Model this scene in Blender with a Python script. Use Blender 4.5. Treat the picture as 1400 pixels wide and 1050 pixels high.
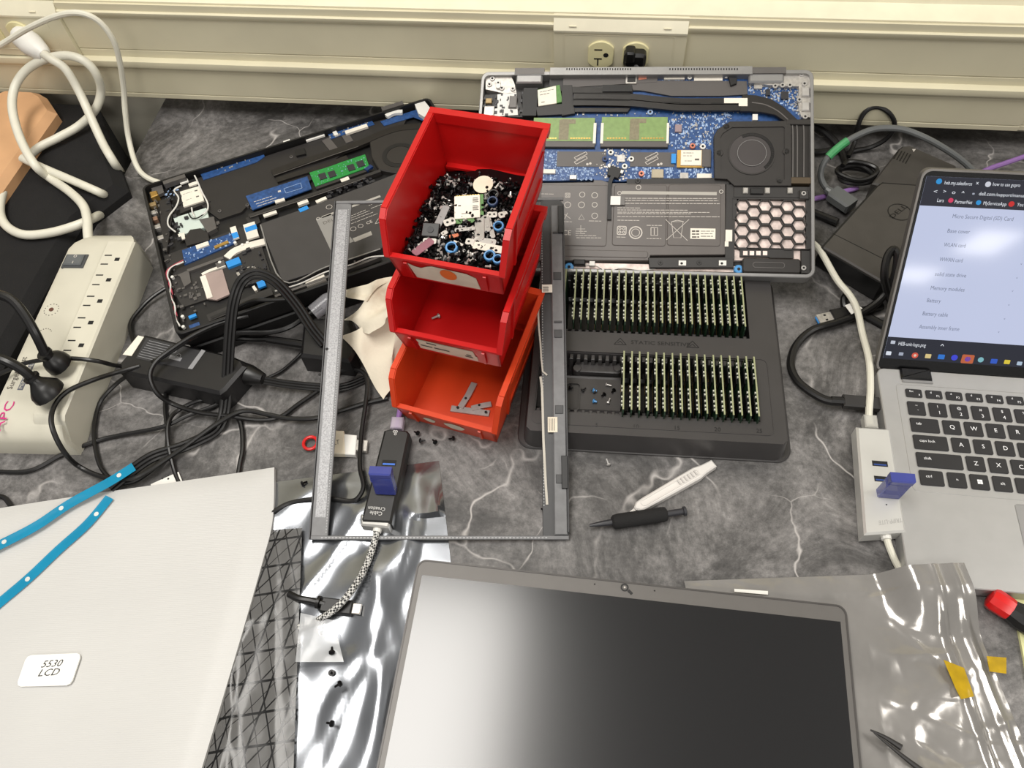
import bpy, bmesh, math, random
from mathutils import Vector, Matrix

random.seed(7)
for o in list(bpy.data.objects):
    bpy.data.objects.remove(o)
scene = bpy.context.scene
COL = scene.collection

# ------------------------------------------------------------------ camera
F_PX, PITCH, ROLL, YAW, CAM_H = 1073.4344, 1.002, -0.0916, -0.1975, 0.6704
_cp, _sp = math.cos(PITCH), math.sin(PITCH)
_f = Vector((math.sin(YAW) * _cp, math.cos(YAW) * _cp, -_sp))
_r = Vector((math.cos(YAW), -math.sin(YAW), 0))
_u = _r.cross(_f)
_c, _s = math.cos(ROLL), math.sin(ROLL)
RIGHT, UP, FWD = _c * _r + _s * _u, -_s * _r + _c * _u, _f
CAM = Vector((0, 0, CAM_H))
cd = bpy.data.cameras.new('camera')
cam = bpy.data.objects.new('camera', cd)
COL.objects.link(cam)
mm = Matrix.Identity(4)
for i in range(3):
    mm[i][0], mm[i][1], mm[i][2], mm[i][3] = RIGHT[i], UP[i], -FWD[i], CAM[i]
cam.matrix_world = mm
cd.sensor_fit = 'HORIZONTAL'
cd.sensor_width = 36.0
cd.lens = 36.0 * F_PX / 1400.0
cd.clip_start = 0.01
scene.camera = cam

# ------------------------------------------------------------------ light and exposure
scene.view_settings.view_transform = 'Standard'
scene.view_settings.look = 'None'
scene.view_settings.gamma = 1
scene.view_settings.use_curve_mapping = False
scene.view_settings.exposure = 0.0
wd = bpy.data.worlds.new('room_ambient')
scene.world = wd
wd.use_nodes = True
wd.node_tree.nodes['Background'].inputs[0].default_value = (1.0, 0.97, 0.93, 1)
wd.node_tree.nodes['Background'].inputs[1].default_value = 0.36

def ceiling_or_fill_lamp(name, x, y, z, sx, sy, power):
    ld = bpy.data.lights.new(name, 'AREA')
    ld.shape = 'RECTANGLE'
    ld.size, ld.size_y = sx, sy
    ld.energy = power
    ld.color = (1.0, 0.965, 0.91)
    o = bpy.data.objects.new(name, ld)
    COL.objects.link(o)
    o.location = (x, y, z)
    return o
ceiling_or_fill_lamp('ceiling_or_fill_lamp', -0.52, 0.22, 1.95, 0.62, 1.2, 34)
ceiling_or_fill_lamp('ceiling_or_fill_lamp', 1.90, 0.22, 1.95, 0.62, 1.2, 29)
ceiling_or_fill_lamp('ceiling_or_fill_lamp', 0.45, -2.0, 1.95, 0.62, 1.2, 27)  # added fill light behind the camera, not a lamp known to hang there
ceiling_or_fill_lamp('ceiling_or_fill_lamp', 2.72, -4.50, 1.95, 0.30, 0.50, 5.5)
ceiling_or_fill_lamp('ceiling_or_fill_lamp', 2.56, -5.35, 1.95, 0.30, 0.40, 4.5)

# ------------------------------------------------------------------ photo pixel -> direction, point on a plane
def ray(u, v):
    return RIGHT * ((u - 700) / F_PX) + UP * ((525 - v) / F_PX) + FWD
def P(u, v, z=0.0):
    d = ray(u, v)
    return CAM + d * ((z - CAM_H) / d.z)
def on_x(u, v, x):
    d = ray(u, v)
    return CAM + d * (x / d.x)
def on_y(u, v, y):
    d = ray(u, v)
    return CAM + d * (y / d.y)

class Frame:
    """a thing's own axes: O origin, X along it, Y across, Z out of its face"""
    def __init__(s, O, X, Yh):
        s.O = Vector(O); s.X = Vector(X).normalized()
        Yh = Vector(Yh); s.Y = (Yh - s.X * Yh.dot(s.X)).normalized()
        s.Z = s.X.cross(s.Y)
        m = Matrix.Identity(4)
        for i in range(3):
            m[i][0], m[i][1], m[i][2], m[i][3] = s.X[i], s.Y[i], s.Z[i], s.O[i]
        s.M = m
    def px(s, u, v, h=0.0):
        d = ray(u, v)
        t = (s.O + s.Z * h - CAM).dot(s.Z) / d.dot(s.Z)
        q = CAM + d * t - s.O
        return (q.dot(s.X), q.dot(s.Y))
    def poly(s, pts, h=0.0):
        return [s.px(u, v, h) for u, v in pts]
    def w(s, x, y, z=0.0):
        return s.O + s.X * x + s.Y * y + s.Z * z
WORLD = Frame((0, 0, 0), (1, 0, 0), (0, 1, 0))

# ------------------------------------------------------------------ materials
def lin(c):
    return tuple(((x / 255) / 12.92 if x <= 10 else (((x / 255) + 0.055) / 1.055) ** 2.4) for x in c)
MATS = {}
def mat(name, col, rough=0.5, metal=0.0, var=0.10, scale=40, bump=0.0, bscale=400, spec=0.5, alpha=1.0, trans=0.0, emit=0.0, coat=0.0):
    if name in MATS:
        return MATS[name]
    m = bpy.data.materials.new(name)
    m.use_nodes = True
    nt = m.node_tree
    b = nt.nodes['Principled BSDF']
    c = lin(col)
    b.inputs['Roughness'].default_value = rough
    b.inputs['Metallic'].default_value = metal
    b.inputs['Specular IOR Level'].default_value = spec
    b.inputs['Alpha'].default_value = alpha
    b.inputs['Transmission Weight'].default_value = trans
    b.inputs['Coat Weight'].default_value = coat
    tc = nt.nodes.new('ShaderNodeTexCoord')
    if var:
        n = nt.nodes.new('ShaderNodeTexNoise')
        n.inputs['Scale'].default_value = scale
        n.inputs['Detail'].default_value = 4
        nt.links.new(tc.outputs['Object'], n.inputs['Vector'])
        r = nt.nodes.new('ShaderNodeValToRGB')
        r.color_ramp.elements[0].position = 0.3
        r.color_ramp.elements[1].position = 0.7
        r.color_ramp.elements[0].color = (*[x * (1 - var) for x in c], 1)
        r.color_ramp.elements[1].color = (*[min(1, x * (1 + var)) for x in c], 1)
        nt.links.new(n.outputs['Fac'], r.inputs['Fac'])
        nt.links.new(r.outputs['Color'], b.inputs['Base Color'])
    else:
        b.inputs['Base Color'].default_value = (*c, 1)
    if bump:
        n2 = nt.nodes.new('ShaderNodeTexNoise')
        n2.inputs['Scale'].default_value = bscale
        n2.inputs['Detail'].default_value = 3
        nt.links.new(tc.outputs['Object'], n2.inputs['Vector'])
        bp = nt.nodes.new('ShaderNodeBump')
        bp.inputs['Strength'].default_value = bump
        bp.inputs['Distance'].default_value = 0.001
        nt.links.new(n2.outputs['Fac'], bp.inputs['Height'])
        nt.links.new(bp.outputs['Normal'], b.inputs['Normal'])
    if emit:
        b.inputs['Emission Color'].default_value = (*c, 1)
        b.inputs['Emission Strength'].default_value = emit
    MATS[name] = m
    return m

# ------------------------------------------------------------------ mesh building
class MB:
    def __init__(s):
        s.v = []; s.f = []
    def add(s, vs, fs):
        k = len(s.v)
        s.v += [tuple(p) for p in vs]
        s.f += [tuple(i + k for i in q) for q in fs]
        return s
    def box(s, x0, x1, y0, y1, z0, z1, ch=0.0):
        if x0 > x1: x0, x1 = x1, x0
        if y0 > y1: y0, y1 = y1, y0
        return s.prism([(x0, y0), (x1, y0), (x1, y1), (x0, y1)], z0, z1, ch)
    def prism(s, pts, z0, z1, ch=0.0, zb=0.0):
        """outline extruded from z0 to z1, top edge chamfered by ch"""
        pts = [(p[0], p[1]) for p in pts]
        a = sum(pts[i][0] * pts[(i + 1) % len(pts)][1] - pts[(i + 1) % len(pts)][0] * pts[i][1] for i in range(len(pts)))
        if a < 0: pts = pts[::-1]
        n = len(pts)
        vs = [(x, y, z0) for x, y in pts]
        rings = [0]
        if ch:
            vs += [(x, y, z1 - ch) for x, y in pts] + [(x, y, z1) for x, y in inset(pts, ch)]
        else:
            vs += [(x, y, z1) for x, y in pts]
        m = len(vs) // n
        fs = [tuple(range(n - 1, -1, -1)), tuple(range((m - 1) * n, m * n))]
        for k in range(m - 1):
            for i in range(n):
                j = (i + 1) % n
                fs.append((k * n + i, k * n + j, (k + 1) * n + j, (k + 1) * n + i))
        return s.add(vs, fs)
    def ring(s, outer, inner, z0, z1, ch=0.0):
        n = len(outer)
        lay = [(outer, z0), (outer, z1 - ch)]
        if ch: lay += [(inset(outer, ch), z1)]
        lay += [(inner, z1), (inner, z0)]
        vs = [(x, y, z) for pts, z in lay for x, y in pts]
        m = len(lay); fs = []
        for k in range(m):
            for i in range(n):
                j = (i + 1) % n; l = (k + 1) % m
                fs.append((k * n + i, k * n + j, l * n + j, l * n + i))
        return s.add(vs, fs)
    def tube(s, pts, r, n=8, flat=1.0, up=None, closed=False, cap=True):
        pts = [Vector(p) for p in pts]
        N = len(pts); rs = r if isinstance(r, (list, tuple)) else [r] * N
        prev = None; vs = []; fs = []
        for i, p in enumerate(pts):
            t = (pts[(i + 1) % N] - pts[i - 1]) if closed else (pts[min(i + 1, N - 1)] - pts[max(i - 1, 0)])
            if t.length < 1e-9: t = Vector((0, 0, 1))
            t.normalize()
            if up is not None:
                a = Vector(up).cross(t)
                if a.length < 1e-4: a = t.orthogonal()
            elif prev is None: a = Vector((0, 0, 1)).cross(t) if abs(t.z) < 0.95 else t.orthogonal()
            else: a = prev - t * prev.dot(t)
            a.normalize(); prev = a
            b = t.cross(a)
            for k in range(n):
                w = 2 * math.pi * k / n
                vs.append(p + a * (rs[i] * flat * math.cos(w)) + b * (rs[i] * math.sin(w)))
        for i in range(N if closed else N - 1):
            for k in range(n):
                j = (i + 1) % N; l = (k + 1) % n
                fs.append((i * n + k, i * n + l, j * n + l, j * n + k))
        if cap and not closed:
            fs += [tuple(range(n - 1, -1, -1)), tuple((N - 1) * n + k for k in range(n))]
        return s.add(vs, fs)
    def cyl(s, x, y, z0, z1, r, n=16, r1=None, ch=0.0):
        r1 = r if r1 is None else r1
        lay = [(r, z0)] + ([(r1, z1 - ch), (r1 - ch, z1)] if ch else [(r1, z1)])
        vs = [(x + q * math.cos(2 * math.pi * k / n), y + q * math.sin(2 * math.pi * k / n), z) for q, z in lay for k in range(n)]
        fs = [tuple(range(n - 1, -1, -1)), tuple(range((len(lay) - 1) * n, len(lay) * n))]
        for i in range(len(lay) - 1):
            for k in range(n):
                l = (k + 1) % n
                fs.append((i * n + k, i * n + l, (i + 1) * n + l, (i + 1) * n + k))
        return s.add(vs, fs)
    def grid(s, fn, nu, nv, thick=0.0):
        vs = [fn(i / nu, j / nv) for j in range(nv + 1) for i in range(nu + 1)]
        w = nu + 1
        fs = [(j * w + i, j * w + i + 1, (j + 1) * w + i + 1, (j + 1) * w + i) for j in range(nv) for i in range(nu)]
        if thick:
            k = len(vs)
            vs += [(p[0], p[1], p[2] - thick) for p in vs]
            fs += [tuple(a + k for a in q[::-1]) for q in fs[:nu * nv]]
            rim = [i for i in range(w)] + [j * w + nu for j in range(1, nv + 1)] + [nv * w + i for i in range(nu - 1, -1, -1)] + [j * w for j in range(nv - 1, 0, -1)]
            for a in range(len(rim)):
                b = rim[(a + 1) % len(rim)]; c = rim[a]
                fs.append((b, c, c + k, b + k))
        return s.add(vs, fs)
    def xf(s, M):
        s.v = [tuple(M @ Vector(p)) for p in s.v]
        return s
    def mesh(s, name):
        me = bpy.data.meshes.new(name)
        me.from_pydata(s.v, [], s.f)
        bm = bmesh.new(); bm.from_mesh(me)
        bmesh.ops.recalc_face_normals(bm, faces=bm.faces[:])
        bm.to_mesh(me); bm.free()
        me.shade_smooth()
        me.set_sharp_from_angle(angle=math.radians(32))
        return me

def inset(pts, d):
    n = len(pts); out = []
    a = sum(pts[i][0] * pts[(i + 1) % n][1] - pts[(i + 1) % n][0] * pts[i][1] for i in range(n))
    sg = 1 if a > 0 else -1
    for i in range(n):
        p0, p1, p2 = Vector(pts[i - 1]), Vector(pts[i]), Vector(pts[(i + 1) % n])
        e1, e2 = (p1 - p0), (p2 - p1)
        if e1.length < 1e-9 or e2.length < 1e-9:
            out.append(tuple(p1)); continue
        e1.normalize(); e2.normalize()
        n1, n2 = Vector((-e1.y, e1.x)) * sg, Vector((-e2.y, e2.x)) * sg
        b = n1 + n2
        k = max(0.3, 1 + n1.dot(n2))
        out.append(tuple(p1 + b * (d / k)))
    return out
def rrect(x0, x1, y0, y1, r, n=5):
    if x0 > x1: x0, x1 = x1, x0
    if y0 > y1: y0, y1 = y1, y0
    out = []
    for cx, cy, a in ((x1 - r, y0 + r, -90), (x1 - r, y1 - r, 0), (x0 + r, y1 - r, 90), (x0 + r, y0 + r, 180)):
        for k in range(n + 1):
            w = math.radians(a + 90 * k / n)
            out.append((cx + r * math.cos(w), cy + r * math.sin(w)))
    return out
def circle(x, y, r, n=24):
    return [(x + r * math.cos(2 * math.pi * k / n), y + r * math.sin(2 * math.pi * k / n)) for k in range(n)]
def band(pts, w):
    """outline of a strip of width w along a path (2-D)"""
    L, R = [], []
    for i in range(len(pts)):
        a = Vector(pts[max(i - 1, 0)]); b = Vector(pts[min(i + 1, len(pts) - 1)])
        t = (b - a).normalized(); nn = Vector((-t.y, t.x)) * (w / 2 if not isinstance(w, list) else w[i] / 2)
        p = Vector(pts[i])
        L.append(tuple(p + nn)); R.append(tuple(p - nn))
    return L + R[::-1]
def strip_mesh(mb, pts, w, z0, z1):
    for i in range(len(pts) - 1):
        pass
    L = band(pts, w); n = len(pts)
    for i in range(n - 1):
        q = [L[i], L[i + 1], L[2 * n - 2 - i], L[2 * n - 1 - i]]
        mb.prism(q, z0, z1)
    return mb
def spline(pts, k=6, closed=False):
    pts = [Vector(p) for p in pts]; out = []; n = len(pts)
    for i in range(n if closed else n - 1):
        if closed: p0, p1, p2, p3 = pts[i - 1], pts[i], pts[(i + 1) % n], pts[(i + 2) % n]
        else: p0, p1, p2, p3 = pts[max(i - 1, 0)], pts[i], pts[i + 1], pts[min(i + 2, n - 1)]
        for j in range(k):
            t = j / k
            out.append(0.5 * ((2 * p1) + (p2 - p0) * t + (2 * p0 - 5 * p1 + 4 * p2 - p3) * t * t + (3 * p1 - p0 - 3 * p2 + p3) * t ** 3))
    if not closed: out.append(pts[-1])
    return out

# ------------------------------------------------------------------ objects
def tag(o, label, cat, group=None, kind=None):
    o['label'] = label; o['category'] = cat
    if group: o['group'] = group
    if kind: o['kind'] = kind
    return o
def thing(name, label, cat, M=None, group=None):
    o = bpy.data.objects.new(name, None)
    o.empty_display_size = 0.02
    COL.objects.link(o)
    if M is not None:
        o.matrix_world = M if isinstance(M, Matrix) else Matrix.Translation(Vector(M))
    return tag(o, label, cat, group)
def obj(name, mb, m, parent=None, label=None, kind=None):
    me = mb if isinstance(mb, bpy.types.Mesh) else mb.mesh(name)
    o = bpy.data.objects.new(name, me)
    if m is not None and not me.materials: me.materials.append(m)
    COL.objects.link(o)
    if parent is not None: o.parent = parent
    if label: o['label'] = label
    if kind: o['kind'] = kind
    return o
def solo(name, mb, m, label, cat, group=None, kind=None):
    """a top-level thing that is one mesh, origin at its base"""
    xs = [p[0] for p in mb.v]; ys = [p[1] for p in mb.v]; z0 = min(p[2] for p in mb.v)
    c = Vector(((min(xs) + max(xs)) / 2, (min(ys) + max(ys)) / 2, z0))
    mb.v = [tuple(Vector(p) - c) for p in mb.v]
    o = obj(name, mb, m); o.location = c
    return tag(o, label, cat, group, kind)
def rebase(pts):
    z0 = min(p.z for p in pts)
    c = sum(pts, Vector()) / len(pts); c.z = z0
    return c
def copy_tree(o, parent=None):
    c = o.copy(); COL.objects.link(c)
    if parent is not None: c.parent = parent
    for ch in list(o.children): copy_tree(ch, c)
    return c
def structure(name, mb, m, parent=None):
    o = obj(name, mb, m, parent)
    if parent is None: o['kind'] = 'structure'
    return o

_TXT = {}
def text_geo(s):
    if s not in _TXT:
        cu = bpy.data.curves.new('lettering', 'FONT')
        cu.body = s; cu.resolution_u = 2; cu.size = 1.0
        o = bpy.data.objects.new('lettering', cu)
        me = bpy.data.meshes.new_from_object(o)
        vs = [tuple(q.co) for q in me.vertices]; fs = [tuple(p.vertices) for p in me.polygons]
        bpy.data.objects.remove(o); bpy.data.meshes.remove(me); bpy.data.curves.remove(cu)
        x1 = max([p[0] for p in vs] or [1]); x0 = min([p[0] for p in vs] or [0])
        _TXT[s] = ([(p[0] - x0, p[1]) for p in vs], fs, x1 - x0)
    return _TXT[s]
def text(mb, s, org, xd, yd, width=None, height=None, centre=False, h=0.0):
    """flat lettering in a frame's own axes: org (x,y[,z]), xd / yd = directions of writing"""
    vs, fs, W = text_geo(s)
    o = Vector((*org[:2], org[2] if len(org) > 2 else h)); xd = Vector((*xd, 0)[:3]).normalized(); yd = Vector((*yd, 0)[:3]).normalized()
    sx = (width / W) if width else height / 0.7
    sy = (height / 0.7) if height else sx
    if centre: o = o - xd * (W * sx / 2) - yd * (0.35 * sy)
    return mb.add([o + xd * (x * sx) + yd * (y * sy) for x, y in vs], fs)
# ================================================================== the setting
YF = 0.802                                     # front of the cable raceway
m_cream = mat('cream_paint', (214, 207, 182), 0.42, var=0.05, scale=9)
m_cream2 = mat('cream_cover', (212, 205, 178), 0.38, var=0.05, scale=12)
m_lip = mat('cream_lip', (226, 220, 196), 0.35, var=0.04)
m_panelgrey = mat('grey_panel_paint', (222, 217, 200), 0.6, var=0.06, scale=8)

def desk_material():
    m = bpy.data.materials.new('grey_marble_laminate'); m.use_nodes = True
    nt = m.node_tree; N = nt.nodes; L = nt.links
    b = N['Principled BSDF']
    tc = N.new('ShaderNodeTexCoord')
    def noise(sc, det, rough=0.6, dist=0.0):
        n = N.new('ShaderNodeTexNoise'); n.inputs['Scale'].default_value = sc; n.inputs['Detail'].default_value = det
        n.inputs['Roughness'].default_value = rough; n.inputs['Distortion'].default_value = dist
        L.new(tc.outputs['Object'], n.inputs['Vector']); return n
    def ramp(src, stops):
        r = N.new('ShaderNodeValToRGB'); e = r.color_ramp.elements
        e[0].position, e[0].color = stops[0][0], (*[stops[0][1]] * 3, 1)
        e[1].position, e[1].color = stops[-1][0], (*[stops[-1][1]] * 3, 1)
        for p, c in stops[1:-1]:
            x = e.new(p); x.color = (c, c, c, 1)
        L.new(src, r.inputs['Fac']); return r
    n1 = noise(8, 14, 0.76, 0.9)
    base = ramp(n1.outputs['Fac'], [(0.30, 0.018), (0.45, 0.075), (0.58, 0.17), (0.76, 0.37)])
    n2 = noise(150, 10, 0.8)
    fine = ramp(n2.outputs['Fac'], [(0.3, 0.45), (0.7, 1.6)])
    mul = N.new('ShaderNodeMix'); mul.data_type = 'RGBA'; mul.blend_type = 'MULTIPLY'; mul.inputs['Factor'].default_value = 1
    L.new(base.outputs['Color'], mul.inputs['A']); L.new(fine.outputs['Color'], mul.inputs['B'])
    # white veins: cell borders pushed about by noise, broken up by a mask
    def veins(scale, wob, width, mlo, mhi, seed):
        nn = noise(9 + seed * 2, 3.0, 0.5)
        sub = N.new('ShaderNodeVectorMath'); sub.operation = 'SUBTRACT'; sub.inputs[1].default_value = (0.5, 0.5, 0.5)
        L.new(nn.outputs['Color'], sub.inputs[0])
        sc = N.new('ShaderNodeVectorMath'); sc.operation = 'SCALE'; sc.inputs['Scale'].default_value = wob
        L.new(sub.outputs[0], sc.inputs[0])
        ad = N.new('ShaderNodeVectorMath'); ad.operation = 'ADD'
        L.new(tc.outputs['Object'], ad.inputs[0]); L.new(sc.outputs[0], ad.inputs[1])
        of = N.new('ShaderNodeVectorMath'); of.operation = 'ADD'; of.inputs[1].default_value = (seed * 1.7, seed * 0.9, 0)
        L.new(ad.outputs[0], of.inputs[0])
        v = N.new('ShaderNodeTexVoronoi'); v.feature = 'DISTANCE_TO_EDGE'; v.inputs['Scale'].default_value = scale
        L.new(of.outputs[0], v.inputs['Vector'])
        line = ramp(v.outputs['Distance'], [(0.0, 1.0), (width * 0.45, 0.55), (width, 0.0)])
        mk = noise(7 + seed * 0.7, 3)
        msk = ramp(mk.outputs['Fac'], [(mlo, 0), (mhi, 1)])
        q = N.new('ShaderNodeMath'); q.operation = 'MULTIPLY'
        L.new(line.outputs['Color'], q.inputs[0]); L.new(msk.outputs['Color'], q.inputs[1])
        return q
    v1 = veins(5.2, 0.11, 0.0095, 0.43, 0.58, 1.0)
    v2 = veins(10, 0.07, 0.010, 0.52, 0.66, 3.0)
    mx = N.new('ShaderNodeMath'); mx.operation = 'MAXIMUM'
    L.new(v1.outputs[0], mx.inputs[0]); L.new(v2.outputs[0], mx.inputs[1])
    mk2 = N.new('ShaderNodeMath'); mk2.operation = 'MULTIPLY'; mk2.inputs[1].default_value = 0.75
    L.new(mx.outputs[0], mk2.inputs[0])
    mix = N.new('ShaderNodeMix'); mix.data_type = 'RGBA'
    L.new(mk2.outputs[0], mix.inputs['Factor']); L.new(mul.outputs['Result'], mix.inputs['A'])
    mix.inputs['B'].default_value = (0.58, 0.575, 0.565, 1)
    tint = N.new('ShaderNodeMix'); tint.data_type = 'RGBA'; tint.blend_type = 'MULTIPLY'; tint.inputs['Factor'].default_value = 1
    L.new(mix.outputs['Result'], tint.inputs['A']); tint.inputs['B'].default_value = (1.0, 0.955, 0.93, 1)
    L.new(tint.outputs['Result'], b.inputs['Base Color'])
    b.inputs['Roughness'].default_value = 0.46
    b.inputs['Specular IOR Level'].default_value = 0.45
    bp = N.new('ShaderNodeBump'); bp.inputs['Strength'].default_value = 0.12; bp.inputs['Distance'].default_value = 0.0006
    L.new(n2.outputs['Fac'], bp.inputs['Height']); L.new(bp.outputs['Normal'], b.inputs['Normal'])
    return m
m_desk = desk_material()
m_deskedge = mat('desk_edge_black', (38, 36, 35), 0.5)
desk = thing('desk', 'grey marble-patterned laminate desk with white veins under all the parts', 'desk', (0.4, 0.2, -0.745))
def dk(mb): return mb.xf(Matrix.Translation((-0.4, -0.2, 0.745)))
DX0, DX1, DY0, DY1 = -0.612, 1.35, -0.16, 0.838
obj('desktop', dk(MB().box(DX0, DX1, DY0, DY1, -0.028, 0.0, 0.0012)), m_desk, desk)
for x in (-0.5, 1.25):
    obj('side_panel', dk(MB().box(x - .014, x + .014, DY0 + .06, DY1 - .1, -0.745, -0.028)), m_panelgrey, desk)

m_floor = mat('dark_floor', (48, 45, 44), 0.6, var=0.2, scale=20)
structure('floor', MB().box(-2.2, 2.2, -2.2, 0.86, -0.76, -0.745), m_floor)
structure('wall_back', MB().box(-2.2, 2.2, 0.842, 0.90, -0.745, 1.2), m_cream)
structure('trim_1', MB().box(-2.2, 2.2, YF + .0368, .842, -0.745, 0.026), m_panelgrey)   # grey panel under the raceway

def extr(profile, x0, x1):
    n = len(profile); mb = MB()
    vs = [(x0, y, z) for y, z in profile] + [(x1, y, z) for y, z in profile]
    fs = [tuple(range(n)), tuple(range(2 * n - 1, n - 1, -1))] + [(i, (i + 1) % n, (i + 1) % n + n, i + n) for i in range(n)]
    return mb.add(vs, fs)
def wz(u, v, y=YF):
    return on_y(u, v, y).z
ZB = wz(800, 158)                               # raceway heights read off along the wall
Z1, Z2 = wz(1250, 127), wz(1250, 116)           # lip between the two channels
Z3, Z4 = wz(1250, 47), wz(1250, 34)             # lip at the top
low = [(.842, ZB), (YF + .002, ZB), (YF, ZB + .002), (YF, ZB + .0075), (YF + .0012, ZB + .0082), (YF + .0012, ZB + .009), (YF, ZB + .0097),
       (YF, Z1 - .004), (YF - .0018, Z1 - .002), (YF - .004, Z1), (YF - .005, Z1 + .0025), (YF - .004, Z2 - .0015), (YF + .004, Z2), (.842, Z2)]
upp = [(.842, Z2), (YF + .004, Z2), (YF + .004, Z2 + .009), (YF + .0055, Z2 + .0096), (YF + .0055, Z2 + .0102), (YF + .004, Z2 + .011), (YF + .004, Z3 - .009),
       (YF + .0015, Z3 - .006), (YF, Z3 - .002), (YF, Z3), (YF + .002, Z3 + .001), (YF + .003, Z3 + .001), (YF + .003, Z4 - .0015), (YF + .006, Z4 - .0015), (YF + .006, Z4), (.842, Z4)]
XL = on_y(90, 40, YF).x                         # joint at the left outlet box
XR = on_y(1390, 180, YF).x
structure('trim_2', extr(low, -2.2, XR), m_cream2)
structure('trim_3', extr([(y + (.0015 if y < .84 else 0), z) for y, z in low], XR + .0006, 2.2), m_cream2)
structure('trim_4', extr(upp, XL + .0004, 2.2), m_cream2)
structure('trim_5', extr([(.842, Z4), (YF + .006, Z4), (YF + .006, Z4 + .0008), (YF + .034, Z4 + .003), (YF + .036, Z4 + .02), (.842, Z4 + .02)], -2.2, 2.2), m_lip)

# outlets: cover with its flange, screw marks and two receptacles
m_outlet = mat('ivory_outlet', (222, 214, 168), 0.3, var=0.03)
m_slot = mat('slot_black', (14, 12, 10), 0.7, var=0)
def outlet(cx, zc, x0, x1, label, plugged=()):
    t = thing('power_outlet', label, 'outlet', (cx, YF - .001, Z2))
    def T(mb): return mb.xf(Matrix.Translation((-cx, -(YF - .001), -Z2)))
    prof = [(YF + .02, Z2 + .001), (YF - .001, Z2 + .001), (YF - .001, Z3 - .006), (YF + .02, Z3 - .006)]
    obj('cover', T(extr(prof, x0, x1)), m_cream2, t)
    fl = [(YF + .02, Z3 - .0055), (YF - .0025, Z3 - .0075), (YF - .003, Z3 - .005), (YF + .001, Z3 + .003), (YF + .005, Z4 - .001), (YF + .02, Z4 - .001)]
    obj('flange', T(extr(fl, x0, x1)), m_lip, t)
    for dx in (-.052, .052):
        obj('notch', T(MB().box(cx + dx - .004, cx + dx + .004, YF - .0022, YF + .001, Z3 - .0008, Z3)), m_cream, t)
    a = MB().ring([(x, y) for x, y in rrect(-.062, .062, -.022, .024, .002)], [(x, y) for x, y in rrect(-.0612, .0612, -.0212, .0232, .002)], 0, .0004)
    R = Matrix(((1, 0, 0, cx), (0, 0, -1, YF - .001), (0, 1, 0, zc), (0, 0, 0, 1)))
    obj('plate_joint', T(a.xf(R)), m_cream, t)
    for i, dx in enumerate((-.0195, .0195)):
        pts = [(dx + max(-.0143, min(.0143, .0172 * math.cos(w))), .0172 * math.sin(w)) for w in [2 * math.pi * k / 32 for k in range(32)]]
        r = obj('receptacle', T(MB().prism(pts, 0, .0025, .0006).xf(R)), m_outlet, t)
        if i in plugged: continue
        obj('slot', T(MB().box(dx - .0075, dx + .0015, .0062, .0078, .002, .0027).xf(R)), m_slot, r)
        mb = MB().box(dx - .0075, dx + .0015, -.0052, -.0036, .002, .0027)
        mb.box(dx - .0038, dx - .0022, -.013, -.0036, .002, .0027)
        obj('slot', T(mb.xf(R)), m_slot, r)
        obj('ground_hole', T(MB().prism([(dx + .006 + .0032 * math.cos(w) * (1 if math.cos(w) < 0 else .9), .0005 + .0028 * math.sin(w)) for w in [2 * math.pi * k / 12 for k in range(12)]], .002, .0027).xf(R)), m_slot, r)
    return t
c1 = on_y(845, 74, YF)
outlet(c1.x, c1.z, on_y(757, 50, YF).x, on_y(938, 60, YF).x, 'cream double outlet above the middle laptop with a black plug in one socket', plugged=(1,))
c2 = on_y(10, 45, YF)
outlet(c2.x, c2.z, c2.x - .12, XL, 'cream outlet at the top left with a white plug in it', plugged=(1,))

# black plug in the middle outlet
m_blackrub = mat('black_rubber', (16, 15, 15), 0.38, var=0.15, scale=120)
m_blackplastic = mat('black_plastic', (20, 19, 19), 0.42, var=0.12, scale=90)
pc = on_y(868, 76, YF - .004)
pt = thing('plug', 'black plug pushed into the outlet behind the middle laptop', 'plug', pc)
mb = MB().prism(rrect(-.0125, .0125, -.009, .009, .005), 0, .012, .003)
obj('plug_body', mb.xf(Matrix(((1, 0, 0, 0), (0, 0, -1, 0), (0, 1, 0, 0), (0, 0, 0, 1)))), m_blackrub, pt)
mb = MB().prism(rrect(-.011, .000, -.002, .0125, .003), 0, .014, .002)
obj('plug_grip', mb.xf(Matrix(((1, 0, 0, 0), (0, 0, -1, 0), (0, 1, 0, 0), (0, 0, 0, 1)))), m_blackrub, pt)
obj('cord', MB().tube(spline([(0.002, -.008, -.004), (.003, -.014, -.012), (.003, -.010, -.03), (.004, -.008, -.06), (.006, -.004, -.10)]), .0035), m_blackrub, pt)

# ------------------------------------------------------------------ chair beside the desk: black cushion, light wood arm
m_wood = mat('light_wood', (205, 160, 118), 0.5, var=0.10, scale=14)
m_blackcloth = mat('black_fabric', (12, 11, 12), 0.9, var=0.25, scale=60, bump=0.4, bscale=900)
ch = thing('chair', 'black fabric chair with a light wood arm standing left of the desk', 'chair', (-0.9, 0.3, -0.745))
def T(mb): return mb.xf(Matrix.Translation((0.9, -0.3, 0.745)))
z = 0.022
a, b = P(128, 136, z), P(170, 252, z)
pts = [(a.x - .5, a.y), (a.x, a.y), (b.x, b.y), (DX0 - .006, b.y - .06), (DX0 - .006, -.25), (-1.5, -.25), (-1.5, a.y)]
obj('cushion', T(MB().prism(pts, -0.30, z, 0.012)), m_blackcloth, ch)
z = 0.042
pts = [tuple(P(u, v, z)[:2]) for u, v in [(-140, 205), (-40, 138), (8, 119), (48, 121), (60, 128), (74, 149), (20, 225), (-10, 268), (-90, 380)]]
obj('wooden_arm', T(MB().prism(pts, -0.02, z, 0.008)), m_wood, ch)
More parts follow.
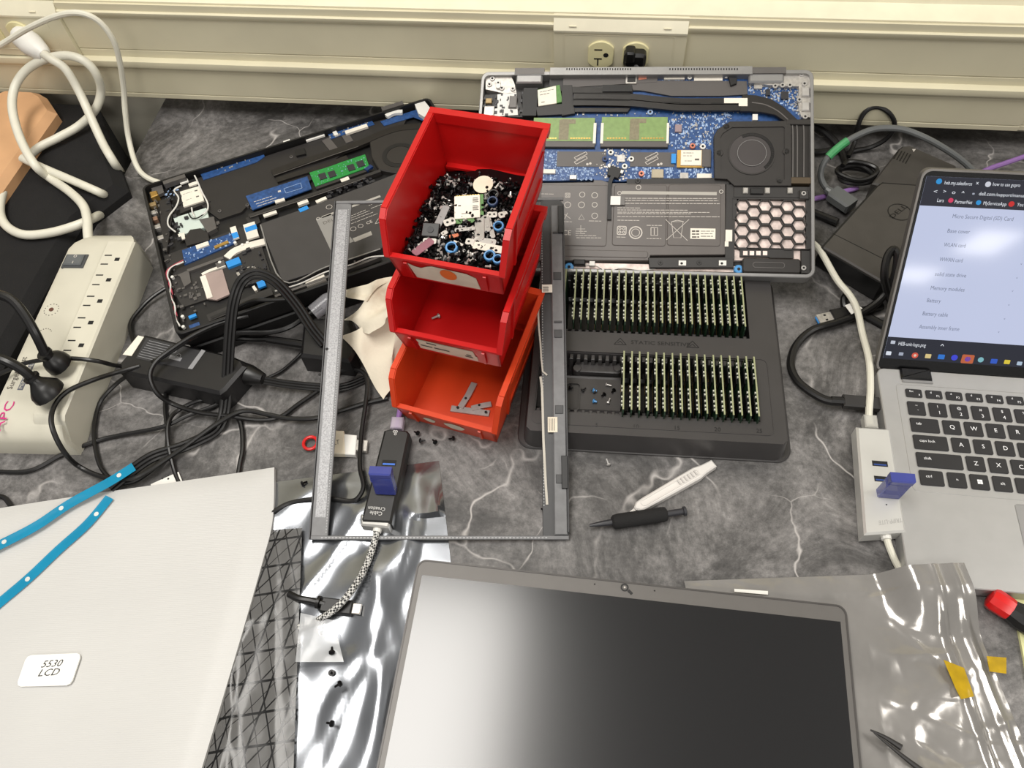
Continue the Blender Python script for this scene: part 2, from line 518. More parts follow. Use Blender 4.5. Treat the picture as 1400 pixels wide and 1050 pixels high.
for x, y in ((-1.3, -.1), (-.75, -.1), (-1.3, .6), (-.8, .55)):
    obj('leg', T(MB().box(x - .02, x + .02, y - .02, y + .02, -.745, -.30)), m_wood, ch)
# ================================================================== stacked hopper bins
m_red = mat('red_polypropylene', (188, 18, 18), 0.34, var=0.05, scale=25)
m_orange = mat('orange_red_polypropylene', (204, 62, 22), 0.40, var=0.08, scale=25)
m_paper = mat('old_paper_label', (216, 205, 185), 0.7, var=0.10, scale=60)
m_orangedot = mat('orange_sticker', (232, 112, 46), 0.6, var=0.04)
m_ink = mat('grey_ink', (95, 90, 84), 0.8, var=0)
BW, BL, BH, FB = 0.105, 0.143, 0.0705, 0.0085
def bin_body():
    """local: x across, y forward from the back wall (0) to the lip (BL), z up"""
    mb = MB(); t = .0026; w = BW / 2
    prof = [(0, 0), (BL - FB, 0), (BL - .001, .030), (BL, .034), (.1315, .0655), (.124, BH), (0, BH)]
    for s in (-1, 1):
        x0, x1 = s * w, s * (w - t)
        n = len(prof)
        mb.add([(x0, y, z) for y, z in prof] + [(x1, y, z) for y, z in prof],
               [tuple(range(n)), tuple(range(2 * n - 1, n - 1, -1))] + [(i, (i + 1) % n, (i + 1) % n + n, i + n) for i in range(n)])
        # rolled rim along the top and down the hopper edge
        rim = [(0, BH), (.124, BH), (.1315, .0655), (BL, .034)]
        for (ya, za), (yb, zb) in zip(rim, rim[1:]):
            d = Vector((0, yb - ya, zb - za)).normalized(); nrm = Vector((0, -d.z, d.y))
            A, B = Vector((0, ya, za)), Vector((0, yb, zb))
            xs = sorted((s * (w + .0032), s * (w - .0018)))
            v = []
            for x in xs:
                for pnt in (A, B):
                    for k in (-.0032, .0010):
                        q = pnt + nrm * k; v.append((x, q.y, q.z))
            mb.add(v, [(0, 1, 3, 2), (4, 6, 7, 5), (0, 2, 6, 4), (1, 5, 7, 3), (0, 4, 5, 1), (2, 3, 7, 6)])
        # raised ribs outside
        for zz in (.018, .050):
            mb.box(s * w, s * (w + .0018), 0.012, .100, zz, zz + .003)
        mb.box(s * w, s * (w + .0022), .100, .104, .004, .070)
    mb.box(-w, w, 0, t, 0, BH)                                    # back wall
    mb.box(-w - .003, w + .003, -.003, .0045, BH - .009, BH + .0012)   # back rim
    mb.box(-w, w, 0, BL - FB, 0, t)                             # floor
    mb.box(-w + .004, w - .004, t, t + .006, .012, .0145)         # step line in the back wall
    # hopper front: slanted panel with a thick lip
    def slab(y0, z0, y1, z1, th, x=w):
        d = Vector((y1 - y0, z1 - z0)).normalized(); nn = Vector((-d.y, d.x)) * th
        v = [(sx, yy, zz) for sx in (-x, x) for yy, zz in ((y0, z0), (y1, z1), (y1 + nn.x, z1 + nn.y), (y0 + nn.x, z0 + nn.y))]
        mb.add(v, [(0, 1, 2, 3), (7, 6, 5, 4), (0, 4, 5, 1), (1, 5, 6, 2), (2, 6, 7, 3), (3, 7, 4, 0)])
    slab(BL - FB, 0, BL, .034, .0026)
    mb.box(-w - .003, w + .003, BL - .0045, BL + .0004, .0325, .0348)
    for s in (-1, 1):                                             # rails that hold the label
        v0 = []
        slabx = s * .037
        d = Vector((FB, .034)).normalized(); nn = Vector((d.y, -d.x)) * .0022
        v = [(slabx + dx, BL - FB + FB * k + q.x, .034 * k + q.y) for dx in (-.0015, .0015) for k, q in ((.15, Vector((0, 0))), (.9, Vector((0, 0))), (.9, nn), (.15, nn))]
        mb.add(v, [(0, 1, 2, 3), (7, 6, 5, 4), (0, 4, 5, 1), (1, 5, 6, 2), (2, 6, 7, 3), (3, 7, 4, 0)])
    # sides lean in towards the floor
    mb.v = [(x * (0.90 + 0.10 * max(0, min(1, z / BH))), y, z) for x, y, z in mb.v]
    return mb
FR0 = (Vector((0, .027, .034))).normalized()
FRN = Vector((0, .034, -FB)).normalized()
def on_front(x, k, e=.0004):
    """point on the slanted front face; k from 0 (floor) to 1 (lip)"""
    return Vector((x * (0.9 + .045 * k), BL - FB + FB * k, .034 * k)) + FRN * e
bins = []
def make_bin(cx, cy, z, deg, m, label):
    a = math.radians(deg)
    X = Vector((-math.cos(a), -math.sin(a), 0)); Y = Vector((math.sin(a), -math.cos(a), 0))
    fr = Frame((cx, cy, z), X, Y)
    t = thing('storage_bin', label, 'bin', fr.M, 'stacked hopper bins')
    obj('body', bin_body(), m, t)
    bins.append((t, fr)); return t, fr
def front_label(t, m, outline, e=.0005, name='label'):
    n = len(outline)
    mb = MB(); mb.add([on_front(-x, k, e) for x, k in outline], [tuple(range(n))])
    mb.add([on_front(-x, k, 0) for x, k in outline], [tuple(range(n - 1, -1, -1))])
    return obj(name, mb, m, t)
b1, f1 = make_bin(-.1103, .4938, 0.0, -11.5, m_orange, 'orange bottom bin of the stack with a metal bracket inside')
b2, f2 = make_bin(-.1116, .5333, 0.0715, -9.5, m_red, 'red middle bin of the stack, empty but for one tiny screw')
b3, f3 = make_bin(-.1110, .5605, 0.1430, -8.5, m_red, 'red top bin of the stack, full of black screws and brackets')
# torn labels (x across as seen from the front, k up the slanted face)
front_label(b3, m_paper, [(-.034, .12), (-.036, .86), (-.030, .74), (-.024, .70), (-.017, .84), (-.012, .90), (.020, .82), (.028, .66), (.030, .08)])
front_label(b3, m_orangedot, [(.0015 + .008 * math.cos(w), .60 + .26 * math.sin(w)) for w in [2 * math.pi * k / 20 for k in range(20)]], .0009, 'sticker')
l2 = front_label(b2, m_paper, [(-.033, .18), (-.0325, .5), (-.031, .52), (-.032, .80), (.026, .76), (.027, .45), (.029, .42), (.0285, .10)])
mb = MB()
for x0, x1, k in ((-.030, -.018, .42), (-.016, .0, .40), (-.022, -.012, .66), (.016, .024, .30), (.018, .023, .42)):
    mb.add([on_front(-x, kk, .0008) for x, kk in ((x0, k), (x1, k - .02), (x1, k + .05), (x0, k + .07))], [(0, 1, 2, 3)])
obj('pencil_marks', mb, m_ink, b2)
for cx, wd_, hh in ((-.020, .0065, .18), (.008, .011, .26)):
    front_label(b1, m_paper, [(cx + wd_ * math.cos(w) * (1 + .15 * math.sin(3 * w)), .52 + hh * math.sin(w)) for w in [2 * math.pi * k / 14 for k in range(14)]], name='torn_label')

# ------------------------------------------------------------------ screws
m_screw = mat('black_screw', (24, 23, 24), 0.3, 0.6, var=0.2, scale=300)
m_steel = mat('bright_steel', (206, 202, 196), 0.28, 0.45, var=0.08)
m_zinc = mat('brushed_zinc', (184, 181, 177), 0.34, 0.4, var=0.10, scale=120)
m_bluecap = mat('blue_grommet', (74, 140, 196), 0.35, var=0.08)
def screw_mb(L=.004, r=.0009, R=.0022):
    mb = MB().cyl(0, 0, 0, L, r * .8, 8, r)
    mb.cyl(0, 0, L, L + .0010, R, 10, R * .9)
    mb.cyl(0, 0, L + .0010, L + .0014, R * .9, 10, R * .45)
    return mb
screw_me = screw_mb().mesh('screw'); screw_me.materials.append(m_screw)
screw_st = screw_mb(.005, .0009, .0019).mesh('screw'); screw_st.materials.append(m_zinc)
screw_bl = screw_mb(.003, .0012, .0024).mesh('screw'); screw_bl.materials.append(m_bluecap)
def place_screw(p, label, group=None, tilt=None, az=None, me=None, sc=1.0):
    o = bpy.data.objects.new('screw', me or screw_me); COL.objects.link(o)
    tl = math.radians(100) if tilt is None else tilt
    o.rotation_euler = (tl, 0, random.uniform(0, 6.28) if az is None else az)
    p = Vector(p); o.location = (p.x, p.y, p.z + .0023 * sc)
    o.scale = (sc,) * 3
    return tag(o, label, 'screw', group)

# the heap of loose screws in the top bin
def heap_z(x, y):
    return .0215 - .011 * max(0, x / .05) * max(0, 1 - y / .075) - .004 * max(0, 1 - y / .03) + .0015 * math.sin(x * 90 + 1) * math.cos(y * 70)
mb = MB()
xw = BW / 2 * .915 - .0035
def hp(a, b):
    y = .006 + (.132 - .006) * b; x = (-1 + 2 * a) * xw
    z = heap_z(x, y) - .002
    return (x, y, max(.003, z))
mb.grid(hp, 24, 36)
base = mb
for k in range(1300):
    x = random.uniform(-xw * .98, xw * .98); y = random.uniform(.022, .128)
    z = heap_z(x, y) + random.uniform(-.001, .0022)
    s = MB(); L = random.choice((.0025, .0035, .0045)); R = random.uniform(.0013, .0021)
    s.cyl(0, 0, 0, L, .0006, 5); s.cyl(0, 0, L, L + .0012, R, 6, R * .8)
    M = Matrix.Translation((x, y, z)) @ Matrix.Rotation(random.uniform(0, 6.28), 4, 'Z') @ Matrix.Rotation(random.uniform(.3, 2.8), 4, 'X')
    base.add(s.xf(M).v, s.f)
base.xf(f3.M)
hz = solo('loose_screws', base, m_screw, 'heap of loose black screws filling the red top bin', 'screws', kind='stuff')
mb = MB()
for k in range(170):
    x = random.uniform(-xw * .9, xw * .9); y = random.uniform(.026, .128)
    z = heap_z(x, y) + random.uniform(.0008, .0024); s = MB()
    if random.random() < .6: s.cyl(0, 0, 0, random.uniform(.003, .006), .0009, 6); s.cyl(0, 0, 0, .001, .0018, 8)
    else: s.box(-.001, .001, -.0028, .0028, 0, .0006)
    M = Matrix.Translation((x, y, z)) @ Matrix.Rotation(random.uniform(0, 6.28), 4, 'Z') @ Matrix.Rotation(random.uniform(.4, 1.7), 4, 'X')
    mb.add(s.xf(M).v, s.f)
mb.xf(f3.M)
solo('bright_screws', mb, m_steel, 'scatter of small bright metal screws lying among the black heap', 'screws', kind='stuff')

# larger pieces lying on the heap, placed on the heap's own surface
def heap_pt(u, v):
    z = .165
    for _ in range(6):
        p = P(u, v, z); q = p - f3.O
        z = f3.O.z + heap_z(q.dot(f3.X), q.dot(f3.Y)) + .0025
    return P(u, v, z)
m_cardwhite = mat('card_label_white', (226, 220, 206), 0.5, var=0.04, scale=200)
m_gold = mat('gold_contact', (205, 165, 92), 0.3, 0.8, var=0.1)
m_pcbgreen = mat('green_circuit_board', (82, 128, 60), 0.45, var=0.15, scale=300)
m_blackink = mat('black_ink', (26, 25, 25), 0.6, var=0)
p = heap_pt(641, 288)
t = thing('wireless_card', 'small white-labelled wireless card lying on the screws in the top bin', 'circuit card', Frame(p + Vector((0, 0, .002)), (math.cos(.12), math.sin(.12), .05), (0, 1, .25)).M)
obj('board', MB().box(-.0125, .0135, -.0145, .0135, 0, .0010), m_pcbgreen, t)
obj('shield', MB().box(-.0125, .0105, -.0105, .0125, .0010, .0024, .0003), m_cardwhite, t)
mb = MB()
for x0, y0 in ((.004, .005), (.004, -.003)):
    for k in range(4):
        mb.box(x0, x0 + .0052 - .0006 * (k % 2), y0 + k * .0013, y0 + k * .0013 + .0006, .0024, .0025)
mb.box(-.009, -.0065, .002, .003, .0024, .0025); mb.box(-.006, .001, -.006, -.0055, .0024, .0025)
obj('printing', mb, m_blackink, t)
mb = MB()
for k in range(9): mb.box(-.011 + k * .0024, -.0095 + k * .0024, .0125, .0137, .0010, .0013)
obj('contact', mb, m_gold, t)
p = heap_pt(661, 257)
solo('round_pad', MB().cyl(0, 0, 0, .0006, .0092, 28).xf(Frame(p + Vector((0, 0, .004)), (1, .1, 0.1), (0, 1, .22)).M), mat('cream_felt', (226, 214, 192), 0.8), 'round cream adhesive pad lying on the screws in the top bin', 'pad')
def bracket(u, v, L, W, deg, m, label, holes=1, dz=.002, tiltx=0.0):
    p = heap_pt(u, v) + Vector((0, 0, dz)); a = math.radians(deg)
    fr = Frame(p, (math.cos(a), math.sin(a), tiltx), (-math.sin(a), math.cos(a), .12))
    t = thing('bracket', label, 'bracket', fr.M, 'metal pieces on the screw heap')
    obj('plate', MB().prism(rrect(-L / 2, L / 2, -W / 2, W / 2, W * .28, 3), 0, .0008, .0002), m, t)
    for k in range(holes):
        x = -L / 2 + W * .45 + k * W * .62
        obj('hole', MB().cyl(x, 0, .0007, .00095, W * .16, 10), m_slot, t)
    return t
bracket(656, 316, .026, .0085, -82, m_zinc, 'long flat steel tab with one hole below the wireless card')
bracket(665, 308, .020, .0070, -76, m_zinc, 'short steel tab leaning beside the long tab in the top bin')
bracket(671, 312, .028, .0040, -72, m_zinc, 'narrow steel strip lying near the right wall of the top bin')
bracket(673, 296, .0095, .0062, 8, m_steel, 'small two-hole steel plate near the right wall of the top bin', 2)
bracket(615, 306, .0105, .0075, 28, m_steel, 'small two-hole steel plate left of the wireless card', 2)
bracket(588, 332, .0120, .0055, 0, m_steel, 'small two-hole steel plate at the left wall of the top bin', 2)
bracket(643, 333, .0080, .0065, -5, m_steel, 'square one-hole steel plate in the middle of the heap')
bracket(608, 321, .0060, .0042, 45, m_steel, 'tiny tilted steel plate near the front left of the heap')
bracket(688, 296, .0085, .0065, 20, m_steel, 'small steel plate tucked at the right wall of the bin')
bracket(668, 341, .034, .0075, -9, m_cardwhite, 'white plastic strip at the right front of the heap', 0)
bracket(663, 333, .020, .0075, -6, m_zinc, 'grey metal tab just behind the white plastic strip', 0)
bracket(602, 305, .036, .0065, 80, mat('grey_clear_plastic', (150, 148, 148), 0.25), 'long grey plastic strip at the left side of the heap', 0, .003)
bracket(579, 340, .022, .0075, 52, mat('mauve_plastic', (140, 92, 104), 0.3), 'mauve plastic strip against the left wall of the bin', 0)
bracket(636, 316, .018, .0035, 12, m_zinc, 'curved grey strip under the wireless card', 0)
bracket(627, 335, .010, .0024, -25, m_steel, 'small bright bar beside the blue ring', 0)
bracket(621, 325, .0085, .0035, 20, mat('copper_tab', (196, 120, 92), 0.35, 0.7), 'little copper-coloured tab on the heap', 0)
p = heap_pt(590, 319)
t = thing('camera_module', 'tiny black square module at the left of the heap', 'module', Frame(p + Vector((0, 0, .002)), (1, 0, 0), (0, 1, .3)).M)
obj('housing', MB().box(-.0075, .0075, -.0065, .0065, 0, .004, .0006), m_blackplastic, t)
obj('lens', MB().cyl(0, 0, .004, .0046, .003, 14), m_screw, t)
def blue_ring(u, v, R, label, m=m_bluecap):
    p = heap_pt(u, v)
    pts = circle(0, 0, R, 18)
    solo('rubber_ring', MB().ring(pts, circle(0, 0, R * .68, 18), 0, .0035, .0006).xf(Frame(p, (1, 0, .05), (0, 1, .25)).M), m, label, 'ring', 'rubber rings on the screw heap')
blue_ring(618, 340, .0056, 'blue rubber ring at the front middle of the heap')
blue_ring(670, 351, .0052, 'blue rubber ring at the front right of the heap')
blue_ring(682, 311, .0050, 'blue rubber ring half hidden by the right wall of the bin')
blue_ring(681, 356, .0045, 'blue rubber ring jammed in the front right corner')
blue_ring(674, 277, .0050, 'dark blue rubber ring near the cream pad', mat('dark_blue_grommet', (40, 62, 96), 0.35))
blue_ring(675, 268, .0055, 'black rubber ring just behind the dark blue ring', m_blackrub)

# things in the two lower bins
def bin_pt(fr, u, v, h):
    return P(u, v, fr.O.z + h)
p = bin_pt(f1, 645, 560, .003)
t = thing('hinge_bracket', 'pale steel L-shaped bracket lying in the orange bin', 'bracket', Frame(p, (1, -.06, 0), (0, 1, 0)).M @ Matrix.Scale(1.15, 4))
mb = MB().box(-.018, .016, -.005, .001, 0, .0014, .0003)
obj('base_plate', mb, m_zinc, t)
arm = band([(-.010, -.001), (-.006, .012), (-.003, .026)], .0055)
obj('arm', MB().prism(arm, .0008, .0024, .0003), m_zinc, t)
arm2 = band([(.000, .000), (.008, .004), (.016, .007)], .005)
obj('arm', MB().prism(arm2, .0008, .0026, .0003), m_zinc, t)
for x, y in ((-.007, .009), (.006, .004), (-.012, -.001), (.013, -.002)):
    obj('hole', MB().cyl(x, y, .0024, .0028, .0012, 10), m_slot, t)
o = place_screw(bin_pt(f2, 591, 438, .003), 'single pale screw lying in the red middle bin', None, math.radians(95), 2.2, screw_st, 1.3)

# ------------------------------------------------------------------ paper towel beside the bins
m_towel = mat('paper_towel', (226, 217, 197), 0.9, var=0.04, scale=15, bump=0.3, bscale=350)
def towel(corner, nu, nv, fold, label):
    A, B, Cc, D = [P(*q) for q in corner]
    def fn(a, b):
        p = A * (1 - a) * (1 - b) + B * a * (1 - b) + Cc * a * b + D * (1 - a) * b
        n = math.sin(a * 7 + b * 4) * .5 + math.sin(a * 3.1 - b * 6 + 1) * .5
        return (p.x + .003 * math.sin(9 * b + 5 * a), p.y, p.z + fold * n * (.3 + min(1, 3 * min(a, 1 - a, b + .2, 1.2 - b))))
    return MB().grid(fn, nu, nv, .0006)
TW0 = P(500, 530, 0)
tw = thing('paper_towel', 'crumpled cream paper towel with a brown stain beside the red bins', 'paper towel', TW0)
def T(mb): return mb.xf(Matrix.Translation(-TW0))
obj('upper_fold', T(towel([(470, 438, .030), (512, 390, .065), (545, 372, .085), (552, 400, .055)][0:1] + [(508, 457, .045), (548, 420, .075), (548, 368, .088)], 18, 14, .006, '')), m_towel, tw)
obj('side_fold', T(towel([(459, 402, .034), (478, 396, .040), (545, 374, .082), (500, 412, .056)], 16, 8, .003, '')), m_towel, tw)
obj('lower_fold', T(towel([(466, 460, .030), (528, 546, .006), (552, 480, .020), (552, 420, .062)], 18, 14, .006, '')), m_towel, tw)
# brown stain: a blotch of its own on the upper fold
_nt = m_towel.node_tree; _b = _nt.nodes['Principled BSDF']
_src = _b.inputs['Base Color'].links[0].from_socket
_tc = _nt.nodes.new('ShaderNodeTexCoord'); _ds = _nt.nodes.new('ShaderNodeVectorMath'); _ds.operation = 'DISTANCE'; _ds.name = 'towel_stain'
_ds.inputs[1].default_value = tuple(P(518, 398, .066) - TW0); _nt.links.new(_tc.outputs['Object'], _ds.inputs[0])
_nz = _nt.nodes.new('ShaderNodeTexNoise'); _nz.inputs['Scale'].default_value = 130; _nt.links.new(_tc.outputs['Object'], _nz.inputs['Vector'])
_ma = _nt.nodes.new('ShaderNodeMath'); _ma.operation = 'MULTIPLY_ADD'; _ma.inputs[1].default_value = .022; _nt.links.new(_nz.outputs['Fac'], _ma.inputs[0]); _nt.links.new(_ds.outputs['Value'], _ma.inputs[2])
_rp = _nt.nodes.new('ShaderNodeValToRGB'); _rp.color_ramp.elements[0].position = .012; _rp.color_ramp.elements[0].color = (.55, .55, .55, 1); _rp.color_ramp.elements[1].position = .034; _rp.color_ramp.elements[1].color = (0, 0, 0, 1)
_nt.links.new(_ma.outputs[0], _rp.inputs['Fac'])
_mx = _nt.nodes.new('ShaderNodeMix'); _mx.data_type = 'RGBA'; _nt.links.new(_rp.outputs['Color'], _mx.inputs['Factor']); _nt.links.new(_src, _mx.inputs['A']); _mx.inputs['B'].default_value = (*lin((150, 112, 82)), 1)
_nt.links.new(_mx.outputs['Result'], _b.inputs['Base Color'])
# ================================================================== memory tray with modules, bezel
m_tray = mat('black_tray_plastic', (60, 58, 58), 0.34, var=0.06, scale=30)
a, b = P(725, 605, .002), P(1080, 625, .002)
tf = Frame((P(1083, 633, .002).x, P(1083, 633, .002).y, 0), b - a, (0, 1, 0))     # origin: front right corner of the base rim
TWD, TDP, TH = .258, .222, .030
tray = thing('memory_tray', 'black static-sensitive plastic tray holding two rows of memory modules', 'tray', tf.M)
Wd, Dp = -TWD, TDP
# base rim, tapered wall, top deck with two wells
obj('base_rim', MB().prism(rrect(-TWD, .0, 0, Dp, .014), 0, .003, .001), m_tray, tray)
def lofted(o0, z0, o1, z1):
    n = len(o0); return MB().add([(x, y, z0) for x, y in o0] + [(x, y, z1) for x, y in o1], [(i, (i + 1) % n, (i + 1) % n + n, i + n) for i in range(n)])
ow = rrect(-TWD + .006, -.006, .006, Dp - .006, .012)
tw_ = rrect(-TWD + .010, -.010, tf.px(900, 598, TH)[1], Dp - .010, .006)
ow = rrect(-TWD + .006, -.006, min(.006, tf.px(900, 598, TH)[1] - .003), Dp - .006, .012)
mb = lofted(ow, .003, tw_, TH)
obj('side_wall', mb, m_tray, tray)
# wells from photo pixels on the deck plane
PITCH_M = .0071
r1a = tf.px(777, 374, .055); r1b = tf.px(1014, 378, .055)
WX1 = tf.px(1027, 470, TH)[0] + .002
WX0 = -TWD + .016
yb1, yf1 = tf.px(1000, 377, .0405)[1] + .004, tf.px(1000, 462, TH)[1]
yb2, yf2 = tf.px(1000, 492, TH)[1] + .002, tf.px(1000, 575, TH)[1]
# deck strips round the wells (one mesh, a plate with two openings)
x0, x1, y0, y1 = -TWD + .010, -.010, tf.px(900, 598, TH)[1], Dp - .010
def plate(xa, xb, ya, yb): return (xa, xb, ya, yb)
mb = MB()
def frame_deck(mb):
    z0, z1 = TH - .0015, TH
    xs = sorted({x0, WX0, WX1 - .004, WX1, x1}); 
    mb.prism([(x0 + .004, y0), (x1 - .004, y0), (x1, y0 + .004), (x1, yf2), (x0, yf2), (x0, y0 + .004)], z0, z1)
    mb.box(x0, WX0, yf2, yb2, z0, z1); mb.box(WX1, x1, yf2, yb2, z0, z1)
    mb.box(x0, x1, yb2, yf1, z0, z1)
    mb.box(x0, WX0 - 0, yf1, min(yb1, y1), z0, z1); mb.box(WX1 - .003, x1, yf1, min(yb1, y1), z0, z1)
    mb.box(x0, x1, yb1, y1, z0, z1) if yb1 < y1 else None
frame_deck(mb)
obj('deck', mb, m_tray, tray)
# raised border line round the front well
obj('border_bead', MB().ring(rrect(x0 + .004, WX1 + .012, yf2 - .014, yb2 + .0005, .006), rrect(x0 + .0048, WX1 + .0112, yf2 - .0132, yb2 - .0003, .006), TH, TH + .0005), m_tray, tray)
for ya, yb in ((yf2, yb2), (yf1, yb1)):
    mb = MB().box(WX0, WX1, ya, yb, .004, .006)
    mb.box(WX0, WX1, ya + .010, ya + .016, .006, .014, .003); mb.box(WX0, WX1, yb - .022, yb - .016, .006, .014, .003)
    mb.box(WX0, WX0 + .001, ya, yb, .004, TH - .0015); mb.box(WX1 - .001, WX1, ya, yb, .004, TH - .0015)
    mb.box(WX0, WX1, ya, ya + .001, .004, TH - .0015); mb.box(WX0, WX1, yb - .001, yb, .004, TH - .0015)
    obj('well', mb, m_tray, tray)
    mb = MB(); n = int((WX1 - WX0) / PITCH_M)
    for k in range(n):
        x = WX1 - .0068 - k * PITCH_M
        mb.box(x - .0018, x + .0018, ya + .001, ya + .005, .006, TH - .003, .0006)
        mb.box(x - .0018, x + .0018, yb - .007, yb - .001, .006, TH - .003, .0006)
    obj('slot_teeth', mb, m_tray, tray, kind='stuff')
# pocket and boss shapes in the empty end of the front well
px0, py0 = tf.px(772, 560, .014); px1, py1 = tf.px(794, 524, .014)
obj('pocket_rim', MB().ring(rrect(px0, px1, py0, py1, .003), rrect(px0 + .0008, px1 - .0008, py0 + .0008, py1 - .0008, .003), .006, .0145), m_tray, tray)
p0 = tf.px(785, 508, .016); p1 = tf.px(850, 497, .016)
obj('boss_bar', MB().prism(rrect(p0[0], p1[0], p0[1], p1[1], .004), .006, .017, .001), m_tray, tray)
for u in (789, 844):
    c = tf.px(u, 503, .018)
    obj('boss', MB().cyl(c[0], c[1], .006, .0185, .0048, 18, .0042, .0006), m_tray, tray)
pp0 = tf.px(766, 566, .012); pp1 = tf.px(853, 519, .012)
obj('pocket_floor', MB().box(pp0[0], pp1[0], pp0[1], pp1[1], .004, .0125, .001), m_tray, tray)
# embossed lettering on the deck
m_emb = mat('embossed_black', (16, 15, 15), 0.5, var=0)
def emb(mb, name='lettering'): return obj(name, mb, m_emb, tray)
c = tf.px(903, 469.5, TH); emb(text(MB(), 'STATIC SENSITIVE', (*c, TH + .0003), (1, 0), (0, 1), width=.058, height=.0042, centre=True))
def tri_mark(u, v):
    x, y = tf.px(u, v, TH); s = .006; mb = MB()
    P3 = [(x - s, y - s * .6), (x, y + s * .7), (x + s, y - s * .6)]
    for i in range(3):
        strip_mesh(mb, [P3[i], P3[(i + 1) % 3]], .0005, TH, TH + .0004)
    strip_mesh(mb, [(x - s * .4, y - s * .3), (x, y + s * .1), (x + s * .4, y - s * .4)], .0005, TH, TH + .0004)
    emb(mb, 'warning_symbol')
tri_mark(848, 467); tri_mark(947, 471)
for u, v, n in ((816, 581, '5'), (870, 583, '10'), (926, 585, '15'), (981, 587, '20'), (1038, 589, '25')):
    c = tf.px(u, v, TH); emb(text(MB(), n, (*c, TH + .0003), (1, 0), (0, 1), height=.0042, centre=True), 'slot_number')
obj('side_slot', MB().box(-.040, -.024, .0068, .0074, .013, .016), m_emb, tray)

# memory modules standing on edge
m_modboard = mat('module_board_edge', (150, 154, 118), 0.45, var=0.10, scale=400)
m_chip = mat('memory_chip_black', (17, 17, 18), 0.35, var=0.1)
m_pad = mat('solder_white', (206, 208, 196), 0.35, 0.3, var=0.05)
m_modgreen = mat('dark_green_board', (22, 46, 28), 0.4, var=0.15, scale=300)
MH, ML = .030, .0676
me_board = MB().prism([(0, 0), (ML, 0), (ML, MH - .003), (ML - .002, MH), (0, MH)], -.0006, .0006).mesh('board')
me_board.materials.append(m_modgreen)
me_edge = MB().box(-.0001, ML - .0019, MH - .0002, MH + .00035, -.0007, .0007).box(-.0004, .0001, 0, MH, -.0007, .0007).mesh('board_edge'); me_edge.materials.append(m_modboard)
me_chip = MB().box(-.0045, .0045, -.0055, .0055, .0006, .0016, .0001).mesh('chip'); me_chip.materials.append(m_chip)
mb = MB()
for x in (.008, .012, .0195, .0235, .040, .0445, .0515, .0565, .0605):
    mb.box(x - .0009, x + .0009, MH - .0022, MH - .0004, .0006, .0020)
me_pads = mb.mesh('solder_pads'); me_pads.materials.append(m_pad)
mb = MB()
for k in range(26):
    mb.box(.002 + k * .0024, .0035 + k * .0024, .0004, .0026, .0006, .0008)
me_gold = mb.mesh('contact_strip'); me_gold.materials.append(m_gold)
def module(x, y_back, row, n, tot, lean=0.0):
    """local of the mesh: x along the module (towards the viewer), y up, z to the left"""
    X = -tf.Y; Y = Vector((math.sin(lean) * tf.X.x, math.sin(lean) * tf.X.y, math.cos(lean))); Z = X.cross(Y)
    m = Matrix.Identity(4); O = tf.w(x, y_back, .0105)
    for i in range(3):
        m[i][0], m[i][1], m[i][2], m[i][3] = X[i], Y[i], Z[i], O[i]
    ordn = {1: 'leftmost', 2: 'second', 3: 'third', 4: 'fourth', 5: 'fifth', 6: 'sixth', 7: 'seventh', 8: 'eighth', 9: 'ninth', 10: 'tenth', 11: 'eleventh', 12: 'twelfth', 13: 'thirteenth'}
    half = (tot + 1) // 2
    where = (ordn[n] + (' from the left' if n > 1 else '')) if n <= half else ('rightmost' if n == tot else ordn[tot + 1 - n] + ' from the right')
    t = thing('memory_module', 'memory module, %s in the %s row of the tray' % (where, row), 'memory module', m, 'memory modules in the tray, %s row' % row)
    obj('board', me_board, None, t); obj('board_edge', me_edge, None, t)
    for cx in (.0125, .0215, .0425, .0520):
        c = obj('chip', me_chip, None, t); c.location = (cx, .0165, 0)
    obj('solder_pads', me_pads, None, t); obj('contact_strip', me_gold, None, t)
    return t
xr = tf.px(1013, 376, .0405)[0]; xl = tf.px(779, 368, .0405)[0]
ybk = tf.px(900, 372, .0405)[1]
for k in range(25):
    module(xl + (xr - xl) * k / 24, ybk, 'back', k + 1, 25, -.12 if k == 0 else random.uniform(-.012, .012))
xr = tf.px(1031, 487, .0405)[0]; xl = tf.px(853, 482, .0405)[0]
ybk = tf.px(940, 484, .0405)[1]
for k in range(17):
    module(xl + (xr - xl) * k / 16, ybk, 'front', k + 1, 17, random.uniform(-.012, .012))
# loose screws in the empty end of the tray
zs = .0128
for u, v, me, lab in ((781, 527, screw_me, 'black screw standing in the square pocket of the tray'), (784, 532, screw_me, 'black screw lying low in the square pocket of the tray'),
                      (801, 532, screw_me, 'black screw, left one of the pair in the tray compartment'), (808, 534, screw_me, 'black screw, right one of the pair in the tray compartment'),
                      (816, 536, screw_bl, 'blue-coated screw nearest the black pair in the tray'), (822, 543, screw_me, 'black screw between the two blue ones in the tray'),
                      (816, 551, screw_bl, 'blue-coated screw lowest in the tray compartment'), (836, 529, screw_st, 'bright steel screw, upper one in the tray compartment'),
                      (836, 538, screw_me, 'black screw between the two bright ones in the tray'), (834, 546, screw_st, 'bright steel screw, lower one in the tray compartment')):
    place_screw(P(u, v, zs), lab, 'loose screws in the tray', me=me, sc=.95)

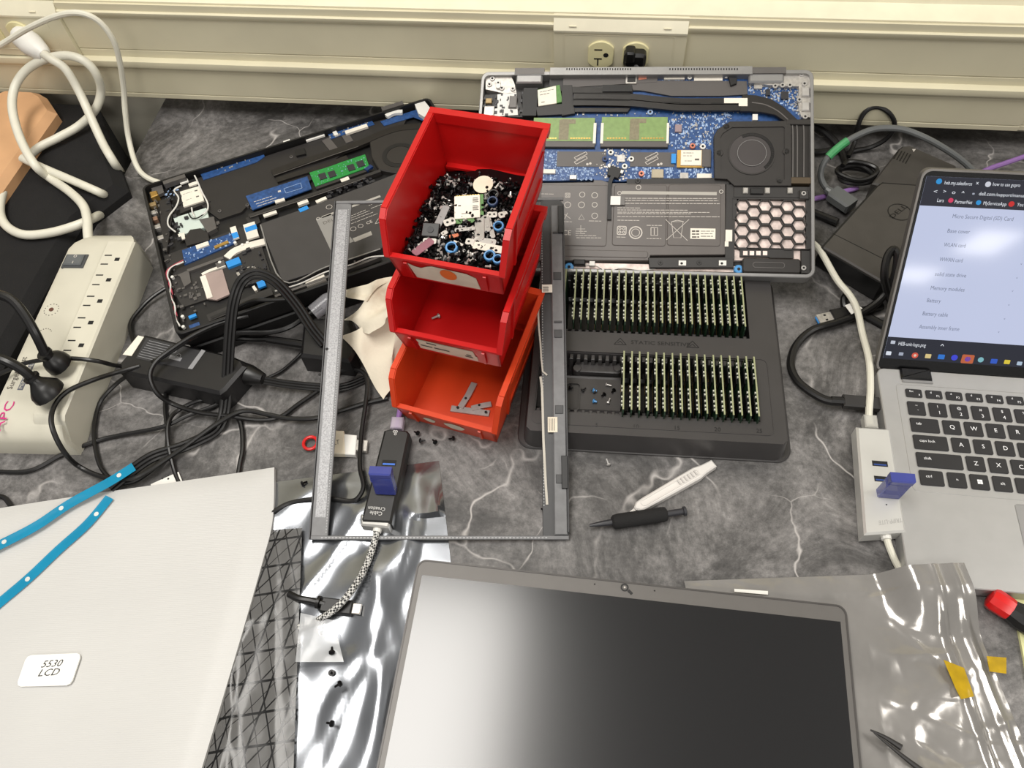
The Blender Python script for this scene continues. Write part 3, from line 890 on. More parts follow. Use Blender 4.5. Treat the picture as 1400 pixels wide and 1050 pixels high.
# ================================================================== laptop bezel lying over the desk in portrait
m_bez = mat('bezel_grey_plastic', (104, 104, 105), 0.42, var=0.12, scale=150)
m_bezd = mat('bezel_dark_plastic', (52, 52, 53), 0.42, var=0.10, scale=120)
m_adh = mat('grey_adhesive', (150, 150, 150), 0.35, var=0.25, scale=500)
BLc = P(425, 738, .006); BRc = P(778, 738, .003)
TLc = P(456, 276, .100)
bz = Frame(BLc, BRc - BLc, TLc - BLc)
bw = (BRc - BLc).length; bh = (TLc - BLc).length
bezel = thing('screen_bezel', 'empty grey plastic screen bezel lying around the stack of bins', 'bezel', bz.M)
lw = bz.px(462, 640)[0] - bz.px(428, 640)[0]
rw_ = .0235
obj('left_strip', MB().prism([(0, .002), (.0155, .002), (.0165, bh * .5), (.0165, bh - .004), (.003, bh), (0, bh - .004)], 0, .0016, .0005), m_bez, bezel)
obj('left_edge', MB().box(-.0012, .0, .0, bh, -.001, .0032, .0003), m_bezd, bezel)
obj('bottom_strip', MB().box(0, bw, 0, .0035, 0, .0022, .0005), m_bez, bezel)
obj('top_strip', MB().box(0, bw, bh - .0035, bh, 0, .0022, .0005), m_bez, bezel)
obj('right_strip', MB().prism([(bw - rw_, .003), (bw - .002, 0), (bw, .004), (bw, bh - .008), (bw - .006, bh), (bw - rw_, bh - .004)], 0, .0016, .0004), m_bezd, bezel)
obj('right_rail', MB().box(bw - .013, bw - .0012, .004, bh - .010, .0016, .0042, .0008), m_bez, bezel)
obj('right_edge', MB().box(bw - .0012, bw + .0004, .006, bh - .010, -.002, .0052, .0003), m_bezd, bezel)
mb = MB()
y = .006
while y < bh - .01:
    mb.box(.0135, .0143, y, y + .0012, .0016, .0019); y += .0026
y = .03
while y < bh * .95:
    mb.box(bw - rw_ + .001, bw - rw_ + .0018, y, y + .0012, .0016, .0019); y += .0028
x = .01
while x < bw - .02:
    mb.box(x, x + .0018, .001, .0022, .0022, .0026); x += .0032
obj('adhesive_beads', mb, m_adh, bezel, kind='stuff')
obj('adhesive_strip', MB().box(.003, .0125, .02, bh - .01, .0016, .0018), mat('grey_tape', (146, 146, 148), 0.35, var=0.35, scale=700), bezel)
for (y0_, y1_) in ((.05, .058), (.115, .123), (.19, .198), (.205, .207), (.25, .258), (.30, .302)):
    obj('clip', MB().box(bw - .011, bw - .0035, y0_, y1_, .0042, .0052, .0003), m_bezd, bezel)
for y0_ in (.045, .30):
    obj('latch', MB().box(bw - .006, bw - .0005, y0_, y0_ + .030, .004, .0068, .0004), m_blackplastic, bezel)
x0_, y0_ = bz.px(741, 400, .0045); x1_, y1_ = bz.px(755, 389, .0045)
lab = obj('square_label', MB().box(x0_, x1_, y0_, y1_, .0042, .0046), m_cardwhite, bezel)
mb = MB()
for k in range(5):
    mb.box(x0_ + .0010, x0_ + abs(x1_ - x0_) * (.62 + .05 * (k % 2)), y0_ + .0012 + k * .0011, y0_ + .0017 + k * .0011, .0046, .0047)
obj('print_lines', mb, m_blackink, lab)
x0_, y0_ = bz.px(749, 591, .0045); x1_, y1_ = bz.px(762, 570, .0045)
lab = obj('paper_label', MB().box(x0_, x1_, y0_, y1_, .0042, .0046), m_paper, bezel)
mb = MB()
for k in range(4): mb.box(x0_ + .0012 + k * .0016, x0_ + .0017 + k * .0016, y0_ + .0015, y1_ - .0015, .0046, .0047)
obj('printing', mb, m_ink, lab)
# torn strip of white glue on the right strip
mb = MB()
pts = [bz.px(u, v, .002) for u, v in ((744, 398), (738, 402), (736, 430), (737, 450), (739, 470), (740, 490), (742, 508), (748, 513))]
strip_mesh(mb, pts, .0016, .0016, .0026)
pts = [bz.px(u, v, .002) for u, v in ((739, 515), (741, 530), (742, 560), (743, 600), (746, 660), (748, 690))]
strip_mesh(mb, pts, .0022, .0016, .0024)
obj('glue_residue', mb, mat('old_glue', (178, 172, 160), 0.5), bezel)
for u, v in ((437, 512), (447, 477)):
    c = bz.px(u, v, .002); obj('screw_hole', MB().cyl(*c, .0016, .0019, .0014, 12), m_slot, bezel)
# ================================================================== opened laptop bodies
m_alu = mat('grey_aluminium', (150, 149, 148), 0.38, 0.55, var=0.05, scale=80)
m_alud = mat('dark_grey_metal', (98, 95, 93), 0.42, 0.35, var=0.06)
m_char = mat('charcoal_plastic', (42, 40, 39), 0.5, var=0.10, scale=80)
m_chard = mat('deep_black_plastic', (18, 17, 17), 0.5, var=0.12, scale=80)
m_blue = mat('blue_circuit_board', (36, 72, 124), 0.42, var=0.30, scale=260)
m_blued = mat('deep_blue_board', (22, 50, 98), 0.42, var=0.25, scale=260)
m_ramgreen = mat('ram_green', (122, 148, 88), 0.42, var=0.10, scale=200)
m_ramgreen2 = mat('bright_ram_green', (34, 132, 58), 0.42, var=0.12, scale=260)
m_chipgrey = mat('ram_chip_grey', (124, 118, 92), 0.45, var=0.15, scale=400)
m_film = mat('grey_film', (82, 78, 76), 0.45, var=0.05)
m_filmd = mat('dark_film', (38, 36, 36), 0.42, var=0.08, scale=60)
m_batt = mat('battery_wrap', (92, 87, 84), 0.40, var=0.05, scale=40, bump=0.08, bscale=60)
m_battd = mat('battery_wrap_dark', (62, 60, 60), 0.42, var=0.06, scale=60)
m_print = mat('pale_print', (196, 190, 182), 0.6, var=0)
m_printbar = mat('print_bar', (168, 164, 156), 0.6, var=0.04)
m_white = mat('white_plastic', (222, 220, 214), 0.4, var=0.04)
m_comp = mat('board_part_silver', (186, 182, 176), 0.35, 0.5, var=0.15, scale=300)
m_compb = mat('board_part_light_blue', (148, 172, 206), 0.45, var=0.2, scale=400)
m_compd = mat('board_part_dark', (44, 44, 48), 0.4, var=0.1)
m_heat = mat('heat_pipe_black', (33, 30, 28), 0.40, 0.1, var=0.12, scale=120)
m_fan = mat('fan_housing_black', (42, 39, 37), 0.42, var=0.06, scale=100)
m_fanhub = mat('fan_hub', (70, 66, 66), 0.36, 0.2, var=0.05)
m_pink = mat('stained_metal', (226, 208, 200), 0.45, 0.1, var=0.28, scale=120)
m_brightblue = mat('bright_blue_tape', (40, 138, 214), 0.4, var=0.05)
m_ribbon = mat('ribbon_white', (224, 218, 206), 0.45, var=0.06, scale=100)
m_wirewhite = mat('wire_white', (214, 212, 206), 0.45, var=0.04)
m_copper = mat('copper_ring', (206, 132, 110), 0.35, 0.5, var=0.08)

class Kit:
    """parts for one opened laptop: shapes read off its own face plane"""
    def __init__(s, root, fr): s.t, s.fr = root, fr
    def poly(s, name, pts, h0, h1, m, ch=0.0, parent=None, label=None):
        return obj(name, MB().prism(s.fr.poly(pts, h1), h0, h1, ch), m, parent or s.t, label)
    def rect(s, name, a, b, h0, h1, m, ch=0.0, parent=None, r=0.0, label=None):
        (x0, y0), (x1, y1) = s.fr.px(*a, h1), s.fr.px(*b, h1)
        pts = rrect(x0, x1, y0, y1, r, 3) if r else [(min(x0, x1), min(y0, y1)), (max(x0, x1), min(y0, y1)), (max(x0, x1), max(y0, y1)), (min(x0, x1), max(y0, y1))]
        return obj(name, MB().prism(pts, h0, h1, ch), m, parent or s.t, label)
    def path(s, name, pts, w, h0, h1, m, parent=None, k=5):
        q = [(p.x, p.y) for p in spline([(*s.fr.px(u, v, h1), 0) for u, v in pts], k)]
        return obj(name, strip_mesh(MB(), q, w, h0, h1), m, parent or s.t)
    def wire(s, name, pts, r, m, h=0.0, parent=None):
        q = spline([(*s.fr.px(u, v, h if len(p) == 2 else p[2]), h if len(p) == 2 else p[2]) for p in pts for u, v in [p[:2]]], 5)
        return obj(name, MB().tube(q, r, 6), m, parent or s.t)
    def post(s, u, v, h0, h1, r, m, name='screw_post', hole=True):
        c = s.fr.px(u, v, h1)
        o = obj(name, MB().cyl(*c, h0, h1, r, 14, None, .0003), m, s.t)
        if hole: obj('hole', MB().cyl(*c, h1, h1 + .0002, r * .45, 10), m_slot, o)
        return o
    def scatter(s, name, pts, n, h, m, smin, smax, hmax=.0012):
        P2 = s.fr.poly(pts, h); xs = [p[0] for p in P2]; ys = [p[1] for p in P2]; mb = MB(); c = 0
        while c < n:
            x, y = random.uniform(min(xs), max(xs)), random.uniform(min(ys), max(ys))
            ins = False; j = len(P2) - 1
            for i in range(len(P2)):
                if (P2[i][1] > y) != (P2[j][1] > y) and x < (P2[j][0] - P2[i][0]) * (y - P2[i][1]) / (P2[j][1] - P2[i][1]) + P2[i][0]: ins = not ins
                j = i
            c += 1
            if not ins: continue
            a, b = random.uniform(smin, smax), random.uniform(smin, smax)
            if random.random() < .5: a *= .5
            mb.box(x - a / 2, x + a / 2, y - b / 2, y + b / 2, h, h + random.uniform(.0003, hmax))
        return obj(name, mb, m, s.t, kind='stuff')
    def lines(s, name, rows, m, h, seg=True):
        """print too small to read: broken lines (u0, v0, u1, v1, thickness)"""
        mb = MB()
        for u0, v0, u1, v1, th in rows:
            a, b = Vector(s.fr.px(u0, v0, h)), Vector(s.fr.px(u1, v1, h))
            L = (b - a).length; x = 0
            while x < L:
                w = random.uniform(.002, .006) if seg else L
                w = min(w, L - x)
                strip_mesh(mb, [tuple(a.lerp(b, x / L)), tuple(a.lerp(b, min(1, (x + w) / L)))], th, h - .00005, h)
                x += w + (.0007 if seg else 1)
        return obj(name, mb, m, s.t)

# ------------------------------------------------------------------ the laptop in the middle, propped on the tray and the wall
BLv, BRv, FRv = Vector((-.1534, .7549, .1184)), Vector((.2049, .7619, .1295)), Vector((.2117, .5461, .0439))
XA = (BRv - BLv).normalized(); YA = (BRv - FRv)
YA = (YA - XA * YA.dot(XA)).normalized()
FLv = FRv - XA * .358
lf = Frame(FLv, XA, YA)
LW, LD = .3585, .2325
lap = thing('opened_laptop', 'grey laptop with its underside open showing blue board, fan and battery', 'laptop', lf.M)
K = Kit(lap, lf)
B0 = -.013                                       # floor of the tub
out = rrect(0, LW, 0, LD, .009)
inn = rrect(.0035, LW - .0035, .0035, LD - .0045, .006)
obj('case_rim', MB().ring(out, inn, -.0165, 0, .0008), m_alu, lap)
obj('case_floor', MB().prism(rrect(.002, LW - .002, .002, LD - .002, .007), -.0165, B0), m_char, lap)
K.rect('vent_strip', (752, 92), (1029, 101), -.010, .0012, m_alu, .0004)
mb = MB()
for k in range(26):
    for ua, ub in ((775, 862), (916, 1008)):
        u = ua + (ub - ua) * k / 25; c = lf.px(u, 94.5, .0013); mb.box(c[0] - .0006, c[0] + .0006, c[1] - .0011, c[1] + .0011, .0012, .0015)
obj('vent_holes', mb, m_slot, lap, kind='stuff')
# hinge bays
for a, b, cbar in (((676, 92), (752, 102), ((706, 100), (741, 113))), ((1028, 92), (1108, 101), ((1024, 99), (1072, 112)))):
    K.rect('hinge_bar', *cbar, B0, -.001, m_alu, .0015)
    K.rect('hinge_gap', (cbar[0][0] - 2, cbar[0][1] - 7), (cbar[1][0] + 3, cbar[0][1] + 1), -.004, .0006, m_alud)
K.poly('hinge_plate', [(664, 101), (697, 101), (703, 113), (706, 126), (690, 128), (678, 125), (664, 122)], B0, -.004, m_comp)
K.poly('hinge_plate', [(1022, 97), (1108, 97), (1108, 118), (1080, 118), (1050, 116), (1024, 112)], B0, -.004, m_comp)
for u, v in ((669, 115), (681, 113), (686, 120), (701, 121), (673, 107), (1060, 117), (1070, 116), (1080, 116), (1096, 101)):
    K.post(u, v, -.004, -.0025, .0028, m_zinc)
# ports on the left: pale board with parts
K.poly('port_board', [(662, 130), (712, 126), (715, 160), (662, 160)], B0, -.006, m_char)
K.poly('port_plate', [(680, 129), (706, 126), (708, 157), (668, 160), (668, 150), (680, 148)], -.006, -.0045, m_white)
K.rect('port_cable', (697, 131), (706, 147), -.0045, -.002, m_alud, .0005)
K.rect('audio_jack', (664, 134), (672, 141), -.006, -.003, mat('dull_brass', (150, 128, 90), .4, .3), .0005)
K.rect('usb_port', (662, 145), (675, 158), -.006, -.002, m_comp, .0005)
K.scatter('port_parts', [(662, 130), (715, 127), (716, 160), (662, 160)], 40, -.0045, m_compd, .0015, .004)
K.post(681, 117, -.004, -.001, .0030, m_white, hole=False)
K.rect('antenna_bracket', (716, 120), (733, 158), B0, -.004, m_chard)
K.poly('inner_frame', [(733, 146), (768, 142), (772, 156), (735, 158)], B0, -.004, m_char)
# main board
K.poly('motherboard', [(736, 158), (768, 142), (772, 100), (1028, 100), (1060, 116), (1095, 118), (1100, 168), (980, 178), (976, 246), (902, 246), (848, 248), (812, 248), (812, 245), (766, 247), (736, 247)], B0, -.0085, m_blue)
K.rect('shield_film', (752, 101), (880, 124), -.0085, -.0062, m_filmd)
K.poly('shield_film', [(856, 110), (1021, 111), (1022, 129), (985, 131), (918, 131), (880, 124), (858, 122)], -.0085, -.0058, m_film)
K.poly('film_tongue', [(770, 100), (900, 103), (898, 112), (770, 120)], -.0062, -.0055, m_film)
K.rect('camera_connector', (908, 102), (936, 108), -.0085, -.0055, m_ribbon, .0003)
K.rect('display_connector', (949, 102), (988, 110), -.0085, -.0055, m_ribbon, .0003)
K.rect('connector_slot', (953, 103), (986, 106), -.0055, -.0053, m_heat)
K.poly('cable_end', [(996, 105), (1008, 106), (1007, 114), (999, 117)], -.006, -.003, m_chard, .0004)
K.rect('port_square', (856, 99), (870, 114), -.0062, -.004, m_comp)
K.rect('port_inset', (858, 102), (869, 112), -.004, -.0037, m_chard)
K.poly('copper_pad', [(873, 99), (884, 99), (884, 108), (873, 109)], -.0062, -.005, m_copper)
for u, v, m in ((890, 103, m_copper), (943, 105, m_white), (993, 103, m_white), (778, 121, m_white), (777, 150, m_zinc)):
    K.post(u, v, -.0062, -.0045, .0026, m)
# wireless card, tilted
K.poly('wireless_card_board', [(733, 123), (765, 116), (769, 139), (738, 146)], B0 + .004, -.0045, m_pcbgreen)
K.poly('wireless_card_shield', [(735, 123), (760, 117), (761, 141), (736, 145)], -.0045, -.0025, m_cardwhite, .0002)
K.lines('card_printing', [(738, 126, 757, 122, .0006), (738, 130, 752, 127, .0006), (740, 140, 745, 139, .0008)], m_ink, -.0024)
# heat pipes
K.poly('cooler_plate', [(772, 118), (865, 121), (865, 127), (772, 127)], -.0085, -.0045, m_heat, .0003)
K.poly('cooler_plate', [(772, 147), (862, 147), (858, 153), (772, 153)], -.0085, -.0045, m_heat, .0003)
K.poly('cooler_frame', [(768, 116), (782, 116), (786, 155), (768, 158)], -.0085, -.0042, m_char, .0003)
for dv, nm in ((0, 'heat_pipe'), (9, 'heat_pipe')):
    K.path(nm, [(784, 131 + dv), (820, 131 + dv), (862, 132 + dv), (885, 134 + dv), (905, 136 + dv), (930, 138 + dv), (980, 138 + dv), (1025, 138 + dv)], .0068, -.0045, -.0015, m_heat)
K.poly('pipe_bend', [(1015, 129), (1034, 130), (1054, 135), (1072, 146), (1090, 163), (1082, 166), (1074, 166), (1060, 157), (1040, 153), (1024, 152), (1012, 152)], -.0045, -.0012, m_heat, .0004)
K.path('pipe_groove', [(1028, 140), (1046, 143), (1064, 152), (1080, 166)], .0012, -.0012, -.0010, m_alud)
for a in ((905, 140), (930, 140)), ((928, 141), (958, 141)), ((972, 141), (988, 141)):
    K.path('pipe_groove', a, .0014, -.0015, -.0012, m_slot)
for u0, u1, vv in ((772, 862, 136), (772, 862, 127)):
    K.path('pipe_gap', [(784, vv), (862, vv + 1)], .0012, -.0014, -.0012, m_slot)
lab = K.poly('pipe_label', [(990, 134), (1022, 134), (1022, 145), (1010, 145), (1010, 141), (990, 141)], -.0012, -.0009, m_cardwhite)
K.rect('cable_bridge', (824, 116), (864, 125), -.0045, -.0030, m_chard)
# fan
fanp = [(976, 186), (981, 177), (998, 166), (1075, 165), (1082, 172), (1082, 254), (1004, 254), (994, 245), (977, 244)]
K.poly('fan_housing', fanp, B0, -.0020, m_fan, .0008)
fp = lf.poly(fanp, -.001); inner = inset(fp, .0068)
obj('fan_border', MB().ring(fp, inner, -.002, -.0008, .0004), m_fan, lap)
cx, cy = lf.px(1028, 209, -.001); RR = .0245
obj('fan_well', MB().ring(circle(cx, cy, RR, 40), circle(cx, cy, RR - .0015, 40), -.002, -.0012), m_fan, lap)
obj('fan_cone', MB().ring(circle(cx, cy, RR - .0012, 40), circle(cx, cy, .0148, 40), -.002, -.0017), m_fanhub, lap)
hub = obj('fan_hub', MB().cyl(cx, cy, -.002, -.0009, .0148, 40, None, .0004), m_fanhub, lap)
obj('hub_ring', MB().ring(circle(cx, cy, .0150, 40), circle(cx, cy, .0146, 40), -.0009, -.0007), m_alu, hub)
mb = MB()
for k in range(46):
    w = math.radians(-50 + k * 170 / 46)
    c, s_ = math.cos(w), math.sin(w); t_ = Vector((-s_, c)) * .0005
    p, q = Vector((cx + c * .0195, cy + s_ * .0195)), Vector((cx + c * .0228, cy + s_ * .0228))
    mb.prism([tuple(p + t_), tuple(q + t_), tuple(q - t_), tuple(p - t_)], -.0018, -.0012)
obj('fan_blades', mb, m_slot, lap, kind='stuff')
for u, v in ((984, 209), (1075, 207), (1066, 247), (993, 173)):
    K.post(u, v, -.002, -.0008, .0036, m_fan)
K.rect('heatsink', (1082, 168), (1109, 246), B0, -.0030, m_heat)
K.rect('heatsink_cap', (1075, 163), (1110, 170), -.006, -.0006, m_fan, .0004)
K.rect('heatsink_foot', (1081, 242), (1109, 251), -.008, -.0012, mat('bronze_metal', (84, 72, 56), 0.45, 0.4), .0004)
for u in (1084, 1090, 1099):
    K.path('heatsink_pipe', [(u - 3, 166), (u, 178), (u, 242)], .0012, -.003, -.0022, m_alud)
# rubber-backed ports at the right
K.poly('port_bracket', [(1092, 100), (1108, 99), (1109, 118), (1109, 160), (1096, 160), (1092, 150), (1092, 118)], B0, -.0035, m_comp)
for v in (125, 145):
    K.rect('usb_c_shell', (1096, v - 6), (1107, v + 6), -.0035, -.0008, m_zinc, .0008)
for u, v in ((1100, 114), (1093, 136), (1101, 159)):
    K.post(u, v, -.0035, -.0020, .0028, m_zinc)
# memory in its sockets
for (a, b) in (((730, 161), (812, 193)), ((823, 160), (912, 193))):
    r = K.rect('memory_stick', a, b, -.006, -.0042, m_ramgreen)
    um = (a[0] + b[0]) / 2
    K.rect('memory_label_patch', (um - 6, a[1] + 3), (um + 6, b[1] - 2), -.0042, -.0040, m_chipgrey)
    K.rect('memory_label_patch', (um - 4, a[1] + 2), (um + 16, a[1] + 8), -.0042, -.0039, m_chipgrey)
    mb = MB()
    for i in range(20):
        u = a[0] + 8 + (b[0] - a[0] - 14) * i / 19
        if abs(u - um) < 9: continue
        c = lf.px(u, 189, -.004); mb.box(c[0] - .0010, c[0] + .0010, c[1] - .0006, c[1] + .0008, -.0042, -.0039)
    obj('gold_contacts', mb, m_gold, lap)
    K.rect('memory_socket', (a[0] - 2, 192.5), (b[0] + 1, 201), -.0085, -.0045, m_film, .0004)
    K.rect('socket_shadow_strip', (a[0] - 2, 201), (b[0] + 1, 203), -.0085, -.0065, m_chard)  # black strip stands in for the shadow below the memory socket
    for u in (a[0], b[0] + 1):
        K.rect('socket_clip', (u - 1.2, 168), (u + 1.2, 196), -.0085, -.0040, m_ribbon)
# film-covered slots with the printed symbol
for a, b in (((762, 207), (828, 228)), ((862, 208), (922, 228))):
    K.rect('slot_film', a, b, -.0085, -.0078, m_film)
    um, vm = (a[0] + b[0]) / 2 - 1, (a[1] + b[1]) / 2 - 2
    mb = MB()
    for dv in (-3, 3):
        q = [lf.px(um + du * 1.0, vm + dv + dd, -.0077) for du, dd in ((-9, 3), (7, -5), (9, -2), (-6, 6))]
        for i in range(4): strip_mesh(mb, [q[i], q[(i + 1) % 4]], .0006, -.0078, -.0076)
    c = lf.px(um + 9, vm + 9, -.0077); mb.cyl(*c, -.0078, -.0076, .0014, 10); c = lf.px(um + 13, vm + 8, -.0077); mb.cyl(*c, -.0078, -.0076, .0014, 10)
    obj('slot_symbol', mb, m_print, lap)
K.rect('drive_board', (926, 205), (962, 229), -.0085, -.0062, m_gold)
K.rect('drive_label', (931, 205), (959, 226), -.0062, -.0050, m_cardwhite, .0003)
K.rect('drive_socket', (960, 204), (972, 228), -.0085, -.0055, m_film, .0003)
K.lines('drive_printing', [(934, 209, 948, 209, .0006), (934, 213, 946, 213, .0005), (950, 218, 956, 218, .002), (936, 220, 946, 220, .0006)], m_ink, -.0049)
K.rect('blue_tab', (918, 210), (924, 223), -.0078, -.006, m_brightblue)
for u, v, m in ((835, 208, m_white), (827, 217, m_blued), (863, 217, m_white), (854, 227, m_white), (947, 199, m_copper), (961, 200, m_white), (877, 237, m_copper), (889, 153, m_compb)):
    K.post(u, v, -.0085, -.0055, .0031, m)
K.rect('board_chip', (844, 212), (854, 221), -.0085, -.0065, m_comp)
K.rect('board_chip', (891, 231), (907, 243), -.0085, -.0058, mat('tan_inductor', (168, 158, 136), 0.5), .0005)
K.rect('board_chip', (930, 236), (941, 245), -.0085, -.006, m_comp)
K.rect('ribbon_connector', (953, 237), (973, 244), -.0085, -.0055, m_ribbon, .0003)
K.rect('ribbon_connector', (738, 231), (759, 237), -.0085, -.0055, m_ribbon, .0003)
K.rect('ribbon_connector', (779, 239), (788, 245), -.0085, -.0055, m_comp, .0003)
K.rect('board_chip', (923, 170), (932, 180), -.0085, -.006, mat('mauve_chip', (150, 130, 134), 0.5), .0003)
K.rect('board_chip', (1047, 122), (1053, 130), -.0085, -.006, m_compd); K.rect('board_chip', (1068, 125), (1078, 135), -.0085, -.006, m_compd)
K.rect('board_chip', (1031, 113), (1042, 121), -.0085, -.006, m_comp); K.rect('board_chip', (1029, 156), (1036, 164), -.0085, -.004, m_white)
K.scatter('board_parts', [(772, 152), (890, 154), (1020, 153), (996, 166), (976, 182), (976, 204), (914, 204), (914, 158), (772, 158)], 420, -.0085, m_comp, .0007, .0022)
K.scatter('board_parts', [(915, 158), (1005, 153), (990, 170), (972, 182), (972, 200), (916, 203)], 300, -.0085, m_compb, .0006, .0030, .0004)
K.scatter('board_parts', [(738, 206), (764, 206), (764, 228), (812, 229), (812, 246), (738, 246)], 420, -.0085, m_compb, .0005, .0024, .0003)
K.scatter('board_parts', [(826, 204), (862, 204), (860, 246), (840, 246), (814, 240), (814, 229)], 160, -.0085, m_comp, .0006, .0020)
K.scatter('board_parts', [(862, 229), (975, 230), (975, 246), (862, 246)], 200, -.0085, m_compb, .0007, .003, .0006)
K.scatter('board_parts', [(1024, 115), (1060, 118), (1092, 120), (1094, 158), (1068, 142), (1040, 130), (1024, 128)], 300, -.0085, m_comp, .0006, .0022)
K.scatter('board_parts', [(1024, 115), (1060, 118), (1092, 120), (1094, 158), (1068, 142), (1040, 130), (1024, 128)], 200, -.0085, m_compb, .0006, .0030, .0004)
K.scatter('board_parts', [(905, 100), (1000, 100), (1000, 111), (905, 111)], 120, -.0085, m_compb, .0006, .0022, .0005)
# lead with its black plug and white tag
K.poly('battery_plug', [(833, 225), (852, 231), (845, 244), (830, 239)], -.0085, -.0038, m_chard, .0005)
K.poly('plug_tab', [(831, 224), (835, 225), (834, 229), (831, 228)], -.006, -.0036, m_white); K.poly('plug_tab', [(849, 232), (853, 233), (851, 237), (848, 236)], -.006, -.0036, m_white)
K.path('battery_lead', [(838, 240), (834, 250), (833, 270), (833, 300)], .0040, -.006, -.0022, m_chard)
K.rect('lead_tag', (835, 268), (848, 280), -.003, -.0016, m_white); K.rect('lead_tag_end', (847, 269), (854, 280), -.003, -.0018, m_alud)
# middle cover strip between board and battery
K.poly('cross_strip', [(857, 245), (975, 243), (1000, 248), (996, 252), (857, 252)], B0, -.005, m_char)
K.post(872, 247, -.005, -.004, .0030, m_char)
# battery: body, three raised cells, print
bt = K.poly('battery', [(737, 250), (811, 249), (812, 246), (822, 246), (835, 250), (992, 250), (992, 348), (889, 349), (887, 356), (737, 356)], B0, -.0050, m_batt, .0006)
for a, b in (((740, 252), (829, 337)), ((840, 252), (910, 337)), ((914, 252), (985, 337)), ((740, 340), (886, 353))):
    K.rect('battery_cell', a, b, -.005, -.0042, m_batt, .0007, r=.003)
hp = -.0041
K.rect('print_bar', (850, 261), (980, 267), -.0042, hp, m_printbar)
rows = []
for v, u0, u1 in ((271, 853, 980), (274, 853, 982), (278, 853, 984), (284, 844, 875), (287, 844, 940), (290, 844, 970), (292, 844, 945), (296, 844, 984), (301, 844, 874), (296, 740, 745), (265, 740, 757)):
    rows.append((u0, v, u1, v + .4, .0006))
for v, u0, u1 in ((316, 787, 802), (319, 787, 800), (322, 787, 815), (325, 788, 822), (303, 768, 782), (302, 805, 822), (308, 884, 905), (326, 884, 904), (324, 843, 856)):
    rows.append((u0, v, u1, v + .3, .0006))
K.lines('printing', rows, m_print, hp)
def sym(mb, parent=lap): return obj('symbol', mb, m_print, parent)
def ringmark(u, v, r, w=.0005, n=16):
    c = lf.px(u, v, hp); sym(MB().ring(circle(*c, r, n), circle(*c, r - w, n), hp - .0001, hp))
for u, v, r in ((796, 266, .0032), (813, 267, .0034), (795, 280, .0036), (813, 280, .0030), (813, 295, .0034), (869, 318, .0072), (869, 318, .0045), (873, 256, .0028), (847, 264, .0022), (986, 262, .0022), (776, 280, .0036)):
    ringmark(u, v, r, .0006 if r < .006 else .0012)
for u, v, w in ((776, 267, .0055), (850, 315, .0100)):
    c = lf.px(u, v, hp); mb = MB()
    mb.ring(rrect(c[0] - w / 2, c[0] + w / 2, c[1] - w / 2, c[1] + w / 2, w * .15, 2), rrect(c[0] - w * .42, c[0] + w * .42, c[1] - w * .42, c[1] + w * .42, w * .12, 2), hp - .0001, hp)
    for i, j in ((-1, -1), (-1, 1), (1, -1), (1, 1)): mb.ring(circle(c[0] + i * w * .2, c[1] + j * w * .2, w * .16, 10), circle(c[0] + i * w * .2, c[1] + j * w * .2, w * .09, 10), hp - .0001, hp)
    sym(mb)
def seg(*paths, w=.0005):
    mb = MB()
    for pts in paths: strip_mesh(mb, [lf.px(u, v, hp) for u, v in pts], w, hp - .0001, hp)
    return sym(mb)
seg([(791, 300), (795, 293), (799, 300), (791, 300)]); seg([(772, 293), (780, 299)], [(772, 299), (776, 291)]); seg([(788, 313), (800, 313)], [(794, 308), (794, 318)])
seg([(890, 311), (899, 311), (899, 322), (890, 322), (890, 311)], [(894.5, 312), (894.5, 321)], w=.0007)
# crossed-out bin
seg([(910, 300), (940, 329)], [(942, 300), (911, 328)], [(918, 303), (921, 325), (931, 325), (934, 303), (918, 303)], [(918, 303), (926, 301), (935, 303)])
sym(text(MB(), 'CE', (*lf.px(775, 318, hp), hp), (1, 0), (0, 1), height=.0055, centre=True))
lab = K.rect('battery_label', (944, 312), (978, 327), -.0042, -.0039, m_cardwhite)
K.lines('label_printing', [(958, 316, 976, 316, .0006), (958, 319.5, 974, 319.5, .0006), (958, 323, 975, 323, .0008), (946, 316, 956, 316, .0018), (946, 320, 956, 320, .0014), (946, 324, 956, 324, .0016)], m_ink, -.0038)
# right column, hexagon grille over stained metal
K.rect('side_column', (993, 252), (1004, 354), B0, -.004, m_char)
K.rect('white_tape', (992, 314), (1001, 330), -.004, -.0032, m_ribbon); K.rect('white_tape', (991, 330), (996, 337), -.004, -.0032, m_ribbon)
K.rect('palm_metal', (1003, 272), (1106, 358), B0, -.0080, m_pink)
K.rect('grille_plate', (1003, 254), (1108, 271), B0, -.0035, m_char, .0005)
for u in (1019, 1049, 1080):
    K.rect('latch', (u - 3, 256), (u + 4, 264), -.0035, -.0015, m_comp, .0006)
K.rect('cable_clip', (1026, 257), (1044, 265), -.0035, -.0012, m_chard, .0006)
K.rect('corner_block', (1093, 260), (1106, 272), -.0035, -.0010, m_char, .0006); K.post(1099, 264, -.001, -.0002, .0025, m_zinc)
gr = K.rect('grille', (1002, 270), (1107, 273), -.0105, -.003, m_char)
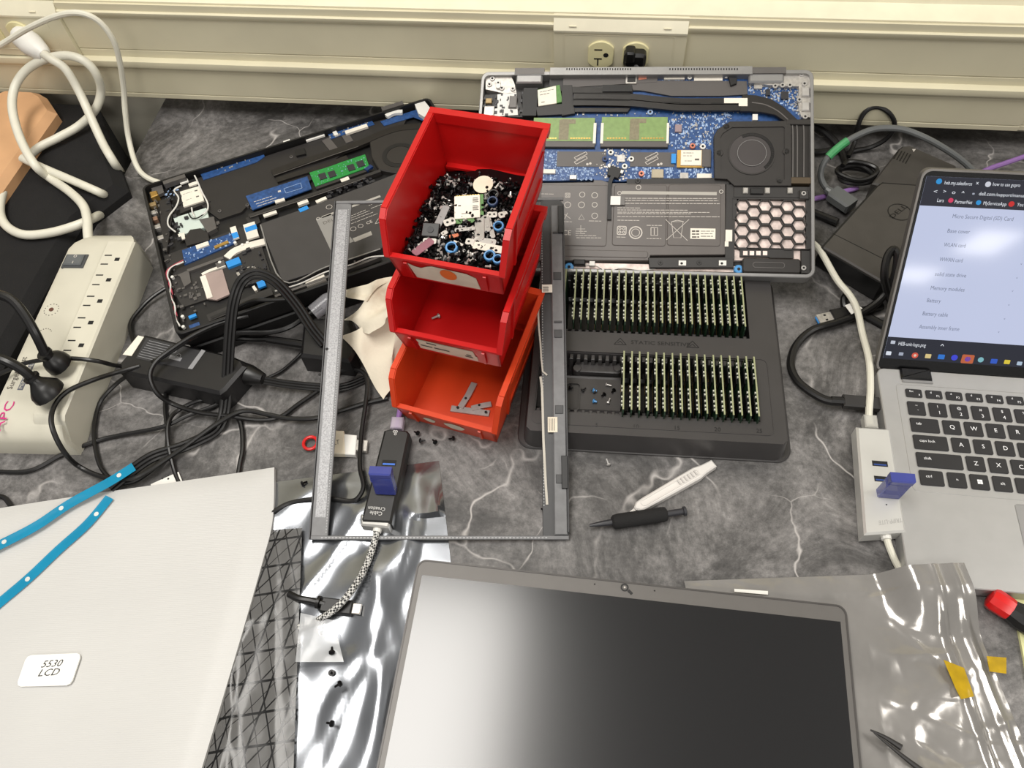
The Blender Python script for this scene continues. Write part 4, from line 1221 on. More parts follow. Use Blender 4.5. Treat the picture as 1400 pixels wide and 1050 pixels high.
# cells: flat-topped hexagons, each a ring of its own
h3 = -.0035
c0 = Vector(lf.px(1015.5, 297.3, h3)); c1_ = Vector(lf.px(1015.5, 314.5, h3)); c2_ = Vector(lf.px(1031, 288, h3))
pv = c1_ - c0; ph = c2_ - c0
stepx = abs(ph.x); stepy = abs(pv.y); Rh = stepy / math.sqrt(3)
hx0, hy0 = lf.px(1004, 339, h3); hx1, hy1 = lf.px(1106, 272, h3)
hexme = MB().ring([(Rh * math.cos(math.pi / 3 * k), Rh * math.sin(math.pi / 3 * k)) for k in range(6)], [(Rh * .84 * math.cos(math.pi / 3 * k), Rh * .84 * math.sin(math.pi / 3 * k)) for k in range(6)], -.0078, h3).mesh('hexagon_cell')
hexme.materials.append(m_char)
for i in range(6):
    for j in range(-3, 4):
        x = c0.x + i * stepx; y = c0.y + j * stepy + (stepy / 2 if i % 2 else 0)
        if hy0 + Rh * .3 < y < hy1 - Rh * .2 and x < hx1 - Rh * .5:
            o = obj('hexagon_cell', hexme, None, gr); o.location = (x, y, 0)
K.rect('grille_side', (1102, 272), (1108, 340), -.0105, -.0035, m_char); K.rect('grille_side', (1002, 272), (1007, 300), -.0105, -.0035, m_char); K.rect('grille_foot', (1003, 338), (1107, 341), -.0105, -.0035, m_char)
K.rect('clip_row', (1012, 341), (1052, 351), -.0105, -.004, m_char); 
for u in (1016, 1025, 1034, 1043): K.rect('clip_window', (u, 343), (u + 6, 349), -.004, -.0037, m_pink)
K.rect('speaker_mount', (1052, 340), (1085, 353), -.0105, -.0045, m_char)
sp = K.rect('speaker', (1015, 352), (1095, 374), -.0105, -.0020, m_fan, .0012, r=.003)
a = lf.px(1029, 358, -.002); b = lf.px(1073, 367, -.002)
obj('speaker_slot', MB().ring(rrect(a[0], b[0], a[1], b[1], .003), rrect(a[0] + .0006, b[0] - .0006, b[1] + .0006, a[1] - .0006, .0025), -.002, -.0016), m_alud, sp)
K.rect('corner_block', (1095, 342), (1108, 374), -.0105, -.004, m_char, .0006); K.post(1099, 366, -.004, -.0025, .0026, m_zinc)
# front strip
K.rect('palm_strip', (784, 359), (1005, 372), B0, -.0095, m_pink)
K.poly('front_bracket', [(886, 352), (1003, 351), (1003, 366), (888, 366)], B0, -.0042, m_char, .0006)
for u in (903, 956): K.post(u, 359, -.0042, -.0036, .0026, m_char)
for u in (933, 988):
    K.rect('bracket_pad', (u - 5, 356), (u + 5, 363), -.0042, -.0036, m_white); K.post(u - 1, 360, -.0036, -.0034, .0014, m_slot, hole=False)
K.rect('front_foam', (784, 354), (800, 362), B0, -.003, m_chard, .001); K.rect('front_connector', (806, 357), (813, 363), -.009, -.004, m_white)
K.path('front_wire', [(800, 362), (815, 363), (830, 370), (850, 366), (880, 369), (920, 364), (960, 365), (1003, 364)], .0009, -.0090, -.0080, m_wirewhite)
for u, v in ((778, 365), (1010, 368)):
    c = lf.px(u, v, -.005); o = obj('blue_grommet', MB().cyl(*c, B0, -.0045, .0048, 18, None, .0008), m_bluecap, lap); obj('hole', MB().cyl(*c, -.0045, -.0042, .0016, 12), m_slot, o)

# ------------------------------------------------------------------ the dark laptop lying at the left
Z2L = .047
TL, TRp, BLp = P(193, 254, Z2L), P(587, 132, Z2L), P(243, 458, Z2L)
XB = (TRp - TL).normalized()
gl_w = (TRp - TL).length
YB = Vector((-XB.y, XB.x, 0)); gl_d = abs((TL - BLp).dot(YB))
gf = Frame(TL - YB * gl_d, XB, YB)
lap2 = thing('opened_laptop', 'dark laptop with its underside open lying at the left, green memory stick showing', 'laptop', gf.M)
G = Kit(lap2, gf)
W2, D2 = gl_w, gl_d
obj('case_rim', MB().ring(rrect(0, W2, 0, D2, .008), rrect(.003, W2 - .003, .003, D2 - .003, .006), -.020, 0, .0008), m_chard, lap2)
obj('case_floor', MB().prism(rrect(.002, W2 - .002, .002, D2 - .002, .007), -.024, -.011), m_chard, lap2)
obj('display_lid', MB().prism(rrect(.004, W2 - .002, .000, D2 - .004, .008), -.0455, -.0262, .0015), m_chard, lap2)
g0 = -.011
G.poly('board_film', [(236, 252), (276, 242), (380, 208), (500, 170), (560, 153), (550, 175), (480, 200), (420, 250), (350, 268), (330, 290), (300, 300), (250, 262)], g0, -.0075, m_filmd)
G.poly('blue_board', [(272, 233), (358, 205), (362, 214), (350, 222), (278, 246)], -.0075, -.0068, m_blue)
G.poly('blue_board', [(447, 181), (507, 163), (512, 170), (452, 190)], -.0075, -.0068, m_blue)
G.poly('blue_board', [(520, 166), (575, 148), (578, 165), (565, 160), (525, 172)], -.0075, -.0068, m_blue)
G.poly('memory_board', [(336, 268), (420, 241), (426, 258), (345, 287)], -.0075, -.0062, m_blue)
G.lines('board_printing', [(347, 276, 372, 268, .0008), (350, 279, 378, 270, .0008), (352, 282, 382, 272, .0008), (380, 262, 384, 261, .003)], m_print, -.0061)
mb = MB()
q = [gf.px(*p, -.006) for p in ((388, 258), (411, 250), (413, 257), (391, 264))]
for i in range(4): strip_mesh(mb, [q[i], q[(i + 1) % 4]], .0005, -.0062, -.006)
obj('board_outline', mb, m_compb, lap2)
# heat pipe and fan
G.path('heat_pipe', [(372, 236), (410, 222), (440, 213), (490, 196), (520, 183), (545, 175), (575, 172)], .010, -.0075, -.0035, m_heat)
G.path('heat_pipe', [(378, 246), (410, 236), (445, 226), (475, 215)], .008, -.0075, -.0045, m_heat)
G.path('pipe_edge', [(374, 240), (440, 217), (490, 200)], .0008, -.0035, -.0032, m_alud)
fc = [(505, 193), (520, 180), (548, 172), (580, 172), (600, 185), (590, 240), (540, 236), (518, 232), (508, 215)]
G.poly('fan_housing', fc, g0, -.004, m_fan, .001)
c = gf.px(546, 212, -.004)
obj('fan_well', MB().ring(circle(*c, .0205, 36), circle(*c, .0150, 36), -.0042, -.0036), m_chard, lap2)
obj('fan_hub', MB().cyl(*c, -.0042, -.0037, .0145, 32), m_fan, lap2)
# green memory stick with four chips
G.poly('memory_stick', [(423, 236), (499, 211), (505, 228), (431, 255)], -.0062, -.0046, m_ramgreen2)
for u, v in ((441, 241), (454, 238), (480, 229), (493, 224)):
    cc = gf.px(u, v, -.004)
    fr_ = [(cc[0] + a, cc[1] + b) for a, b in ((-.0042, -.0050), (.0042, -.0050), (.0042, .0050), (-.0042, .0050))]
    obj('memory_chip', MB().prism(fr_, -.0046, -.0036), m_compd, lap2)
G.path('memory_socket', [(432, 257), (506, 231)], .004, -.0075, -.0045, m_char)
G.poly('paper_tag', [(465, 245), (476, 241), (478, 245), (467, 249)], -.0045, -.004, m_ribbon)
for a, b in (((376, 276), (389, 272)), ((360, 295), (378, 289)), ((432, 276), (446, 270))):
    G.path('paper_tag', [a, b], .0045, -.0065, -.0045, m_ribbon)
# frame bars across
G.path('cross_bar', [(340, 295), (440, 261), (520, 233)], .0045, -.008, -.0035, m_char)
G.path('cross_bar_edge', [(342, 297), (440, 264), (500, 243)], .0010, -.0035, -.0031, m_alud)
# connectors along the back edge
G.path('white_connector', [(418, 191), (443, 183)], .0055, -.0068, -.0045, m_white)
G.path('white_connector', [(456, 183), (461, 181)], .0075, -.0068, -.0045, m_white)
G.path('white_connector', [(472, 181), (502, 171)], .006, -.0068, -.004, m_ribbon)
G.path('white_cable', [(528, 158), (538, 153), (550, 152)], .006, -.006, -.0025, m_white)
G.poly('corner_bracket', [(566, 140), (578, 135), (590, 150), (580, 160), (572, 155)], -.008, -.002, m_white)
G.path('hinge_bar', [(522, 149), (551, 140)], .007, -.006, .0006, m_alud)
G.path('hinge_bar', [(223, 250), (253, 240)], .006, -.006, .0006, m_alud)
G.path('tape_square', [(445, 190), (458, 206)], .010, -.0075, -.0066, m_film); G.path('tape_square', [(472, 184), (478, 194)], .009, -.0075, -.0066, m_film)
G.poly('clip', [(387, 193), (396, 190), (397, 195), (389, 198)], -.0075, -.003, m_white)
G.poly('cable_guide', [(402, 205), (416, 202), (418, 210), (405, 213)], -.0075, -.0045, m_chard)
# wireless card, pads and aerial wires at the left end
G.poly('card_bay', [(238, 262), (276, 250), (288, 275), (246, 292)], g0, -.0068, m_char)
G.poly('wireless_card_label', [(246, 262), (273, 254), (279, 274), (251, 283)], -.0068, -.0050, m_cardwhite)
G.lines('card_printing', [(250, 266, 262, 262, .0005), (254, 274, 262, 271, .0005), (266, 261, 270, 260, .002), (268, 269, 272, 268, .002)], m_ink, -.0049)
G.poly('pale_pad', [(237, 298), (282, 284), (288, 308), (246, 322)], g0, -.0062, mat('mint_pad', (196, 208, 200), 0.5, var=0.03))
G.path('white_tag', [(246, 250), (257, 246)], .0055, -.006, -.0045, m_white); G.path('paper_tag', [(258, 253), (270, 249)], .005, -.006, -.0040, m_ribbon)
G.wire('aerial_wire', [(266, 240), (270, 248), (276, 262), (284, 278), (283, 288), (276, 294)], .0009, m_wirewhite, -.0035)
G.wire('aerial_wire', [(262, 284), (263, 290), (266, 297)], .0009, m_wirewhite, -.0035)
G.wire('aerial_wire', [(248, 254), (238, 260), (244, 270), (241, 282), (231, 296), (230, 308), (240, 317)], .0009, m_wirewhite, -.0035)
G.wire('black_lead', [(258, 292), (262, 298), (270, 298), (278, 293)], .0007, m_blackrub, -.0035)
G.poly('jack', [(204, 262), (214, 260), (216, 266), (206, 270)], g0, -.003, m_gold, .0008)
G.poly('hinge_plate', [(206, 256), (221, 251), (224, 263), (212, 268)], -.009, -.005, m_alud)
for (u, v), m in (((206, 279), mat('dull_brass', (150, 128, 90), .4, .3)), ((208, 290), m_comp), ((208, 299), mat('dull_copper', (150, 118, 98), .4, .3)), ((212, 310), m_comp), ((216, 325), m_comp)):
    a = gf.px(u - 4, v + 3, -.004); obj('port', MB().box(a[0], a[0] + .009, a[1], a[1] + .006, g0, -.005, .0005), m, lap2)
G.poly('side_film', [(218, 274), (232, 270), (236, 292), (230, 330), (228, 345), (222, 335)], g0, -.006, m_filmd)
G.poly('round_film', [(252, 325), (260, 314), (274, 312), (284, 318), (286, 328), (255, 336)], g0, -.0055, m_filmd)
G.poly('paper_tag', [(243, 320), (252, 318), (253, 326), (246, 328)], -.006, -.0045, m_ribbon)
G.scatter('board_parts', [(220, 262), (250, 250), (252, 262), (226, 275)], 40, -.009, m_compb, .0008, .003, .001)
G.scatter('board_parts', [(272, 233), (360, 205), (362, 214), (278, 246)], 18, -.0068, m_comp, .0008, .0025)
G.scatter('board_parts', [(447, 181), (507, 163), (512, 170), (452, 190)], 40, -.0068, m_comp, .0008, .0025)
G.post(275, 233, -.0068, -.005, .0026, m_copper)
# small blue daughter board with ribbons
G.poly('palm_frame', [(224, 350), (330, 310), (352, 318), (372, 380), (250, 420), (238, 400)], g0 - .001, -.0085, m_char)
G.poly('daughter_board', [(249, 342), (318, 318), (322, 332), (252, 362)], -.009, -.0068, m_blue)
G.path('ribbon_connector', [(268, 338), (285, 332)], .006, -.0068, -.005, m_ribbon); G.path('ribbon_connector', [(293, 338), (312, 330)], .004, -.0068, -.005, m_gold)
G.scatter('board_parts', [(249, 342), (318, 318), (322, 332), (252, 362)], 60, -.0068, m_compb, .0008, .0025, .0008)
G.path('ribbon_cable', [(340, 305), (346, 325)], .013, -.007, -.0045, m_ribbon); G.path('blue_tape', [(342, 309), (344, 315)], .013, -.0045, -.0043, m_brightblue)
G.path('ribbon_cable', [(318, 310), (323, 326)], .0065, -.007, -.005, m_ribbon); G.path('blue_tape', [(320, 318), (323, 325)], .0065, -.005, -.0047, m_brightblue)
G.path('ribbon_cable', [(407, 279), (421, 274)], .005, -.007, -.004, m_ribbon); G.path('blue_tape', [(409, 288), (421, 283)], .006, -.007, -.0036, m_brightblue)
G.path('pale_ribbon', [(310, 352), (322, 342), (345, 334), (362, 330)], .009, -.0085, -.0062, m_ribbon)
G.path('blue_tape', [(310, 362), (328, 355)], .0095, -.0085, -.0055, m_brightblue)
G.path('pale_ribbon', [(276, 375), (286, 370), (308, 362)], .0035, -.0085, -.006, m_ribbon)
G.poly('touchpad_board', [(276, 376), (304, 368), (314, 402), (296, 410), (282, 408)], -.0085, -.0065, mat('mauve_film', (158, 140, 134), 0.45, var=0.1), )
G.path('pale_ribbon', [(277, 377), (287, 407)], .006, -.0065, -.0055, m_ribbon)
G.path('steel_rod', [(256, 370), (305, 352)], .004, -.0085, -.005, m_alud)
G.poly('steel_tab', [(242, 376), (258, 369), (261, 386), (252, 392), (246, 378)], -.0085, -.0055, m_alud); G.poly('steel_tab', [(294, 360), (306, 355), (308, 362), (297, 366)], -.0085, -.0055, m_alud)
G.path('blue_tape', [(352, 390), (362, 386)], .009, -.0085, -.006, m_brightblue); G.path('white_connector', [(346, 391), (350, 397)], .003, -.0085, -.005, m_ribbon)
for u, v in ((338, 331), (331, 334), (321, 331), (235, 378), (249, 432), (250, 446), (300, 358)):
    G.post(u, v, -.0085, -.005, .0018, m_white, hole=False)
G.path('front_bar', [(284, 435), (320, 420), (350, 406), (372, 398)], .010, -.0085, -.004, m_char)
G.path('bar_slot', [(288, 435), (318, 422)], .0035, -.004, -.0036, m_chard)
G.path('blue_tape', [(258, 434), (268, 430)], .004, -.0085, -.006, m_brightblue); G.poly('blue_corner_board', [(258, 445), (272, 440), (274, 446), (260, 450)], -.0085, -.007, m_blue)
G.path('white_tape', [(418, 388), (444, 378)], .007, -.0085, -.004, m_ribbon)
G.path('edge_strip', [(376, 405), (440, 381), (520, 350)], .003, -.009, -.0035, m_alud)
G.wire('speaker_wire', [(251, 356), (236, 364), (228, 372), (230, 385), (235, 400), (236, 415), (241, 430), (244, 445)], .0010, mat('wire_pink', (170, 70, 84), 0.5), -.004)
G.wire('speaker_wire', [(251, 358), (234, 366), (229, 376), (233, 388), (233, 404), (239, 418), (240, 434), (246, 446)], .0009, m_wirewhite, -.0035)
G.wire('speaker_wire', [(252, 357), (235, 367), (231, 380), (230, 392), (237, 408), (237, 424), (243, 436), (243, 448)], .0009, m_blackrub, -.0038)
# battery with printed panel
G.poly('battery', [(355, 306), (430, 280), (560, 230), (590, 290), (520, 340), (386, 386)], g0, -.0040, m_battd, .0006)
G.path('battery_edge', [(356, 307), (386, 384), (445, 365), (520, 340)], .0014, -.0042, -.0035, m_alu)
G.poly('battery_panel', [(432, 300), (452, 292), (484, 330), (452, 342)], -.0040, -.0037, mat('panel_grey', (140, 138, 134), 0.5, var=0.03))
mb = MB()
o_ = gf.px(443, 307, -.0036); d_ = Vector(gf.px(460, 300, -.0036)) - Vector(o_)
d_ = d_.normalized(); n_ = Vector((-d_.y, d_.x))
text(mb, 'DELL', (*o_, -.0036), tuple(d_), tuple(n_), width=.0165, height=.0045)
obj('lettering', mb, m_ink, lap2)
G.path('print_bar', [(440, 297), (520, 268)], .003, -.0040, -.0037, m_printbar)
G.lines('printing', [(478, 296, 500, 287, .0006), (478, 299, 505, 288, .0006), (478, 302, 510, 290, .0006), (480, 306, 516, 292, .0006), (504, 281, 520, 275, .0006), (507, 285, 525, 278, .0006)], m_print, -.0036)
for u, v, r in ((450, 283, .0036), (435, 299, .0022), (483, 313, .0034), (493, 309, .0030), (527, 308, .0034)):
    cc = gf.px(u, v, -.0036); sym(MB().ring(circle(*cc, r, 14), circle(*cc, r - .0005, 14), -.0037, -.0035), lap2)
sym(text(MB(), 'CE', (*gf.px(502, 307, -.0036), -.0036), tuple(d_), tuple(n_), height=.0042), lap2)
q = [gf.px(*p, -.0036) for p in ((513, 306), (517, 299), (523, 303))]; mb = MB()
for i in range(3): strip_mesh(mb, [q[i], q[(i + 1) % 3]], .0005, -.0037, -.0035)
sym(mb, lap2)
G.poly('warning_box', [(482, 326), (507, 316), (509, 321), (485, 331)], -.0040, -.0037, m_printbar)

# extra clutter on the dark laptop: clips, foam pads, tabs and parts seen in the photo
G.scatter('small_parts', [(225, 268), (250, 262), (256, 300), (246, 330), (232, 338)], 60, -.0058, m_compd, .0015, .005, .002)
G.scatter('small_parts', [(288, 272), (330, 262), (350, 290), (300, 318), (284, 300)], 26, -.0105, m_alud, .0015, .0045, .003)
G.scatter('small_parts', [(250, 395), (275, 385), (290, 415), (262, 430)], 22, -.0085, m_alud, .0012, .005, .002)
G.scatter('small_parts', [(315, 345), (350, 335), (372, 380), (330, 395)], 46, -.0085, m_compd, .0015, .005, .003)
G.scatter('small_parts', [(318, 368), (345, 360), (360, 384), (330, 398)], 18, -.0082, m_comp, .0010, .0035, .002)
G.scatter('small_parts', [(440, 262), (505, 238), (512, 250), (450, 275)], 40, -.0075, m_compd, .0015, .006, .004)
G.scatter('small_parts', [(372, 402), (440, 378), (520, 346), (520, 352), (440, 386), (376, 410)], 40, -.0085, m_alud, .0015, .005, .003)
G.scatter('small_parts', [(425, 238), (498, 213), (504, 228), (432, 254)], 70, -.0046, m_compb, .0005, .0013, .0003)
G.scatter('rim_clips', [(205, 262), (215, 260), (256, 440), (247, 446)], 50, -.008, m_alud, .0012, .004, .004)
G.path('fan_tab', [(500, 232), (508, 226)], .005, -.006, -.003, m_blued)
G.poly('foam_pad', [(272, 300), (292, 296), (296, 312), (284, 318)], g0, -.0055, m_alud)
G.poly('steel_frame', [(336, 298), (352, 292), (356, 304), (342, 310)], g0, -.006, m_char)
G.wire('front_wire', [(376, 398), (410, 388), (445, 372), (480, 362), (505, 352), (525, 350)], .0008, m_wirewhite, -.0025)
for u, v in ((300, 288), (338, 280), (222, 300), (225, 340), (262, 402), (318, 402), (398, 214)):
    G.post(u, v, -.0105, -.0065, .0022, m_alud)
# ================================================================== the open laptop at the right
m_silver = mat('silver_palmrest', (176, 175, 173), 0.36, 0.45, var=0.03, scale=60)
m_key = mat('key_black', (34, 33, 34), 0.45, var=0.06, scale=100)
m_legend = mat('key_legend', (232, 232, 232), 0.6, var=0, emit=0.0)
m_bezel_b = mat('screen_border_black', (12, 12, 13), 0.22, var=0)
KX, KY, KZ = .3002, .4153, .018
UX, UY = .01905, .01805
LX0 = P(1240, 777, KZ).x; LX1 = LX0 + .321
LY0 = P(1240, 777, KZ).y - .012; LY1 = P(1202, 512, KZ).y + .008
ol = thing('open_laptop', 'silver laptop standing open with a web page on its screen', 'laptop', (LX0, LY0, 0))
def T(mb): return mb.xf(Matrix.Translation((-LX0, -LY0, 0)))
obj('base', T(MB().prism(rrect(LX0, LX1, LY0, LY1, .007), .003, KZ, .0008)), m_silver, ol)
for x, y in ((LX0 + .02, LY0 + .02), (LX1 - .02, LY0 + .02), (LX0 + .02, LY1 - .02), (LX1 - .02, LY1 - .02)):
    obj('foot', T(MB().cyl(x, y, 0, .003, .006, 14)), m_blackrub, ol)
# keyboard dish
kx0, kx1 = KX - .5 * UX - .0048, KX + 14.5 * UX - .0
ky1, ky0 = KY + 1.45 * UY, KY - 4.5 * UY - .004
obj('keyboard_rim', T(MB().ring(rrect(kx0 - .001, kx1 + .001, ky0 - .001, ky1 + .001, .005), rrect(kx0, kx1, ky0, ky1, .0045), KZ, KZ + .0004, .0003)), m_silver, ol)
key_cache = {}
def key(cx, cy, w, h, leg):
    k = (round(w, 4), round(h, 4))
    if k not in key_cache:
        me = MB().prism(rrect(-w / 2, w / 2, -h / 2, h / 2, .0013, 3), 0, .0014, .0003).mesh('key'); me.materials.append(m_key); key_cache[k] = me
    o = obj('key', key_cache[k], None, ol); o.location = (cx - LX0, cy - LY0, KZ)
    if leg:
        mb = MB()
        for s, dx, dy, hh in leg:
            text(mb, s, (dx * w, dy * h, .00155), (1, 0), (0, 1), height=hh, centre=True)
        obj('legend', mb, m_legend, o)
def row(y, items, h=.0147, x0=-.5, u=UX):
    x = x0
    for leg, w in items:
        cx = KX + (x + w / 2) * u
        if leg is not None:
            key(cx, KY + y * UY, w * u - .0035, h, leg)
        x += w
def c1_(s, hh=.0041): return [(s, 0, .02, hh)]
def c2_(a, b): return [(b, .05, -.22, .0036), (a, 0, .22, .0028)]
def cl(s): return [(s, -.5 + .38 if len(s) > 4 else -.22, .1, .0027)]
def fk(a): return [(a, .2, -.2, .0024), ('d', -.2, .2, .0022)]
row(.93, [([('Esc', -.15, .2, .0020), ('8', .3, -.2, .0018)], 1)] + [(fk('F%d' % k), 1) for k in range(1, 13)] + [(c1_('Home', .0016), 1), (c1_('End', .0016), 1), (c1_('Del', .0016), 1)], h=.0090, u=UX * .955)
row(0, [(c2_('~', '`'), 1)] + [(c2_(a, b), 1) for a, b in zip('!@#$%^&*()_+', '1234567890-=')] + [(cl('back'), 2)])
row(-1, [(cl('tab'), 1.5)] + [(c1_(s), 1) for s in 'QWERTYUIOP'] + [(c2_('{', '['), 1), (c2_('}', ']'), 1), (c2_('|', '\\'), 1.5)])
row(-2, [([('caps lock', -.10, .1, .0026)], 1.75)] + [(c1_(s), 1) for s in 'ASDFGHJKL'] + [(c2_(':', ';'), 1), (c2_('"', "'"), 1), (cl('enter'), 2.25)])
row(-3, [([('shift', -.26, .1, .0027)], 2.25)] + [(c1_(s), 1) for s in 'ZXCVBNM'] + [(c2_('<', ','), 1), (c2_('>', '.'), 1), (c2_('?', '/'), 1), (cl('shift'), 2.75)])
row(-4, [([('ctrl', -.12, .1, .0027)], 1.25), (c1_('fn', .0018), 1), ([], 1), (c1_('alt', .0028), 1), ([], 5.5), (c1_('alt', .0028), 1), (c1_('ctrl', .0020), 1.25), (c1_('<', .002), 1), (c1_('^', .002), 1), (c1_('>', .002), 1)])
# four-pane symbol on its key
wx, wy = KX + (-.5 + 2.25 + .5) * UX - LX0, KY - 4 * UY - LY0
mb = MB()
for dx in (-.0011, .0011):
    for dy in (-.0011, .0011): mb.box(wx + dx - .001, wx + dx + .001, wy + dy - .001, wy + dy + .001, KZ + .0014, KZ + .00156)
obj('window_symbol', mb, m_legend, ol)
tp = P(1388, 690, KZ)
obj('touchpad', T(MB().prism(rrect(tp.x, tp.x + .105, tp.y - .066, tp.y, .002), KZ, KZ + .0003)), mat('touchpad_grey', (150, 149, 148), 0.3, 0.3, var=0.02), ol)
obj('touchpad_edge', T(MB().ring(rrect(tp.x - .0006, tp.x + .1056, tp.y - .0666, tp.y + .0006, .0022), rrect(tp.x, tp.x + .105, tp.y - .066, tp.y, .002), KZ, KZ + .0005)), m_alu, ol)
# lid
SX = LX0 - .0005
s0 = on_x(1196, 507, SX); s1 = on_x(1262, 230, SX)
sf = Frame(s0, (1, 0, 0), s1 - s0)
SH = (s1 - s0).length; SW = .3215
lid = obj('lid', MB().prism(rrect(0, SW, 0, SH, .008), -.0075, -.0006, .0006).xf(sf.M).xf(Matrix.Translation((-LX0, -LY0, 0))), m_alud, ol)
def S(mb): return mb.xf(sf.M).xf(Matrix.Translation((-LX0, -LY0, 0)))
obj('screen_border', S(MB().prism(rrect(.0018, SW - .0018, .0018, SH - .0018, .007), -.0006, 0)), m_bezel_b, ol)
obj('lid_edge', S(MB().ring(rrect(0, SW, 0, SH, .008), rrect(.0018, SW - .0018, .0018, SH - .0018, .007), -.0007, .0006)), mat('lid_edge_metal', (140, 136, 132), 0.3, 0.6), ol)
# hinge
hx0, hx1 = P(1231, 515, KZ).x, P(1274, 520, KZ).x
obj('hinge', T(MB().prism(rrect(hx0, hx1, LY1 - .012, LY1 + .001, .001), KZ - .004, KZ + .0026, .0015)), m_bezel_b, ol)
obj('hinge_trim', T(MB().box(hx0 + .001, hx1, LY1 - .0150, LY1 - .0122, KZ - .002, KZ + .0016, .0004)), m_alu, ol)
# display
def emis(name, col, st):
    m = bpy.data.materials.new(name); m.use_nodes = True; nt = m.node_tree; b = nt.nodes['Principled BSDF']
    b.inputs['Base Color'].default_value = (.01, .01, .01, 1); b.inputs['Roughness'].default_value = .07
    c = lin(col); tc = nt.nodes.new('ShaderNodeTexCoord'); n = nt.nodes.new('ShaderNodeTexNoise'); n.inputs['Scale'].default_value = 9
    nt.links.new(tc.outputs['Object'], n.inputs['Vector'])
    r = nt.nodes.new('ShaderNodeValToRGB'); r.color_ramp.elements[0].color = (*[x * .96 for x in c], 1); r.color_ramp.elements[1].color = (*[min(1, x * 1.04) for x in c], 1)
    nt.links.new(n.outputs['Fac'], r.inputs['Fac']); nt.links.new(r.outputs['Color'], b.inputs['Emission Color'])
    b.inputs['Emission Strength'].default_value = st
    return m
e_page = emis('screen_page', (196, 204, 232), .92)
e_bar = emis('screen_dark_bar', (42, 44, 58), .7)
e_bar2 = emis('screen_task_bar', (34, 38, 54), .7)
e_txt = emis('screen_text', (120, 128, 152), .8)
e_wht = emis('screen_white', (236, 240, 248), .9)
dx0, dy1 = sf.px(1274, 243); 
xa = sf.px(1265, 280)[0]; xb = SW - .007
yA = sf.px(1265, 281)[1]; yB = sf.px(1215, 460)[1]; yC = sf.px(1206, 489)[1]; yTop = sf.px(1276, 241)[1]
xa = sf.px(1214, 460)[0]
def quad(x0, x1, y0, y1, z): return S(MB().box(x0, x1, y0, y1, z - .00012, z))
disp = obj('display', quad(xa, xb, yC, yTop, .0003), e_page, ol)
obj('browser_bar', quad(xa, xb, yA, yTop, .0005), e_bar, disp)
obj('task_bar', quad(xa, xb, yC, yB, .0005), e_bar2, disp)
def st(mb, s, u, v, hpx=7, z=.0007, u1=None):
    x, y = sf.px(u, v, z); h = abs(sf.px(u, v - hpx, z)[1] - y)
    w = abs(sf.px(u1, v, z)[0] - x) if u1 else None
    text(mb, s, (x, y, z), (1, 0), (0, 1), width=w, height=h)
def tl(m, *a, **k):
    mb = MB(); st(mb, *a, **k); return obj('text_line', S(mb), m, disp)
for s, u, v, u1 in (('Micro Secure Digital (SD) Card', 1302, 298, 1386), ('Base cover', 1295, 318, 1326), ('WLAN card', 1290, 337, 1320), ('WWAN card', 1284, 357, 1316), ('solid state drive', 1278, 377, 1321),
                    ('Memory modules', 1272, 396, 1319), ('Battery', 1267, 413, 1286), ('Battery cable', 1261, 431, 1296), ('Assembly inner frame', 1256, 449, 1312)):
    tl(e_txt, s, u, v, 5.5, u1=u1)
for u, v in ((1395, 362), (1389, 381), (1383, 399), (1378, 418), (1372, 437), (1364, 455)):
    tl(e_txt, 'v', u, v, 3)
for s, u, v, u1 in (('heb.my.salesforce', 1291, 252, 1329), ('x', 1334, 252, 1338), ('how to use gopro', 1357, 254, 1395), ('dell.com', 1338, 267, 1360), ('Lars', 1281, 276, 1290), ('PartnerNet', 1305, 278, 1329), ('MyServiceApp', 1344, 280, 1376), ('YouTube', 1390, 282, 1410), ('<', 1276, 264, 1281), ('>', 1289, 264, 1293), ('o', 1301, 265, 1306), ('^', 1314, 266, 1318),
                    ('HEB-unit-logo.png', 1228, 472, 1266), ('^', 1285, 475, 1290)):
    tl(e_wht, s, u, v, 5, u1=u1)
tl(e_wht, '/support/manuals', 1361, 268, 4.5, u1=1405)
def icon(u, v, w, col, st_=.9, rnd=True):
    x, y = sf.px(u, v, .0008); r = abs(sf.px(u + w, v, .0008)[0] - x) / 2
    obj('icon', S(MB().prism(circle(x, y, r, 14) if rnd else rrect(x - r, x + r, y - r * .8, y + r * .8, r * .2, 2), .0005, .0008)), emis('icon_%d_%d' % (u, v), col, st_), disp)
for u, v, w, col, rnd in ((1284, 248, 8, (40, 150, 220), 1), (1351, 252, 8, (214, 216, 226), 1), (1300, 274, 7, (220, 60, 100), 1), (1338, 277, 7, (40, 150, 220), 1), (1383, 279, 8, (210, 40, 40), 1), (1331, 265, 3, (170, 175, 190), 0),
                          (1215, 483, 7, (230, 236, 248), 0), (1232, 484, 6, (170, 178, 196), 0), (1251, 486, 9, (220, 90, 70), 1), (1251, 486, 4, (240, 230, 210), 1), (1269, 487, 8, (226, 204, 140), 0), (1287, 488, 9, (40, 120, 214), 0), (1305, 489, 9, (60, 70, 220), 1), (1323, 491, 17, (196, 100, 60), 0), (1323, 491, 8, (96, 70, 190), 1), (1341, 492, 8, (130, 190, 200), 1),
                          (1359, 494, 9, (44, 90, 200), 0), (1377, 495, 8, (230, 206, 60), 0), (1394, 497, 7, (180, 200, 220), 0), (1221, 468, 6, (200, 206, 220), 0)):
    icon(u, v, w, col, .85, rnd)
